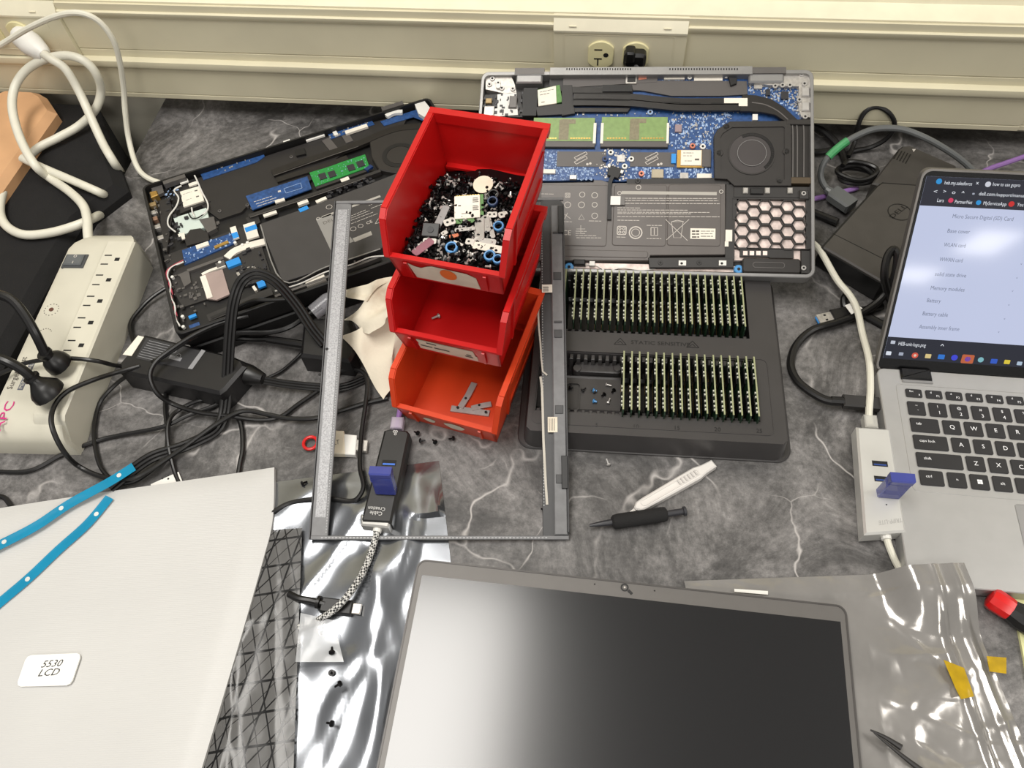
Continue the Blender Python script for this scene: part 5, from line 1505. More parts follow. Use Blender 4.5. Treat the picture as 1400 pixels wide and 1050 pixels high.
# ================================================================== cables
m_cable = mat('black_cable', (19, 18, 18), 0.36, var=0.12, scale=200)
m_cabg = mat('grey_cable', (92, 94, 94), 0.4, var=0.06)
m_cabw = mat('white_cable', (214, 211, 196), 0.42, var=0.04, scale=60)
m_cabp = mat('purple_cable', (138, 102, 162), 0.4, var=0.05)
def cable_pts(pts, k=7):
    return spline([P(*p) for p in pts], k)
def cable(name, pts, r, m, label, cat='cable', group=None, flat=1.0, twin=False, k=7):
    q = cable_pts(pts, k)
    if twin:                                   # flat lead of parallel cores
        mb = MB(); n = len(q)
        for off in (-1, 0, 1):
            z = []
            for i, p in enumerate(q):
                t = (q[min(i + 1, n - 1)] - q[max(i - 1, 0)]).normalized()
                s_ = t.cross(CAM - p).normalized()
                z.append(p + s_ * off * r * 1.35)
            mb.tube(z, r * .8, 7)
    else: mb = MB().tube(q, r, 9, flat)
    return solo(name, mb, m, label, cat, group)
GB = 'black power leads tangled at the left'
cable('power_lead', [(150, 668, .010), (186, 639, .009), (212, 623, .008), (247, 612, .007), (275, 600, .006), (297, 586, .006), (307, 560, .010), (311, 510, .030), (314, 460, .055), (319, 415, .075), (330, 385, .085), (350, 374, .088), (376, 384, .080), (404, 415, .060), (426, 448, .040), (444, 470, .030)], .0026, m_cable, 'thick ridged black lead arching up in front of the left laptop', 'cable', GB, twin=True)
cable('power_lead', [(-20, 520, .046), (0, 511, .048), (37, 496, .052), (86, 490, .054), (129, 493, .050), (160, 500, .030), (189, 500, .016), (217, 491, .034), (250, 470, .040), (286, 449, .030), (314, 427, .040), (343, 412, .055), (372, 410, .056), (405, 408, .054)], .0022, m_cable, 'thin black lead crossing the surge protector and the left adapter', 'cable', GB)
cable('power_lead', [(230, 392, .010), (210, 405, .008), (194, 420, .006), (178, 443, .006), (183, 469, .010), (191, 489, .024), (188, 503, .024), (160, 524, .012), (138, 548, .006), (130, 575, .004), (129, 602, .004), (138, 639, .004), (160, 659, .005), (188, 656, .006), (222, 628, .005), (229, 600, .004), (226, 560, .003), (227, 530, .003)], .0022, m_cable, 'thin black lead looping down beside the surge protector', 'cable', GB)
cable('power_lead', [(191, 500, .030), (160, 509, .034), (126, 520, .046), (94, 534, .052), (76, 552, .054), (70, 574, .055), (76, 597, .048), (90, 621, .032), (107, 637, .012), (134, 650, .008), (165, 655, .011), (192, 650, .012), (241, 619, .008), (273, 596, .010), (299, 578, .012), (332, 562, .011), (367, 567, .008), (393, 572, .0065), (429, 572, .006), (458, 564, .004), (500, 551, .003), (530, 544, .003)], .0024, m_cable, 'black lead running from the surge protector to the orange bin', 'cable', GB)
cable('power_lead', [(440, 530, .004), (432, 536, .004), (406, 554, .004), (383, 570, .0045), (354, 574, .005), (315, 569, .008), (273, 564, .009), (238, 553, .012), (215, 538, .028), (205, 515, .038), (212, 496, .042), (231, 480, .044), (267, 457, .044), (306, 440, .042), (340, 432, .040)], .0024, m_cable, 'black lead looping wide across the left adapter', 'cable', GB)
cable('power_lead', [(-20, 643, .003), (0, 645, .003), (43, 643, .003), (86, 621, .003), (129, 604, .003), (160, 596, .003), (221, 584, .007), (257, 568, .008), (290, 556, .004), (312, 545, .003)], .0022, m_cable, 'black lead entering low from the left edge under the loops', 'cable', GB)
cable('power_lead', [(245, 660, .003), (238, 642, .004), (230, 606, .010), (231, 576, .012), (247, 559, .008), (280, 546, .004), (312, 552, .003)], .0022, m_cable, 'short black lead hooking up between the loops', 'cable', GB)
cable('power_lead', [(326, 650, .003), (328, 636, .003), (332, 613, .003), (330, 582, .003), (321, 563, .004)], .0026, m_cable, 'black lead running straight down behind the white pouch', 'cable', GB)
cable('power_lead', [(306, 462, .020), (325, 455, .022), (370, 454, .022), (396, 447, .024), (418, 433, .026), (440, 420, .028)], .0028, m_cable, 'black lead tucked along the front edge of the left laptop', 'cable', GB)
cable('power_lead', [(362, 520, .014), (385, 524, .012), (410, 527, .010), (432, 529, .008), (455, 531, .006), (478, 527, .004), (500, 518, .003)], .0020, m_cable, 'flat black lead leaving the end of the left adapter', 'cable', GB, twin=True)
cable('power_lead', [(415, 480, .005), (405, 490, .003), (385, 507, .003), (365, 517, .004)], .0017, m_cable, 'thin black lead between the two adapters', 'cable', GB)
cable('power_lead', [(-10, 678, .003), (5, 680, .003), (14, 690, .003), (24, 705, .003)], .0024, m_cable, 'end of a black lead by the left edge above the pouch', 'cable', GB)
cable('usb_lead', [(440, 524, .003), (456, 511, .006), (478, 504, .010), (496, 509, .012), (502, 523, .012), (500, 551, .010), (494, 594, .008), (492, 637, .010), (497, 664, .010), (490, 680, .008), (478, 685, .006), (447, 681, .006), (421, 683, .006), (393, 689, .005), (372, 701, .005)], .0022, m_cable, 'black lead bending down beside the black hub and under the bezel', 'cable')

# ------------------------------------------------------------------ surge protector with its plug and thick cord
m_ivory = mat('aged_ivory_plastic', (204, 200, 184), 0.36, var=0.04, scale=25)
m_switch = mat('switch_grey', (72, 74, 76), 0.35, var=0.05)
sO = P(183, 330, .045); sE = P(83, 574, .045)
sx = (sE - sO).normalized(); SL = (sE - sO).length
syv = Vector((-sx.y, sx.x, 0)); syv = -syv if syv.x > 0 else syv       # towards the left
spf = Frame((sO.x, sO.y, 0), sx, Vector((0, 0, 1)).cross(sx))
flip = 1 if spf.Y.dot(Vector((-1, 0, 0))) > 0 else -1
sp = thing('surge_protector', 'ivory surge protector with a row of sockets and a grey rocker switch', 'surge protector', spf.M)
def sy(u, v, h): return spf.px(u, v, h)
wl = spf.px(97, 322, .040)[1]; ws = spf.px(147, 330, .045)[1]; wr0 = spf.px(210, 366, 0)[1]
sgn = 1 if wl > 0 else -1
prof = [(wr0 * 1.0, 0), (wr0 * .9, .012), (0 - sgn * .002, .042), (0 + sgn * .002, .045), (ws, .045), (ws + sgn * .002, .0425), (wl - sgn * .006, .0405), (wl, .036), (wl + sgn * .008, 0)]
def sweep(prof, stations):
    """cross-section moved along x; stations: (x, scale_y, scale_z, shift)"""
    n = len(prof); vs = []; fs = []
    for x, a, b in stations:
        mid = sum(p[0] for p in prof) / n
        vs += [(x, mid + (y - mid) * a, z * b) for y, z in prof]
    m = len(stations)
    for i in range(m - 1):
        for k in range(n):
            fs.append((i * n + k, i * n + (k + 1) % n, (i + 1) * n + (k + 1) % n, (i + 1) * n + k))
    fs += [tuple(range(n)), tuple(range((m - 1) * n, m * n))]
    return MB().add(vs, fs)
XE = spf.px(40, 620, 0)[0]
body_prof = [(wr0 * .55, 0), (wr0 * .45, .020), (sgn * .002, .0405), (wl - sgn * .010, .0405), (wl - sgn * .002, .037), (wl + sgn * .006, 0)]
obj('body', sweep(body_prof, [(-.024, .45, .50), (-.021, .62, .78), (-.014, .80, .90), (-.006, .93, .97), (.004, 1, 1), (SL * .55, 1, 1), (XE - .022, 1, 1), (XE - .010, 1, .90), (XE - .003, 1, .72), (XE, 1, .55), (XE + .0005, 1, .02)]), m_ivory, sp)
strip_prof = [(wr0, 0), (wr0 * .92, .010), (-sgn * .001, .043), (sgn * .001, .045), (ws - sgn * .001, .045), (ws, .044), (ws, .030)]
obj('socket_strip', sweep(strip_prof, [(0, 1, 1), (SL - .006, 1, 1), (SL - .001, 1, .93), (min(SL + .010, XE - .004), .98, .45), (min(SL + .011, XE - .003), .98, .01)]), m_ivory, sp)
# rocker switch
q = [spf.px(u, v, .042) for u, v in ((92, 341), (123, 341), (112, 372), (80, 372))]
x0_, x1_ = min(p[0] for p in q), max(p[0] for p in q); y0_, y1_ = min(p[1] for p in q), max(p[1] for p in q)
xm = (x0_ + x1_) / 2; ym = (y0_ + y1_) / 2
sw = obj('switch_frame', MB().box(xm - .0095, xm + .0095, ym - .0125, ym + .0125, .038, .0422, .0006), m_switch, sp)
obj('rocker', MB().prism([(xm - .0075, ym - .010), (xm + .0075, ym - .010), (xm + .0075, ym + .010), (xm - .0075, ym + .010)], .0422, .0448, .0012), mat('rocker_grey', (92, 95, 97), 0.3), sw)
mb = MB(); mb.ring(circle(xm - .0040, ym + .001, .0018, 14), circle(xm - .0040, ym + .001, .0012, 14), .0448, .0450); mb.box(xm + .003, xm + .0065, ym + .0008, ym + .0014, .0448, .0450)
obj('switch_marks', mb, m_print, sw)
# sockets: two blades and a round ground hole
for a, b, g in (((148, 349), (142.5, 361), (160, 354.5)), ((136, 376), (131, 389), (148.5, 382.5)), ((124, 405), (118.5, 417.5), (136.5, 411.5)), ((111.5, 434.5), (105.5, 447.5), (124, 441)), ((98, 465.5), (92, 479), (111, 472))):
    hb = [spf.px(*p, .0452) for p in (a, b, g)]
    s_ = obj('socket', MB().box(hb[2][0] - .0022, hb[2][0] + .0022, hb[2][1] - .0026, hb[2][1] + .0026, .0448, .0453), m_slot, sp)
    for c in hb[:2]:
        obj('slot', MB().box(c[0] - .0007, c[0] + .0007, c[1] - .0040, c[1] + .0040, .0448, .0453), m_slot, s_)
# little lamp with its ring of print, brand lettering
c = spf.px(70, 423, .041); obj('pilot_lamp', MB().cyl(*c, .040, .0412, .0024, 14), mat('lamp_brown', (96, 62, 52), 0.3), sp)
mb = MB()
for k in range(14):
    w = 2 * math.pi * k / 14; mb.cyl(c[0] + .0075 * math.cos(w), c[1] + .0075 * math.sin(w), .0403, .0407, .0006, 6)
c = spf.px(60, 457, .041)
for k in range(8):
    w = math.pi * (.7 + k / 9); mb.cyl(c[0] + .0075 * math.cos(w), c[1] + .0075 * math.sin(w), .0403, .0407, .0006, 6)
obj('lamp_print', mb, m_ink, sp)
def lettering(s_, a, b, hgt, m, parent, fr, h, name='lettering', turn=None):
    p0, p1 = Vector(fr.px(*a, h)), Vector(fr.px(*b, h)); d = (p1 - p0)
    n = Vector((-d.y, d.x)) if turn is None else Vector(turn)
    return obj(name, text(MB(), s_, (*p0, h), tuple(d.normalized()), tuple(n.normalized()), width=d.length, height=hgt), m, parent)
lettering('APC', (0, 590), (21, 549), .0092, mat('magenta_print', (198, 36, 120), 0.5, var=0), sp, spf, .0410)
lettering('SurgeArrest', (16, 532), (37, 488), .0058, m_ink, sp, spf, .0410)
mbx = MB(); a, b = Vector(spf.px(27, 533, .0409)), Vector(spf.px(46, 492, .0409)); strip_mesh(mbx, [tuple(a), tuple(b)], .0055, .0405, .0409)
obj('print_block', mbx, mat('print_block_grey', (96, 98, 108), 0.5), sp)
lettering('PERSONAL', (30, 531), (46, 497), .0036, m_ivory, sp, spf, .0411)
# thick cord and wall plug
cpts = [(122, 336, .030), (120, 318, .034), (119, 298, .036), (113, 280, .036), (95, 262, .034), (68, 243, .030), (48, 226, .050), (28, 190, .062), (17, 150, .074), (20, 120, .084), (36, 96, .096), (62, 81, .106), (92, 76, .110), (116, 84, .104), (132, 102, .088), (138, 125, .064), (130, 150, .046), (108, 172, .034), (80, 188, .032), (50, 204, .031), (20, 232, .030), (4, 262, .030), (0, 290, .030), (10, 310, .030), (34, 321, .029), (70, 318, .029), (105, 308, .030), (128, 298, .024), (142, 291, -.01), (160, 282, -.05)]
def Wm(mb): return mb.xf(spf.M.inverted())
obj('cord', Wm(MB().tube(cable_pts(cpts[:13] + cpts[13:], 8), .0052, 12)), m_cabw, sp)
obj('cord_strand', Wm(MB().tube(cable_pts([(60, 74, .112), (72, 82, .108), (90, 95, .098), (108, 125, .074), (124, 160, .054), (140, 195, .036), (152, 216, .029), (161, 230, .010), (170, 242, -.04), (180, 255, -.09)], 8), .0052, 12)), m_cabw, sp)
obj('cord_strand', Wm(MB().tube(cable_pts([(30, 216, .040), (55, 228, .036), (90, 243, .034), (120, 256, .031), (140, 265, .022), (152, 271, -.014), (172, 281, -.06)], 8), .0050, 12)), m_cabw, sp)
w0 = on_y(26, 47, YF - .004); w1 = P(62, 76, .110)
fr_ = Frame(w0, (w1 - w0), (0, 0, 1))
Lp = (w1 - w0).length
mb = MB().tube([fr_.w(0, 0, 0), fr_.w(Lp * .15, 0, 0), fr_.w(Lp * .5, 0, 0), fr_.w(Lp * .85, 0, 0), fr_.w(Lp, 0, 0)], [.011, .0140, .0145, .0110, .0074], 14, 1.0)
obj('wall_plug', Wm(mb), m_white, sp)
cable('network_cable', [(-30, 78, .125), (0, 62, .138), (40, 38, .162), (80, 21, .180), (110, 18, .184), (136, 30, .172), (155, 55, .150), (164, 85, .122), (169, 120, .088), (171, 150, .062), (176, 190, .030), (186, 225, .014), (200, 242, .008), (225, 252, .005)], .0033, m_cabw, 'thin white network cable curving down to the left laptop', 'cable')
# black plugs in the surge protector
def surge_plug(pa, pb, cord, ca, label, wide):
    A, B = P(*pa), P(*pb)
    t = thing('plug', label, 'plug', (A.x, A.y, .045), 'black plugs in the surge protector')
    M_ = Matrix.Translation((-A.x, -A.y, -.045))
    d = (B - A)
    rs = [.009 * wide, .0135 * wide, .0130 * wide, .010, .0062, .0056]
    ts = [0, .08, .35, .62, .82, 1.0]
    obj('plug_body', MB().tube([A + d * k for k in ts], rs, 14, 1.0).xf(M_), m_blackrub, t)
    obj('strain_relief', MB().tube([B - d * .02, B + d * .10], .0075, 12).xf(M_), m_blackrub, t)
    obj('cord', MB().tube(spline([B] + [P(*q) for q in cord], 6), .0046, 10).xf(M_), m_cable, t)
surge_plug((84, 500, .052), (62, 484, .072), [(49, 457, .090), (34, 431, .102), (17, 411, .110), (-4, 402, .114), (-40, 396, .116)], None, 'upper black plug in the surge protector', .95)
surge_plug((70, 540, .054), (44, 517, .076), [(30, 505, .086), (12, 495, .094), (-10, 487, .098), (-40, 480, .10)], None, 'lower and larger black plug in the surge protector', 1.15)

# ------------------------------------------------------------------ laptop power adapters
m_adapt = mat('adapter_black', (23, 22, 23), 0.38, var=0.10, scale=120)
zA = .030
aO = P(168, 478, zA)
af = Frame((P(196, 528, zA).x, P(196, 528, zA).y, 0), P(300, 545, zA) - P(196, 528, zA), (0, 1, 0))
ad = thing('power_adapter', 'black laptop power adapter with a printed label under the lead loops', 'power adapter', af.M)
ap = [af.px(u, v, zA) for u, v in ((196, 456), (318, 486), (332, 492), (336, 500), (308, 532), (300, 538), (163, 508), (162, 496))]
obj('body', MB().prism(ap, 0.0, zA, .003), m_adapt, ad)
pl = obj('label_panel', MB().prism([af.px(u, v, zA) for u, v in ((200, 462), (274, 480), (262, 506), (186, 490))], zA, zA + .0003), mat('adapter_label', (44, 44, 46), 0.45), ad)
obj('white_sticker', MB().prism([af.px(u, v, zA) for u, v in ((189, 459), (197, 461), (180, 487), (168, 485))], zA, zA + .0005), m_cardwhite, ad)
mb = MB()
def aline(u0, v0, u1, v1, w=.0006): strip_mesh(mb, [af.px(u0, v0, zA), af.px(u1, v1, zA)], w, zA + .0003, zA + .0005)
for k in range(8): aline(204 - k * 2.2, 466 + k * 3.0, 232 - k * 2.2, 473 + k * 3.0)
for u, v, r in ((228, 482, .003), (238, 480, .0028), (244, 487, .0028), (220, 488, .003)):
    c = af.px(u, v, zA); mb.ring(circle(*c, r, 12), circle(*c, r - .0005, 12), zA + .0003, zA + .0005)
aline(232, 488, 248, 492, .0045)
obj('printing', mb, mat('adapter_print', (128, 128, 130), .5, var=0), ad)
obj('label_stripe', MB().prism([af.px(u, v, zA) for u, v in ((276, 478), (281, 480), (263, 505), (257, 504))], zA, zA + .0005), mat('stripe_grey', (140, 140, 142), 0.5), ad)
e0, e1 = P(326, 508, .016), P(360, 518, .014)
obj('connector', MB().tube([e0, e0.lerp(e1, .5), e0.lerp(e1, .8), e1], [.0115, .0105, .008, .0060], 12, 1.0).xf(af.M.inverted()), m_blackrub, ad)
zB = .028
bf = Frame((P(415, 500, zB).x, P(415, 500, zB).y, 0), (1, .08, 0), (0, 1, 0))
ad2 = thing('power_adapter', 'black power adapter lying beneath the left side of the bezel', 'power adapter', bf.M)
obj('body', MB().prism([bf.px(u, v, zB) for u, v in ((415, 436), (480, 430), (486, 480), (478, 494), (410, 486))], 0, zB, .003), m_adapt, ad2)
e0, e1 = P(426, 473, .016), P(366, 464, .012)
obj('strain_relief', MB().tube([e0, e0.lerp(e1, .5), e1], [.0042, .0045, .0040], 10).xf(bf.M.inverted()), m_blackrub, ad2)
obj('lead', MB().tube(spline([e1, P(345, 464, .010), P(325, 463, .010), P(312, 466, .008)], 5), .0030, 9).xf(bf.M.inverted()), m_cable, ad2)
solo('plastic_sleeve', MB().tube([P(428, 428, .034), P(448, 412, .038), P(462, 405, .040)], [.0085, .0090, .0080], 14, cap=False), mat('smoky_clear_plastic', (150, 150, 156), 0.2, alpha=.55), 'short smoky clear plastic sleeve beside the bezel above the hidden adapter', 'sleeve')

# ------------------------------------------------------------------ dock, its neighbour and the leads at the right
m_dock = mat('dock_black', (66, 63, 60), 0.36, var=0.08, scale=60)
m_dockd = mat('dock_edge_black', (20, 20, 20), 0.35, var=0.05)
zD = .030
df = Frame((P(1120, 335, zD).x, P(1120, 335, zD).y, 0), P(1208, 376, zD) - P(1120, 335, zD), (0, 1, 0))
dock = thing('docking_station', 'black docking station with a round emblem behind the open laptop', 'docking station', df.M)
dp = [df.px(u, v, zD) for u, v in ((1122, 337), (1198, 253), (1206, 248), (1262, 252), (1330, 290), (1330, 380), (1206, 386))]
obj('body', MB().prism(dp, 0.002, zD - .003), m_dockd, dock)
obj('top', MB().prism(inset(dp, .0012), zD - .003, zD, .0015), m_dock, dock)
mb = MB(); strip_mesh(mb, [df.px(u, v, zD) for u, v in ((1138, 319), (1212, 356))], .0006, zD, zD + .0003)
strip_mesh(mb, [df.px(u, v, zD) for u, v in ((1124, 339), (1198, 256), (1206, 250), (1262, 254))], .0010, zD, zD + .0003)
obj('seam', mb, m_dockd, dock)
c = df.px(1230, 290, zD)
mb = MB()
N_ = 40; ro = [(c[0] + .0125 * math.cos(2 * math.pi * k / N_), c[1] + .0125 * math.sin(2 * math.pi * k / N_)) for k in range(N_)]
mb.ring(ro, [(c[0] + (x - c[0]) * .93, c[1] + (y - c[1]) * .93) for x, y in ro], zD, zD + .0004)
p0, p1 = Vector(df.px(1221, 299, zD)), Vector(df.px(1241, 283, zD)); d = p1 - p0
text(mb, 'DELL', (*p0, zD + .0004), tuple(d.normalized()), (-d.normalized().y, d.normalized().x), width=d.length, height=.0055)
obj('emblem', mb, m_dockd, dock)
obj('foot', MB().cyl(.05, .03, 0, .002, .008), m_blackrub, dock)
zE = .022
ef = Frame((P(1230, 235, zE).x, P(1230, 235, zE).y, 0), (1, -.3, 0), (0, 1, 0))
sl = thing('slim_adapter', 'flat dark slab with ribbed end lying behind the docking station', 'adapter', ef.M)
obj('body', MB().prism([ef.px(u, v, zE) for u, v in ((1192, 250), (1228, 204), (1234, 199), (1244, 198), (1308, 226), (1300, 262), (1240, 262))], 0, zE, .002), m_dock, sl)
for k in range(5):
    a, b = (1229 + k * 4, 205 + k * 1.5), (1222 + k * 4, 217 + k * 1.6)
    obj('rib', strip_mesh(MB(), [ef.px(*a, zE), ef.px(*b, zE)], .0011, zE, zE + .0006), m_dockd, sl)
obj('white_mark', MB().prism([ef.px(u, v, zE) for u, v in ((1247, 204), (1252, 204), (1249, 208))], zE, zE + .0003), m_print, sl)

gc = cable_pts([(1136, 263, .010), (1126, 252, .014), (1122, 238, .022), (1128, 220, .034), (1146, 202, .044), (1165, 189, .052), (1190, 178, .058), (1213, 175, .060), (1238, 178, .060), (1268, 190, .055), (1296, 206, .046), (1318, 222, .036), (1336, 240, .026)])
gO = Vector((gc[0].x, gc[0].y, 0))
gcb = thing('display_cable', 'grey cable with a green paper tag arching behind the docking station', 'cable', gO)
obj('cable', MB().tube(gc, .0036, 10).xf(Matrix.Translation(-gO)), m_cabg, gcb)
i0, i1 = 23, 34
seg_ = gc[i0:i1]
obj('green_tag', MB().tube(seg_, .0046, 10).xf(Matrix.Translation(-gO)), mat('green_tag_paper', (66, 150, 92), 0.5, var=0.12, scale=300), gcb)
e0, e1 = P(1136, 264, .012), P(1164, 283, .012)
hf = Frame(e0, e1 - e0, (0, 0, 1))
obj('plug', MB().box(0, (e1 - e0).length, -.006, .006, -.009, .009, .002).xf(hf.M).xf(Matrix.Translation(-gO)), m_cabg, gcb)
obj('strain_relief', MB().tube([P(1129, 258, .014), P(1133, 261, .013), P(1138, 265, .012)], [.0042, .005, .0055], 10).xf(Matrix.Translation(-gO)), m_cabg, gcb)
cable('adapter_lead', [(1160, 214, .010), (1168, 196, .014), (1172, 176, .030), (1179, 158, .044), (1190, 148, .052), (1203, 147, .053), (1216, 155, .048), (1223, 168, .038), (1219, 182, .026), (1206, 194, .014), (1188, 202, .006), (1168, 206, .004), (1150, 213, .004)], .0028, m_cable, 'black lead looped up against the wall behind the docking station', 'cable', twin=False)
q = []
for k in range(40):
    w = 2 * math.pi * k / 16; c0_ = P(1170, 240, .012)
    q.append(c0_ + Vector((.017 * math.cos(w) * 1.2 + .002 * math.sin(k), .014 * math.sin(w), .004 * (k / 13) - .003)))
solo('coiled_lead', MB().tube(spline(q, 3), .0028, 8), m_cable, 'coil of thick black lead left of the docking station', 'cable')
cable('adapter_lead', [(1095, 172, .010), (1120, 176, .012), (1138, 190, .010), (1150, 206, .006), (1158, 228, .005)], .0042, m_cable, 'thick black lead coming out from behind the middle laptop', 'cable')
cable('adapter_lead', [(1096, 206, .006), (1120, 208, .006), (1140, 204, .008), (1158, 196, .010)], .0038, m_cable, 'black lead running out under the right side of the middle laptop', 'cable')
cable('purple_cable', [(1108, 273, .004), (1130, 268, .004), (1150, 263, .004), (1172, 257, .004)], .0030, m_cabp, 'piece of purple cable between the middle laptop and the coil', 'cable')
cable('purple_cable', [(1330, 242, .010), (1352, 231, .012), (1375, 223, .014), (1410, 211, .018), (1450, 198, .020)], .0030, m_cabp, 'purple cable running off to the right behind the screen', 'cable')
cable('adapter_lead', [(1100, 286, .004), (1125, 296, .004), (1145, 304, .006)], .0045, m_cable, 'black lead running into the docking station side', 'cable')
# dock lead with its plug in the open laptop
dc = cable_pts([(1222, 420, .012), (1214, 400, .024), (1209, 377, .040), (1213, 352, .050), (1222, 341, .054), (1227, 352, .050), (1222, 380, .036), (1208, 405, .020), (1182, 426, .012), (1147, 440, .008), (1110, 452, .006), (1088, 473, .005), (1081, 498, .005), (1089, 519, .006), (1104, 533, .008), (1124, 545, .010), (1139, 549, .011)])
dO = Vector((dc[-1].x, dc[-1].y, 0))
dl = thing('dock_lead', 'thick black lead curving round to a plug in the open laptop', 'cable', dO)
obj('cable', MB().tube(dc, .0041, 10).xf(Matrix.Translation(-dO)), m_cable, dl)
e0, e1 = P(1136, 548, .011), P(1153, 549, .011)
obj('strain_relief', MB().tube([e0, e1], .0046, 10).xf(Matrix.Translation(-dO)), m_cable, dl)
e0, e1 = P(1152, 548.5, .011), P(1204, 553, .011)
hf = Frame(e0, e1 - e0, (0, 1, 0))
obj('plug', MB().box(0, (e1 - e0).length, -.0065, .0065, -.0035, .0035, .0012).xf(hf.M).xf(Matrix.Translation(-dO)), m_char, dl)
cable('adapter_lead', [(1175, 428, .004), (1192, 436, .004), (1212, 447, .004), (1230, 455, .004)], .0040, m_cable, 'black lead slipping under the open laptop screen', 'cable')
cable('adapter_lead', [(1160, 400, .010), (1154, 410, .006), (1158, 422, .004), (1180, 424, .004), (1206, 418, .004)], .0040, m_cable, 'black lead bending round below the docking station', 'cable')
# loose usb plug
e0, e1 = P(1118, 438, .006), P(1166, 428, .006)
uf = Frame(e0, e1 - e0, (0, 1, 0)); ul = (e1 - e0).length
up = thing('usb_plug', 'loose black usb plug with blue tongue lying near the white cable', 'plug', uf.M)
obj('shell', MB().box(0, ul * .42, -.006, .006, -.0024, .0024, .0003), m_comp, up)
obj('blue_tongue', MB().box(-.0006, .003, -.005, .005, -.0018, .0002), m_brightblue, up)
for y in (-.003, .003): obj('window_hole', MB().box(ul * .18, ul * .24, y - .001, y + .001, .0024, .0026), m_slot, up)
obj('grip', MB().box(ul * .40, ul, -.0075, .0075, -.0045, .0045, .001), m_blackplastic, up)

# ------------------------------------------------------------------ silver hub with usb stick and white cable
m_hubs = mat('silver_hub', (206, 205, 200), 0.34, 0.35, var=0.03)
zH = .020
h0, h1 = P(1192, 583, zH), P(1213, 728, zH)
hf = Frame((h1.x, h1.y, 0), (h0 - h1).cross(Vector((0, 0, 1))), h0 - h1)
hl = (h0 - h1).length
hub = thing('usb_hub', 'silver hub with a blue memory stick beside the open laptop', 'usb hub', hf.M)
ht = [hf.px(u, v, zH) for u, v in ((1171, 583), (1217, 586), (1239, 727), (1182, 731))]
obj('body', MB().prism(ht, .004, zH, .0018), m_hubs, hub)
obj('underside', MB().prism(inset(ht, .0015), 0, .004), m_blackrub, hub)
for u, v in ((1203, 634), (1206, 655)):
    c = hf.px(u, v, zH); s_ = obj('usb_port', MB().box(c[0] - .0067, c[0] + .0067, c[1] - .0027, c[1] + .0027, zH - .001, zH + .0002), m_slot, hub)
    obj('port_tongue', MB().box(c[0] - .0055, c[0] + .0055, c[1] - .0018, c[1] - .0004, zH + .0002, zH + .0003), mat('port_blue', (40, 70, 140), 0.4), s_)
lettering('TRIPP-LITE', (1233, 708), (1201, 712), .0040, mat('pale_grey_print', (170, 168, 164), 0.5, var=0), hub, hf, zH + .0003, turn=(0, -1))
c = hf.px(1212, 690, zH); obj('led', MB().cyl(*c, zH, zH + .0003, .0006, 8), m_slot, hub)
obj('cable', MB().tube(cable_pts([(1211, 732, .012), (1216, 748, .010), (1223, 765, .006), (1230, 779, .0035), (1236, 792, .0012)]), .0030, 10).xf(hf.M.inverted()), m_cabw, hub)
obj('strain_relief', MB().tube([P(1210, 727, .012), P(1212, 738, .012)], .0042, 10).xf(hf.M.inverted()), m_white, hub)
wcp = cable_pts([(1085, 312, .020), (1108, 330, .022), (1122, 344, .024), (1144, 382, .024), (1162, 404, .022), (1172, 424, .020), (1179, 456, .016), (1188, 492, .016), (1190, 530, .016), (1188, 566, .013), (1190, 582, .012)])
wO = Vector((wcp[-1].x, wcp[-1].y, 0))
nc = thing('network_cable', 'white network cable running from the middle laptop to the silver hub', 'cable', wO)
obj('cable', MB().tube(wcp, .0034, 10).xf(Matrix.Translation(-wO)), m_cabw, nc)
obj('plug', MB().box(-.006, .006, -.004, .010, .006, .016, .001).xf(Frame((0, 0, 0), hf.X, hf.Y).M), mat('clear_plug', (206, 204, 196), 0.15, alpha=.6), nc)
obj('paper_tag', MB().prism([(p - wO)[:2] for p in (P(1156, 416, .018), P(1168, 411, .018), P(1180, 420, .018), P(1165, 428, .018))], .0155, .0162), m_white, nc)
# memory sticks standing in the hubs
m_stick = mat('blue_stick', (58, 66, 140), 0.25, var=0.08, coat=0.4)
m_stickc = mat('blue_stick_clear', (64, 72, 150), 0.12, alpha=.78)
def stick(base_uv, tip_uv, zb, zt, label, xdir, wid=.0095, thick=.0040):
    A, B = P(*base_uv, zb), P(*tip_uv, zt); d = B - A; L = d.length
    fr = Frame(A, xdir, d)
    t = thing('memory_stick', label, 'memory stick', fr.M, 'blue memory sticks')
    obj('body', MB().box(-wid, wid, .0, L * .80, -thick, thick, .001), m_stickc, t)
    obj('cap', MB().box(-wid * 1.05, wid * 1.05, L * .80, L, -thick * 1.1, thick * 1.1, .0012), m_stick, t)
    for k in range(4): obj('grip_line', MB().box(-wid * 1.03, -wid * .9, L * (.62 + k * .05), L * (.64 + k * .05), -thick * 1.02, thick * 1.04), m_stick, t)
    return t
stick((1214, 676), (1234, 653), .020, .056, 'blue memory stick standing in the silver hub', hf.X)
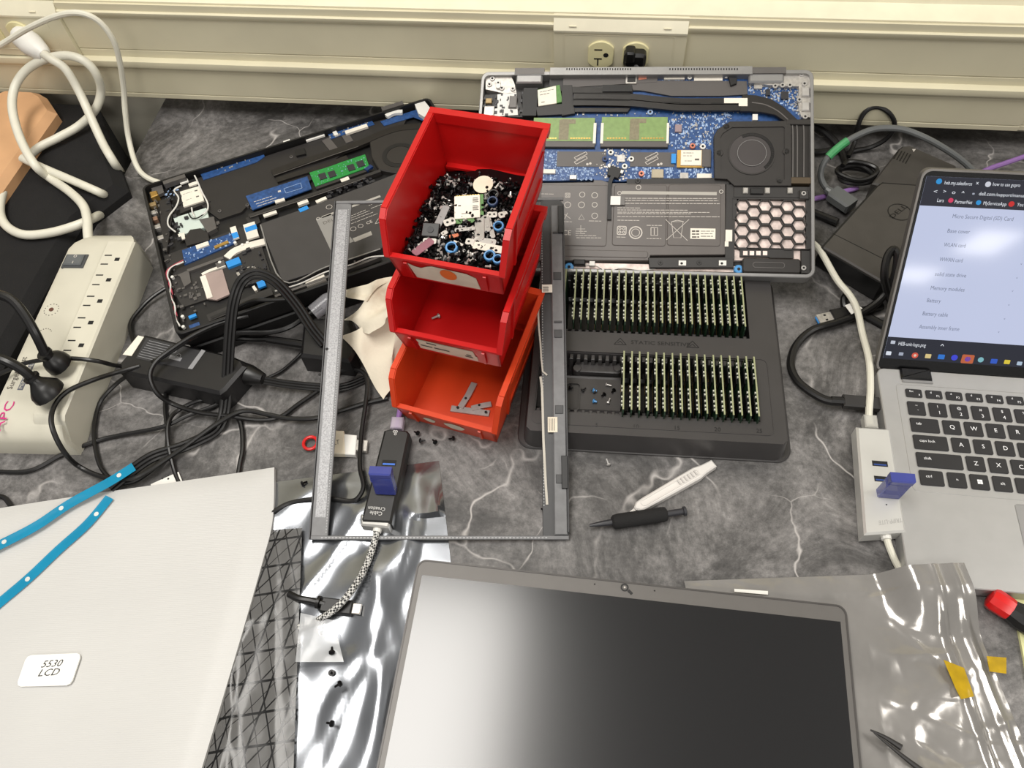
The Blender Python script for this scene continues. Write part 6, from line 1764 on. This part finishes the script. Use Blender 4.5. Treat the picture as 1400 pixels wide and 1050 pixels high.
# ------------------------------------------------------------------ black hub
m_hubb = mat('black_hub', (27, 26, 25), 0.42, var=0.06)
zH2 = .018
h0, h1 = P(539, 586, zH2), P(517, 715, zH2)
bf2 = Frame((h1.x, h1.y, 0), (h0 - h1).cross(Vector((0, 0, 1))), h0 - h1)
hub2 = thing('usb_hub', 'black hub with blue usb ports lying on the silver bag', 'usb hub', bf2.M)
ht = [bf2.px(u, v, zH2) for u, v in ((525, 588), (532, 586), (556, 588), (560, 592), (535, 715), (495, 713), (494, 709))]
obj('body', MB().prism(ht, .003, zH2, .002), m_hubb, hub2)
e = [bf2.px(u, v, .010) for u, v in ((494, 712), (537, 716))]
obj('end_cap', MB().prism([(e[0][0] + .002, e[0][1] - .0065), (e[1][0] - .002, e[1][1] - .0065), (e[1][0], e[1][1] + .004), (e[0][0], e[0][1] + .004)], .002, zH2 - .0015, .0015), mat('hub_end_grey', (178, 176, 172), 0.35, 0.4), hub2)
for u, v in ((532, 633), (530, 655)):
    c = bf2.px(u, v, zH2); s_ = obj('usb_port', MB().box(c[0] - .0067, c[0] + .0067, c[1] - .0030, c[1] + .0030, zH2 - .001, zH2 + .0002), m_slot, hub2)
    obj('port_tongue', MB().box(c[0] - .0058, c[0] + .0058, c[1] - .0022, c[1] - .0004, zH2 + .0002, zH2 + .0003), mat('port_bright_blue', (50, 110, 210), 0.4), s_)
mhub = mat('hub_print', (206, 204, 200), 0.5, var=0)
def turned(s_, a, b, hgt, parent, fr, h):          # upside-down lettering, read from the far side
    p0, p1 = Vector(fr.px(*a, h)), Vector(fr.px(*b, h)); d = p1 - p0
    return obj('lettering', text(MB(), s_, (*p0, h), tuple(d.normalized()), (-d.normalized().y, d.normalized().x), width=d.length, height=hgt), mhub, parent)
turned('Cable', (523, 700), (506, 698.5), .0036, hub2, bf2, zH2 + .0003)
turned('Creation', (527, 694), (504, 692), .0036, hub2, bf2, zH2 + .0003)
mb = MB()
for u, v in ((539, 590), (542, 590), (540.5, 593.5)):
    c = bf2.px(u, v, zH2); mb.ring(circle(*c, .0013, 10), circle(*c, .0008, 10), zH2, zH2 + .0003)
obj('emblem', mb, mhub, hub2)
bc = cable_pts([(516, 722, .010), (512, 740, .009), (504, 765, .009), (492, 790, .013), (475, 815, .0165), (455, 835, .014), (430, 850, .005), (408, 858, .004)])
def braided():
    m = bpy.data.materials.new('braided_sleeve'); m.use_nodes = True; nt = m.node_tree; b = nt.nodes['Principled BSDF']
    tc = nt.nodes.new('ShaderNodeTexCoord'); w = nt.nodes.new('ShaderNodeTexChecker'); w.inputs['Scale'].default_value = 520
    w.inputs['Color1'].default_value = (.62, .61, .58, 1); w.inputs['Color2'].default_value = (.02, .02, .02, 1)
    mp = nt.nodes.new('ShaderNodeMapping'); mp.inputs['Rotation'].default_value = (0, 0, .6)
    nt.links.new(tc.outputs['Object'], mp.inputs['Vector']); nt.links.new(mp.outputs['Vector'], w.inputs['Vector']); nt.links.new(w.outputs['Color'], b.inputs['Base Color'])
    b.inputs['Roughness'].default_value = .6; return m
obj('braided_cable', MB().tube(bc, .0030, 10).xf(bf2.M.inverted()), braided(), hub2)
obj('strain_relief', MB().tube([P(518, 716, .010), P(515, 728, .010)], .0040, 10).xf(bf2.M.inverted()), m_white, hub2)
stick((528, 672), (505, 644), .018, .050, 'blue memory stick standing in the black hub', bf2.X)
pcp = cable_pts([(551, 540, .006), (548, 556, .008), (545, 572, .010), (542, 586, .010)])
pO = Vector((pcp[-1].x, pcp[-1].y, 0))
pw = thing('network_cable', 'purple network cable with clear plug coming from under the orange bin', 'cable', pO)
obj('cable', MB().tube(pcp, .0028, 10).xf(Matrix.Translation(-pO)), m_cabp, pw)
obj('plug', MB().box(-.006, .006, -.001, .012, .005, .013, .001).xf(Frame((0, 0, 0), bf2.X, bf2.Y).M), mat('clear_plug_lilac', (196, 184, 200), 0.15, alpha=.6), pw)

# ------------------------------------------------------------------ white flash drive with red ring
zW = .006
wf = Frame((P(445, 607, zW).x, P(445, 607, zW).y, .001), P(500, 612, zW) - P(447, 606, zW), (0, 1, 0))
wdv = thing('flash_drive', 'white flash drive with a red key ring under the bezel edge', 'flash drive', wf.M)
obj('body', MB().prism([wf.px(u, v, .006) for u, v in ((436, 588), (470, 589), (472, 621), (436, 620))], 0, .007, .001), mat('cream_plastic', (220, 210, 188), 0.4), wdv)
obj('cap', MB().prism([wf.px(u, v, .006) for u, v in ((470, 593), (488, 595), (486, 622), (471, 621))], .0005, .0062, .0006), m_white, wdv)
obj('metal_tip', MB().prism([wf.px(u, v, .005) for u, v in ((486, 601), (503, 602), (501, 617), (485, 615))], .0012, .0052, .0003), m_comp, wdv)
lettering('RLT', (453, 609), (464, 607), .005, m_ink, wdv, wf, .0072)
c = wf.px(424, 605, .004); obj('red_ring', MB().tube([(c[0] + .0068 * math.cos(2 * math.pi * k / 20), c[1] + .0068 * math.sin(2 * math.pi * k / 20), .003) for k in range(20)], .0016, 8, closed=True), mat('red_plastic', (210, 30, 30), 0.35), wdv)

# ================================================================== bags, pouch, panel at the front
def foil_mat(name, col, rough, metal, scale, st, var=.15):
    m = mat(name, col, rough, metal, var=var, scale=18)
    nt = m.node_tree; b = nt.nodes['Principled BSDF']
    tc = nt.nodes.new('ShaderNodeTexCoord'); n = nt.nodes.new('ShaderNodeTexVoronoi'); n.inputs['Scale'].default_value = scale
    n2 = nt.nodes.new('ShaderNodeTexNoise'); n2.inputs['Scale'].default_value = scale * .6; n2.inputs['Detail'].default_value = 2
    nt.links.new(tc.outputs['Object'], n.inputs['Vector']); nt.links.new(tc.outputs['Object'], n2.inputs['Vector'])
    a = nt.nodes.new('ShaderNodeMath'); a.operation = 'ADD'; nt.links.new(n2.outputs['Fac'], a.inputs[0]); a.inputs[1].default_value = 0
    bp = nt.nodes.new('ShaderNodeBump'); bp.inputs['Strength'].default_value = st; bp.inputs['Distance'].default_value = .004
    nt.links.new(a.outputs[0], bp.inputs['Height']); nt.links.new(bp.outputs['Normal'], b.inputs['Normal'])
    return m
m_foil = foil_mat('silver_antistatic_film', (150, 153, 158), .20, .92, 26, .25)
m_clearbag = foil_mat('grey_clear_film', (156, 153, 149), .17, .5, 60, .4)
def sheet(corners, nu, nv, fz, thick=.0):
    A, B, Cc, D = [P(*q) for q in corners]
    def fn(a, b):
        p = A * (1 - a) * (1 - b) + B * a * (1 - b) + Cc * a * b + D * (1 - a) * b
        return (p.x, p.y, max(.0004, p.z + fz(a, b)))
    return MB().grid(fn, nu, nv, thick)
rw = random.Random(3)
def wrinkles(n, amp, edge=.04, wmin=.03, wmax=.10, lmin=.25, lmax=.9):
    fs = [(rw.uniform(0, 1), rw.uniform(0, 1), rw.uniform(0, math.pi), rw.uniform(wmin, wmax), rw.uniform(lmin, lmax), rw.uniform(-.5, 1)) for _ in range(n)]
    def f(a, b):
        z = 0
        for (x, y, w, s_, l, k) in fs:
            dx, dy = a - x, b - y; u = dx * math.cos(w) + dy * math.sin(w); v = -dx * math.sin(w) + dy * math.cos(w)
            z += k * math.exp(-(v / s_) ** 2 - (u / l) ** 2) * amp * (1 - abs(v / s_) * .3)
        e = min(1, min(a, 1 - a, b, 1 - b) / edge)
        return z * e
    return f
w1f_ = wrinkles(26, .0038)
def w1f(a, b):
    if b < .2: return w1f_(a, b)
    return w1f_(a, b) * max(0.0, min(1.0, (.86 - .36 * (b - .28) - a) / .07))
sb = solo('antistatic_bag', sheet([(368, 660, .001), (600, 630, .001), (655, 1090, .001), (300, 1090, .001)], 60, 90, w1f, .0003), m_foil, 'shiny silver antistatic bag lying under the bezel and black hub', 'bag')
# printed grid bag on top of it
def gridbag_mat():
    m = bpy.data.materials.new('grid_printed_film'); m.use_nodes = True; nt = m.node_tree; N = nt.nodes; L = nt.links; b = N['Principled BSDF']
    tc = N.new('ShaderNodeTexCoord'); out_ = None
    def lines(ang, period, width):
        mp = N.new('ShaderNodeMapping'); mp.inputs['Rotation'].default_value = (0, 0, ang); L.new(tc.outputs['Object'], mp.inputs['Vector'])
        sx_ = N.new('ShaderNodeSeparateXYZ'); L.new(mp.outputs['Vector'], sx_.inputs[0])
        d = N.new('ShaderNodeMath'); d.operation = 'PINGPONG'; d.inputs[1].default_value = period / 2; L.new(sx_.outputs['X'], d.inputs[0])
        l = N.new('ShaderNodeMath'); l.operation = 'LESS_THAN'; l.inputs[1].default_value = width; L.new(d.outputs[0], l.inputs[0]); return l
    ls = [lines(1.32, .0245, .0010), lines(.10, .0215, .0008), lines(.62, .0105, .0003), lines(-.45, .0105, .0003), lines(.62, .021, .0006), lines(-.45, .021, .0006)]
    cur = ls[0]
    for l in ls[1:]:
        mx = N.new('ShaderNodeMath'); mx.operation = 'MAXIMUM'; L.new(cur.outputs[0], mx.inputs[0]); L.new(l.outputs[0], mx.inputs[1]); cur = mx
    mix = N.new('ShaderNodeMix'); mix.data_type = 'RGBA'; L.new(cur.outputs[0], mix.inputs['Factor'])
    mix.inputs['A'].default_value = (.14, .137, .133, 1); mix.inputs['B'].default_value = (.008, .008, .008, 1)
    L.new(mix.outputs['Result'], b.inputs['Base Color']); b.inputs['Roughness'].default_value = .20; b.inputs['Specular IOR Level'].default_value = .4
    al = N.new('ShaderNodeMath'); al.operation = 'MULTIPLY_ADD'; al.inputs[1].default_value = .25; al.inputs[2].default_value = .74; L.new(cur.outputs[0], al.inputs[0]); L.new(al.outputs[0], b.inputs['Alpha'])
    n = N.new('ShaderNodeTexNoise'); n.inputs['Scale'].default_value = 38; L.new(tc.outputs['Object'], n.inputs['Vector'])
    bp = N.new('ShaderNodeBump'); bp.inputs['Strength'].default_value = .22; bp.inputs['Distance'].default_value = .004; L.new(n.outputs['Fac'], bp.inputs['Height']); L.new(bp.outputs['Normal'], b.inputs['Normal'])
    return m
w2f = wrinkles(22, .0020)
solo('grid_bag', sheet([(310, 728, .0045), (413, 722, .0055), (400, 1085, .0055), (215, 1085, .0045)], 40, 70, w2f, .0003), gridbag_mat(), 'clear static bag printed with a black grid, half under the white pouch', 'bag')
# clear flap with tape on the right of the grid bag
solo('clear_flap', sheet([(411, 838, .009), (456, 848, .009), (470, 905, .009), (404, 905, .009)], 12, 12, wrinkles(6, .0015), .0002), mat('clear_film', (214, 216, 218), .12, alpha=.35), 'small clear film flap holding the braided cable down', 'film')
# loose black lead with usb-c tip lying on the silver bag
e0, e1 = P(408, 818, .008), P(440, 826, .008)
lc = thing('usb_c_lead', 'short black lead with a bare metal tip on the silver bag', 'cable', (e0.x, e0.y, .002))
M_ = Matrix.Translation((-e0.x, -e0.y, -.002))
obj('lead', MB().tube(spline([P(395, 812, .006), e0, P(425, 821, .008), P(445, 826, .008)], 5), .0030, 9).xf(M_), m_cable, lc)
obj('tie', MB().tube([P(434, 823, .008), P(438, 824, .008)], .0056, 12).xf(M_), m_blackrub, lc)
f0, f1_ = P(455, 829, .007), P(482, 832, .007); hf2 = Frame(f0, f1_ - f0, (0, 1, 0)); L_ = (f1_ - f0).length
obj('plug', MB().box(-.010, L_, -.0062, .0062, -.003, .0035, .001).xf(hf2.M).xf(M_), m_blackplastic, lc)
obj('metal_tip', MB().box(L_, L_ + .0075, -.0044, .0044, -.0012, .0016, .0005).xf(hf2.M).xf(M_), m_comp, lc)
# screws on the bag and the desk
for u, v, lab, z_ in ((455, 886, 'black screw highest of those on the silver bag', .0075), (452, 919, 'black screw standing on its head on the silver bag', .0075), (459, 940, 'black screw third down on the silver bag', .0075), (448, 989, 'black screw lowest of those on the silver bag', .0075)):
    place_screw(P(u, v, z_), lab, 'screws on the silver bag', tilt=math.radians(180 if v == 919 else 65), sc=1.25)
for u, v, lab in ((582, 604, 'black screw by the orange bin, left of the pair'), (592, 603, 'black screw by the orange bin, right of the pair'), (614, 602, 'black screw by the right end of the orange bin lip'), (567, 592, 'black screw under the left end of the orange bin lip'),
                  (740, 697, 'black screw lying inside the right strip of the bezel'), (421, 660, 'black screw beside the left strip of the bezel'), (1172, 716, 'black screw at the lower left corner of the silver hub')):
    place_screw(P(u, v, .0003), lab, 'screws on the desk', tilt=math.radians(70), sc=1.15)
place_screw(P(829, 629, 0), 'pale screw alone below the memory tray', None, math.radians(95), .4, screw_st, 1.1)

# ------------------------------------------------------------------ white foam pouch, its label, blue strips
def pouch_mat():
    m = mat('white_foam_film', (194, 193, 190), .5, var=.03, scale=10)
    nt = m.node_tree; b = nt.nodes['Principled BSDF']; tc = nt.nodes.new('ShaderNodeTexCoord')
    w = nt.nodes.new('ShaderNodeTexWave'); w.inputs['Scale'].default_value = 190; w.bands_direction = 'Y'; w.inputs['Distortion'].default_value = 1.5
    mp = nt.nodes.new('ShaderNodeMapping'); mp.inputs['Rotation'].default_value = (0, 0, -.15); nt.links.new(tc.outputs['Object'], mp.inputs['Vector']); nt.links.new(mp.outputs['Vector'], w.inputs['Vector'])
    bp = nt.nodes.new('ShaderNodeBump'); bp.inputs['Strength'].default_value = .10; bp.inputs['Distance'].default_value = .0008; nt.links.new(w.outputs['Fac'], bp.inputs['Height']); nt.links.new(bp.outputs['Normal'], b.inputs['Normal'])
    return m
zP = .011
right = [(373, 636), (371, 707), (358, 763), (330, 862), (300, 964), (272, 1058), (262, 1095)]
rs_ = spline([Vector((u, v, 0)) for u, v in right], 6)
def pouch_fn(a, b):
    i = b * (len(rs_) - 1); i0 = int(i); i1 = min(i0 + 1, len(rs_) - 1); r_ = rs_[i0].lerp(rs_[i1], i - i0)
    l_ = Vector((-60, 702 + (1095 - 702) * b, 0))
    if True:
        q = l_.lerp(r_, a)
        v = q.y
        # top edge runs straight from the left to the right corner
        e = min(1, (1 - a) / .06, b / .05 if b < .05 else 1)
        z = zP * (.70 + .30 * max(0, e)) + .0012 * math.sin(a * 5 + b * 3)
        p = P(q.x, v, zP)
        return (p.x, p.y, z)
pouch = solo('foam_pouch', MB().grid(pouch_fn, 44, 44, .006), pouch_mat(), 'large white foam pouch with a paper label at the lower left', 'pouch')
zL = zP + .0018
pl_ = thing('paper_label', 'white rounded label reading 5530 LCD stuck on the white pouch', 'label', (P(67, 915, zL).x, P(67, 915, zL).y, zL))
pc0 = P(67, 915, zL); M_ = Matrix.Translation(-pc0)
A, B, Cc, D = [P(*q, zL) for q in ((37, 896), (112, 893), (97, 937), (22, 939))]
lp = []
for p, pn, pp_ in ((A, B, D), (B, Cc, A), (Cc, D, B), (D, A, Cc)):
    lp += [tuple((p + (pp_ - p).normalized() * .004)[:2]), tuple((p + (pp_ - p).normalized() * .0012 + (pn - p).normalized() * .0012)[:2]), tuple((p + (pn - p).normalized() * .004)[:2])]
obj('paper', MB().prism(lp, zL - .001, zL + .0004).xf(M_), mat('label_paper_white', (236, 235, 230), .55, var=.01), pl_)
mb = MB()
for s_, a, b in (('5530', (56, 913), (83, 911)), ('LCD', (52, 925), (79, 923))):
    p0, p1 = P(*a, zL), P(*b, zL); d = (p1 - p0)
    up_ = (P(a[0] + 5, a[1] - 8, zL) - p0).normalized()
    obj('lettering', text(MB(), s_, (p0.x, p0.y, zL + .0006), tuple(d.normalized()[:2]), tuple(up_[:2]), width=d.length, height=.0060).xf(M_), m_blackink, pl_)
def blue_mat():
    m = mat('teal_clear_plastic', (18, 142, 182), .22, var=.06, alpha=.78); return m
def strip(path, wpx, holes, label, z):
    q = [P(u, v, z) for u, v in path]
    c = Vector((q[0].x, q[0].y, z))
    t = thing('plastic_strip', label, 'plastic strip', c, 'blue plastic strips on the pouch')
    q2 = [((p - c).x, (p - c).y) for p in spline(q, 5)]
    obj('film', strip_mesh(MB(), q2, wpx, 0, .0004), blue_mat(), t)
    for u, v in holes:
        p = P(u, v, z) - c; obj('hole', MB().cyl(p.x, p.y, .0004, .0006, .0022, 14), mat('hole_white', (206, 208, 204), .5), t)
strip([(-60, 774), (0, 745), (50, 719), (95, 689), (148, 660), (183, 638)], .0100, [(163, 650), (84, 695), (6, 741)], 'upper blue plastic strip with its end past the pouch edge', zP + .006)
strip([(-40, 858), (0, 824), (40, 790), (80, 752), (120, 716), (150, 680)], .0095, [(132, 703), (38, 792)], 'lower blue plastic strip lying across the white pouch', zP + .0024)
# white folded card behind the pouch
t = thing('white_card', 'little white card with black marks peeking out above the pouch', 'card', P(228, 652, 0))
c = P(228, 652, 0)
obj('card', MB().prism([tuple((P(u, v, .004) - c)[:2]) for u, v in ((206, 662), (244, 645), (250, 660), (240, 680), (208, 680))], .003, .004), m_white, t)
for u, v in ((222, 654), (230, 650), (230, 654.5)): 
    p = P(u, v, .0042) - c; obj('mark', MB().cyl(p.x, p.y, .004, .0043, .0010, 8), m_blackink, t)

# ------------------------------------------------------------------ loose lcd lid at the front
m_lidg = mat('lid_grey_plastic', (98, 95, 92), .42, .15, var=.03, scale=80)
def lcd_mat():
    m = mat('matte_black_panel', (13, 12, 13), .20, var=.04, scale=30, spec=.78, coat=0.2); m.node_tree.nodes['Principled BSDF'].inputs['Coat Roughness'].default_value = .2; return m
lz = .0085
A, B = P(572, 764, lz), P(1157, 828, lz)
lcf = Frame((A.x, A.y, 0), B - A, (0, 1, 0)); lcw = (B - A).length; lcd_d = .238
lcd = thing('laptop_screen_assembly', 'dark laptop display lid lying face up at the front', 'display', lcf.M)
obj('frame', MB().prism(rrect(0, lcw, -lcd_d, 0, .008), .001, lz - .0004, .001), m_lidg, lcd)
obj('edge_trim', MB().ring(rrect(0, lcw, -lcd_d, 0, .008), rrect(.0014, lcw - .0014, -lcd_d + .0014, -.0014, .007), lz - .0006, lz + .0002), mat('lid_trim_dark', (74, 71, 69), .4, .2), lcd)
sx0, sy0 = lcf.px(577, 786, lz); sx1 = lcf.px(1149, 850, lz)[0]; sy0 = min(sy0, lcf.px(1149, 850, lz)[1])
obj('screen', MB().box(sx0, sx1, -lcd_d + .012, sy0, lz - .001, lz), lcd_mat(), lcd)
c = lcf.px(854, 803, lz); cm = obj('camera_ring', MB().ring(circle(*c, .0034, 20), circle(*c, .0022, 20), lz - .0004, lz + .0002), m_chard, lcd)
obj('lens', MB().cyl(*c, lz - .0004, lz + .0001, .0008, 12), m_print, cm)
q0, q1 = Vector(lcf.px(859, 807, lz)), Vector(lcf.px(864, 812, lz))
obj('shutter_slide', strip_mesh(MB(), [tuple(q0), tuple(q1)], .0022, lz - .0004, lz + .0004), m_chard, lcd)
for u, v in ((813, 798.5), (895, 807.5)): obj('microphone_hole', MB().cyl(*lcf.px(u, v, lz), lz - .0004, lz, .0006, 8), m_slot, lcd)
# ------------------------------------------------------------------ the clear bag at the right with yellow tapes
w3a = wrinkles(20, .0022); w3b = wrinkles(70, .0013, .01, .008, .022, .05, .22)
def w3f(a, b):
    fold = .0035 * math.exp(-((a - .885 + .02 * b) / .012) ** 2) + .0028 * math.exp(-((a - .955) / .014) ** 2)
    return w3a(a, b) + w3b(a, b) + fold
def w3g(a, b):
    u_edge = (1178 - 935) / 381.0 * (1 - .18 * b)      # right border of the lid across the sheet
    k = max(0.0, min(1.0, (a - u_edge) / .10))
    top = max(0.0, min(1.0, (.13 + .02 * a - b) / .05))
    sm = lambda x: max(0.0, min(1.0, x)) ** 2 * (3 - 2 * max(0.0, min(1.0, x)))
    s_ = sm((a - .70) / .12) * sm((.36 - b) / .26)
    return (w3f(a, b) * (1 - .6 * s_) + .003) * max(k, top * .4) - .0205 * a * (1 - b) + .0205 * s_
solo('antistatic_bag', sheet([(935, 795, .0004), (1316, 771, .0205), (1425, 1085, .0006), (1000, 1085, .0004)], 130, 110, w3g, .0003), m_clearbag, 'greyish clear plastic bag under the display lid with yellow tape', 'bag')
m_tape = mat('yellow_tape', (186, 152, 12), .18, var=.18, scale=90, alpha=.82)
for pts, lab in (([(1290, 902), (1318, 913), (1332, 952), (1314, 956), (1306, 940)], 'larger piece of yellow tape on the clear bag'), ([(1349, 897), (1376, 899), (1376, 921), (1353, 918)], 'small square of yellow tape on the edge of the clear bag')):
    z_ = .0125
    solo('yellow_tape', MB().prism([tuple(P(u, v, z_)[:2]) for u, v in pts], z_ - .0004, z_), m_tape, lab, 'tape', 'yellow tapes')
solo('white_tape', MB().prism([tuple(P(u, v, .0050)[:2]) for u, v in ((1004, 805), (1050, 808), (1050, 813), (1004, 809))], .0046, .0050), m_white, 'white paper strip at the top edge of the display lid', 'paper')
# black-tipped tweezers showing through at the bottom of the bag
for pts, lab in (([(1190, 998), (1210, 1008), (1232, 1022)], 'short dark plastic tail on the clear bag, upper of two'), ([(1195, 1002), (1232, 1032), (1266, 1058)], 'long dark plastic tail on the clear bag, lower of two')):
    q = spline([P(u, v, .0095) for u, v in pts], 5)
    solo('dark_tail', MB().tube(q, [.0006 + .0022 * (k / len(q)) for k in range(len(q))], 8), m_char, lab, 'plastic tail', 'dark tails on the clear bag')
# ------------------------------------------------------------------ tools
m_toolw = mat('white_tool_plastic', (214, 210, 205), .36, var=.03)
q0, q1 = P(868, 696, .005), P(976, 634, .005)
kf = Frame((q0.x, q0.y, 0), q1 - q0, Vector((0, 0, 1)).cross(q1 - q0)); kl = (q1 - q0).length
kn = thing('snap_knife', 'white plastic craft knife handle with ribbed grip below the memory tray', 'knife', kf.M)
hw = .0062
outl = [(0, -.0015), (.004, -.0050), (.010, -hw * .85), (kl * .5, -hw * .95), (kl * .78, -hw), (kl * .86, -hw * .75), (kl, -hw * .62), (kl, hw * .62), (kl * .86, hw * .75), (kl * .78, hw), (kl * .5, hw * .95), (.010, hw * .85), (.004, .0045), (0, .0015)]
obj('handle', MB().prism(outl, 0, .0075, .0012), m_toolw, kn)
obj('channel', MB().ring(rrect(kl * .08, kl * .80, -hw * .52, hw * .52, .003), rrect(kl * .09, kl * .79, -hw * .40, hw * .40, .0024), .0075, .0083), m_toolw, kn)
for k in range(6):
    x = kl * .54 + k * kl * .042
    obj('grip_rib', MB().box(x, x + kl * .016, -hw * .42, hw * .42, .0075, .0092, .0003), mat('rib_white', (190, 186, 182), .4), kn)
obj('tip', MB().prism([(-.006, .0005), (0, -.0015), (0, .0015)], .002, .004), m_toolw, kn)
q0, q1 = P(806, 719, .006), P(938, 699, .006)
df2 = Frame((q0.x, q0.y, 0), q1 - q0, Vector((0, 0, 1)).cross(q1 - q0)); dl_ = (q1 - q0).length
dv = thing('screwdriver', 'small black screwdriver with a foam grip lying below the white knife', 'screwdriver', df2.M)
zc = .0068
obj('blade', MB().tube([(0, 0, zc), (.006, 0, zc), (.012, 0, zc), (dl_ * .26, 0, zc)], [.0012, .0020, .0026, .0030], 12), m_compd, dv)
obj('foam_grip', MB().tube([(dl_ * .23, 0, zc), (dl_ * .25, 0, zc), (dl_ * .30, 0, zc), (dl_ * .76, 0, zc), (dl_ * .79, 0, zc), (dl_ * .80, 0, zc)], [.0045, .0062, .0068, .0068, .0062, .0045], 18), mat('black_foam', (22, 21, 21), .9, bump=.5, bscale=900), dv)
obj('shaft', MB().tube([(dl_ * .79, 0, zc), (dl_ * .97, 0, zc)], .0030, 14), m_compd, dv)
obj('end_cap', MB().tube([(dl_ * .965, 0, zc), (dl_ * .97, 0, zc), (dl_ * .995, 0, zc), (dl_, 0, zc)], [.0034, .0044, .0044, .0036], 14), m_compd, dv)
# red-tipped screwdriver at the right edge, on the yellow pad
solo('notepad', MB().prism([tuple(P(u, v, .0015)[:2]) for u, v in ((1379, 797), (1480, 792), (1560, 1000), (1418, 1000))], 0, .003), mat('pale_yellow_paper', (228, 226, 168), .7, var=.03), 'pale yellow paper at the right edge of the desk', 'paper')
q0, q1 = P(1352, 815, .012), P(1440, 872, .012)
rf = Frame((q0.x, q0.y, 0), q1 - q0, Vector((0, 0, 1)).cross(q1 - q0)); rl = (q1 - q0).length
rd = thing('screwdriver', 'black screwdriver with a red cap at the right edge', 'screwdriver', rf.M)
obj('red_cap', MB().tube([(0, 0, .012), (.0012, 0, .012), (.004, 0, .012), (.016, 0, .012), (.018, 0, .012)], [.006, .0088, .0098, .0094, .0090], 10), mat('red_cap_plastic', (206, 26, 26), .3), rd)
obj('handle', MB().tube([(.018, 0, .012), (.026, 0, .012), (rl * 1.6, 0, .012)], [.0090, .0108, .0108], 10), m_blackplastic, rd)
mb = MB()
hx = [(.030 + .005 * math.cos(math.pi / 3 * k), .005 * math.sin(math.pi / 3 * k)) for k in range(6)]
mb.ring(hx, [(.030 + (x - .030) * .8, y * .8) for x, y in hx], .0226, .0231)
mb.box(.0270, .0330, -.0010, .0008, .0226, .0231); mb.box(.0285, .0315, .0008, .0022, .0226, .0231)
for k in range(3): mb.box(.040 + k * .003, .042 + k * .003, -.002, .003, .0226, .0231)
obj('emblem', mb, m_print, rd)
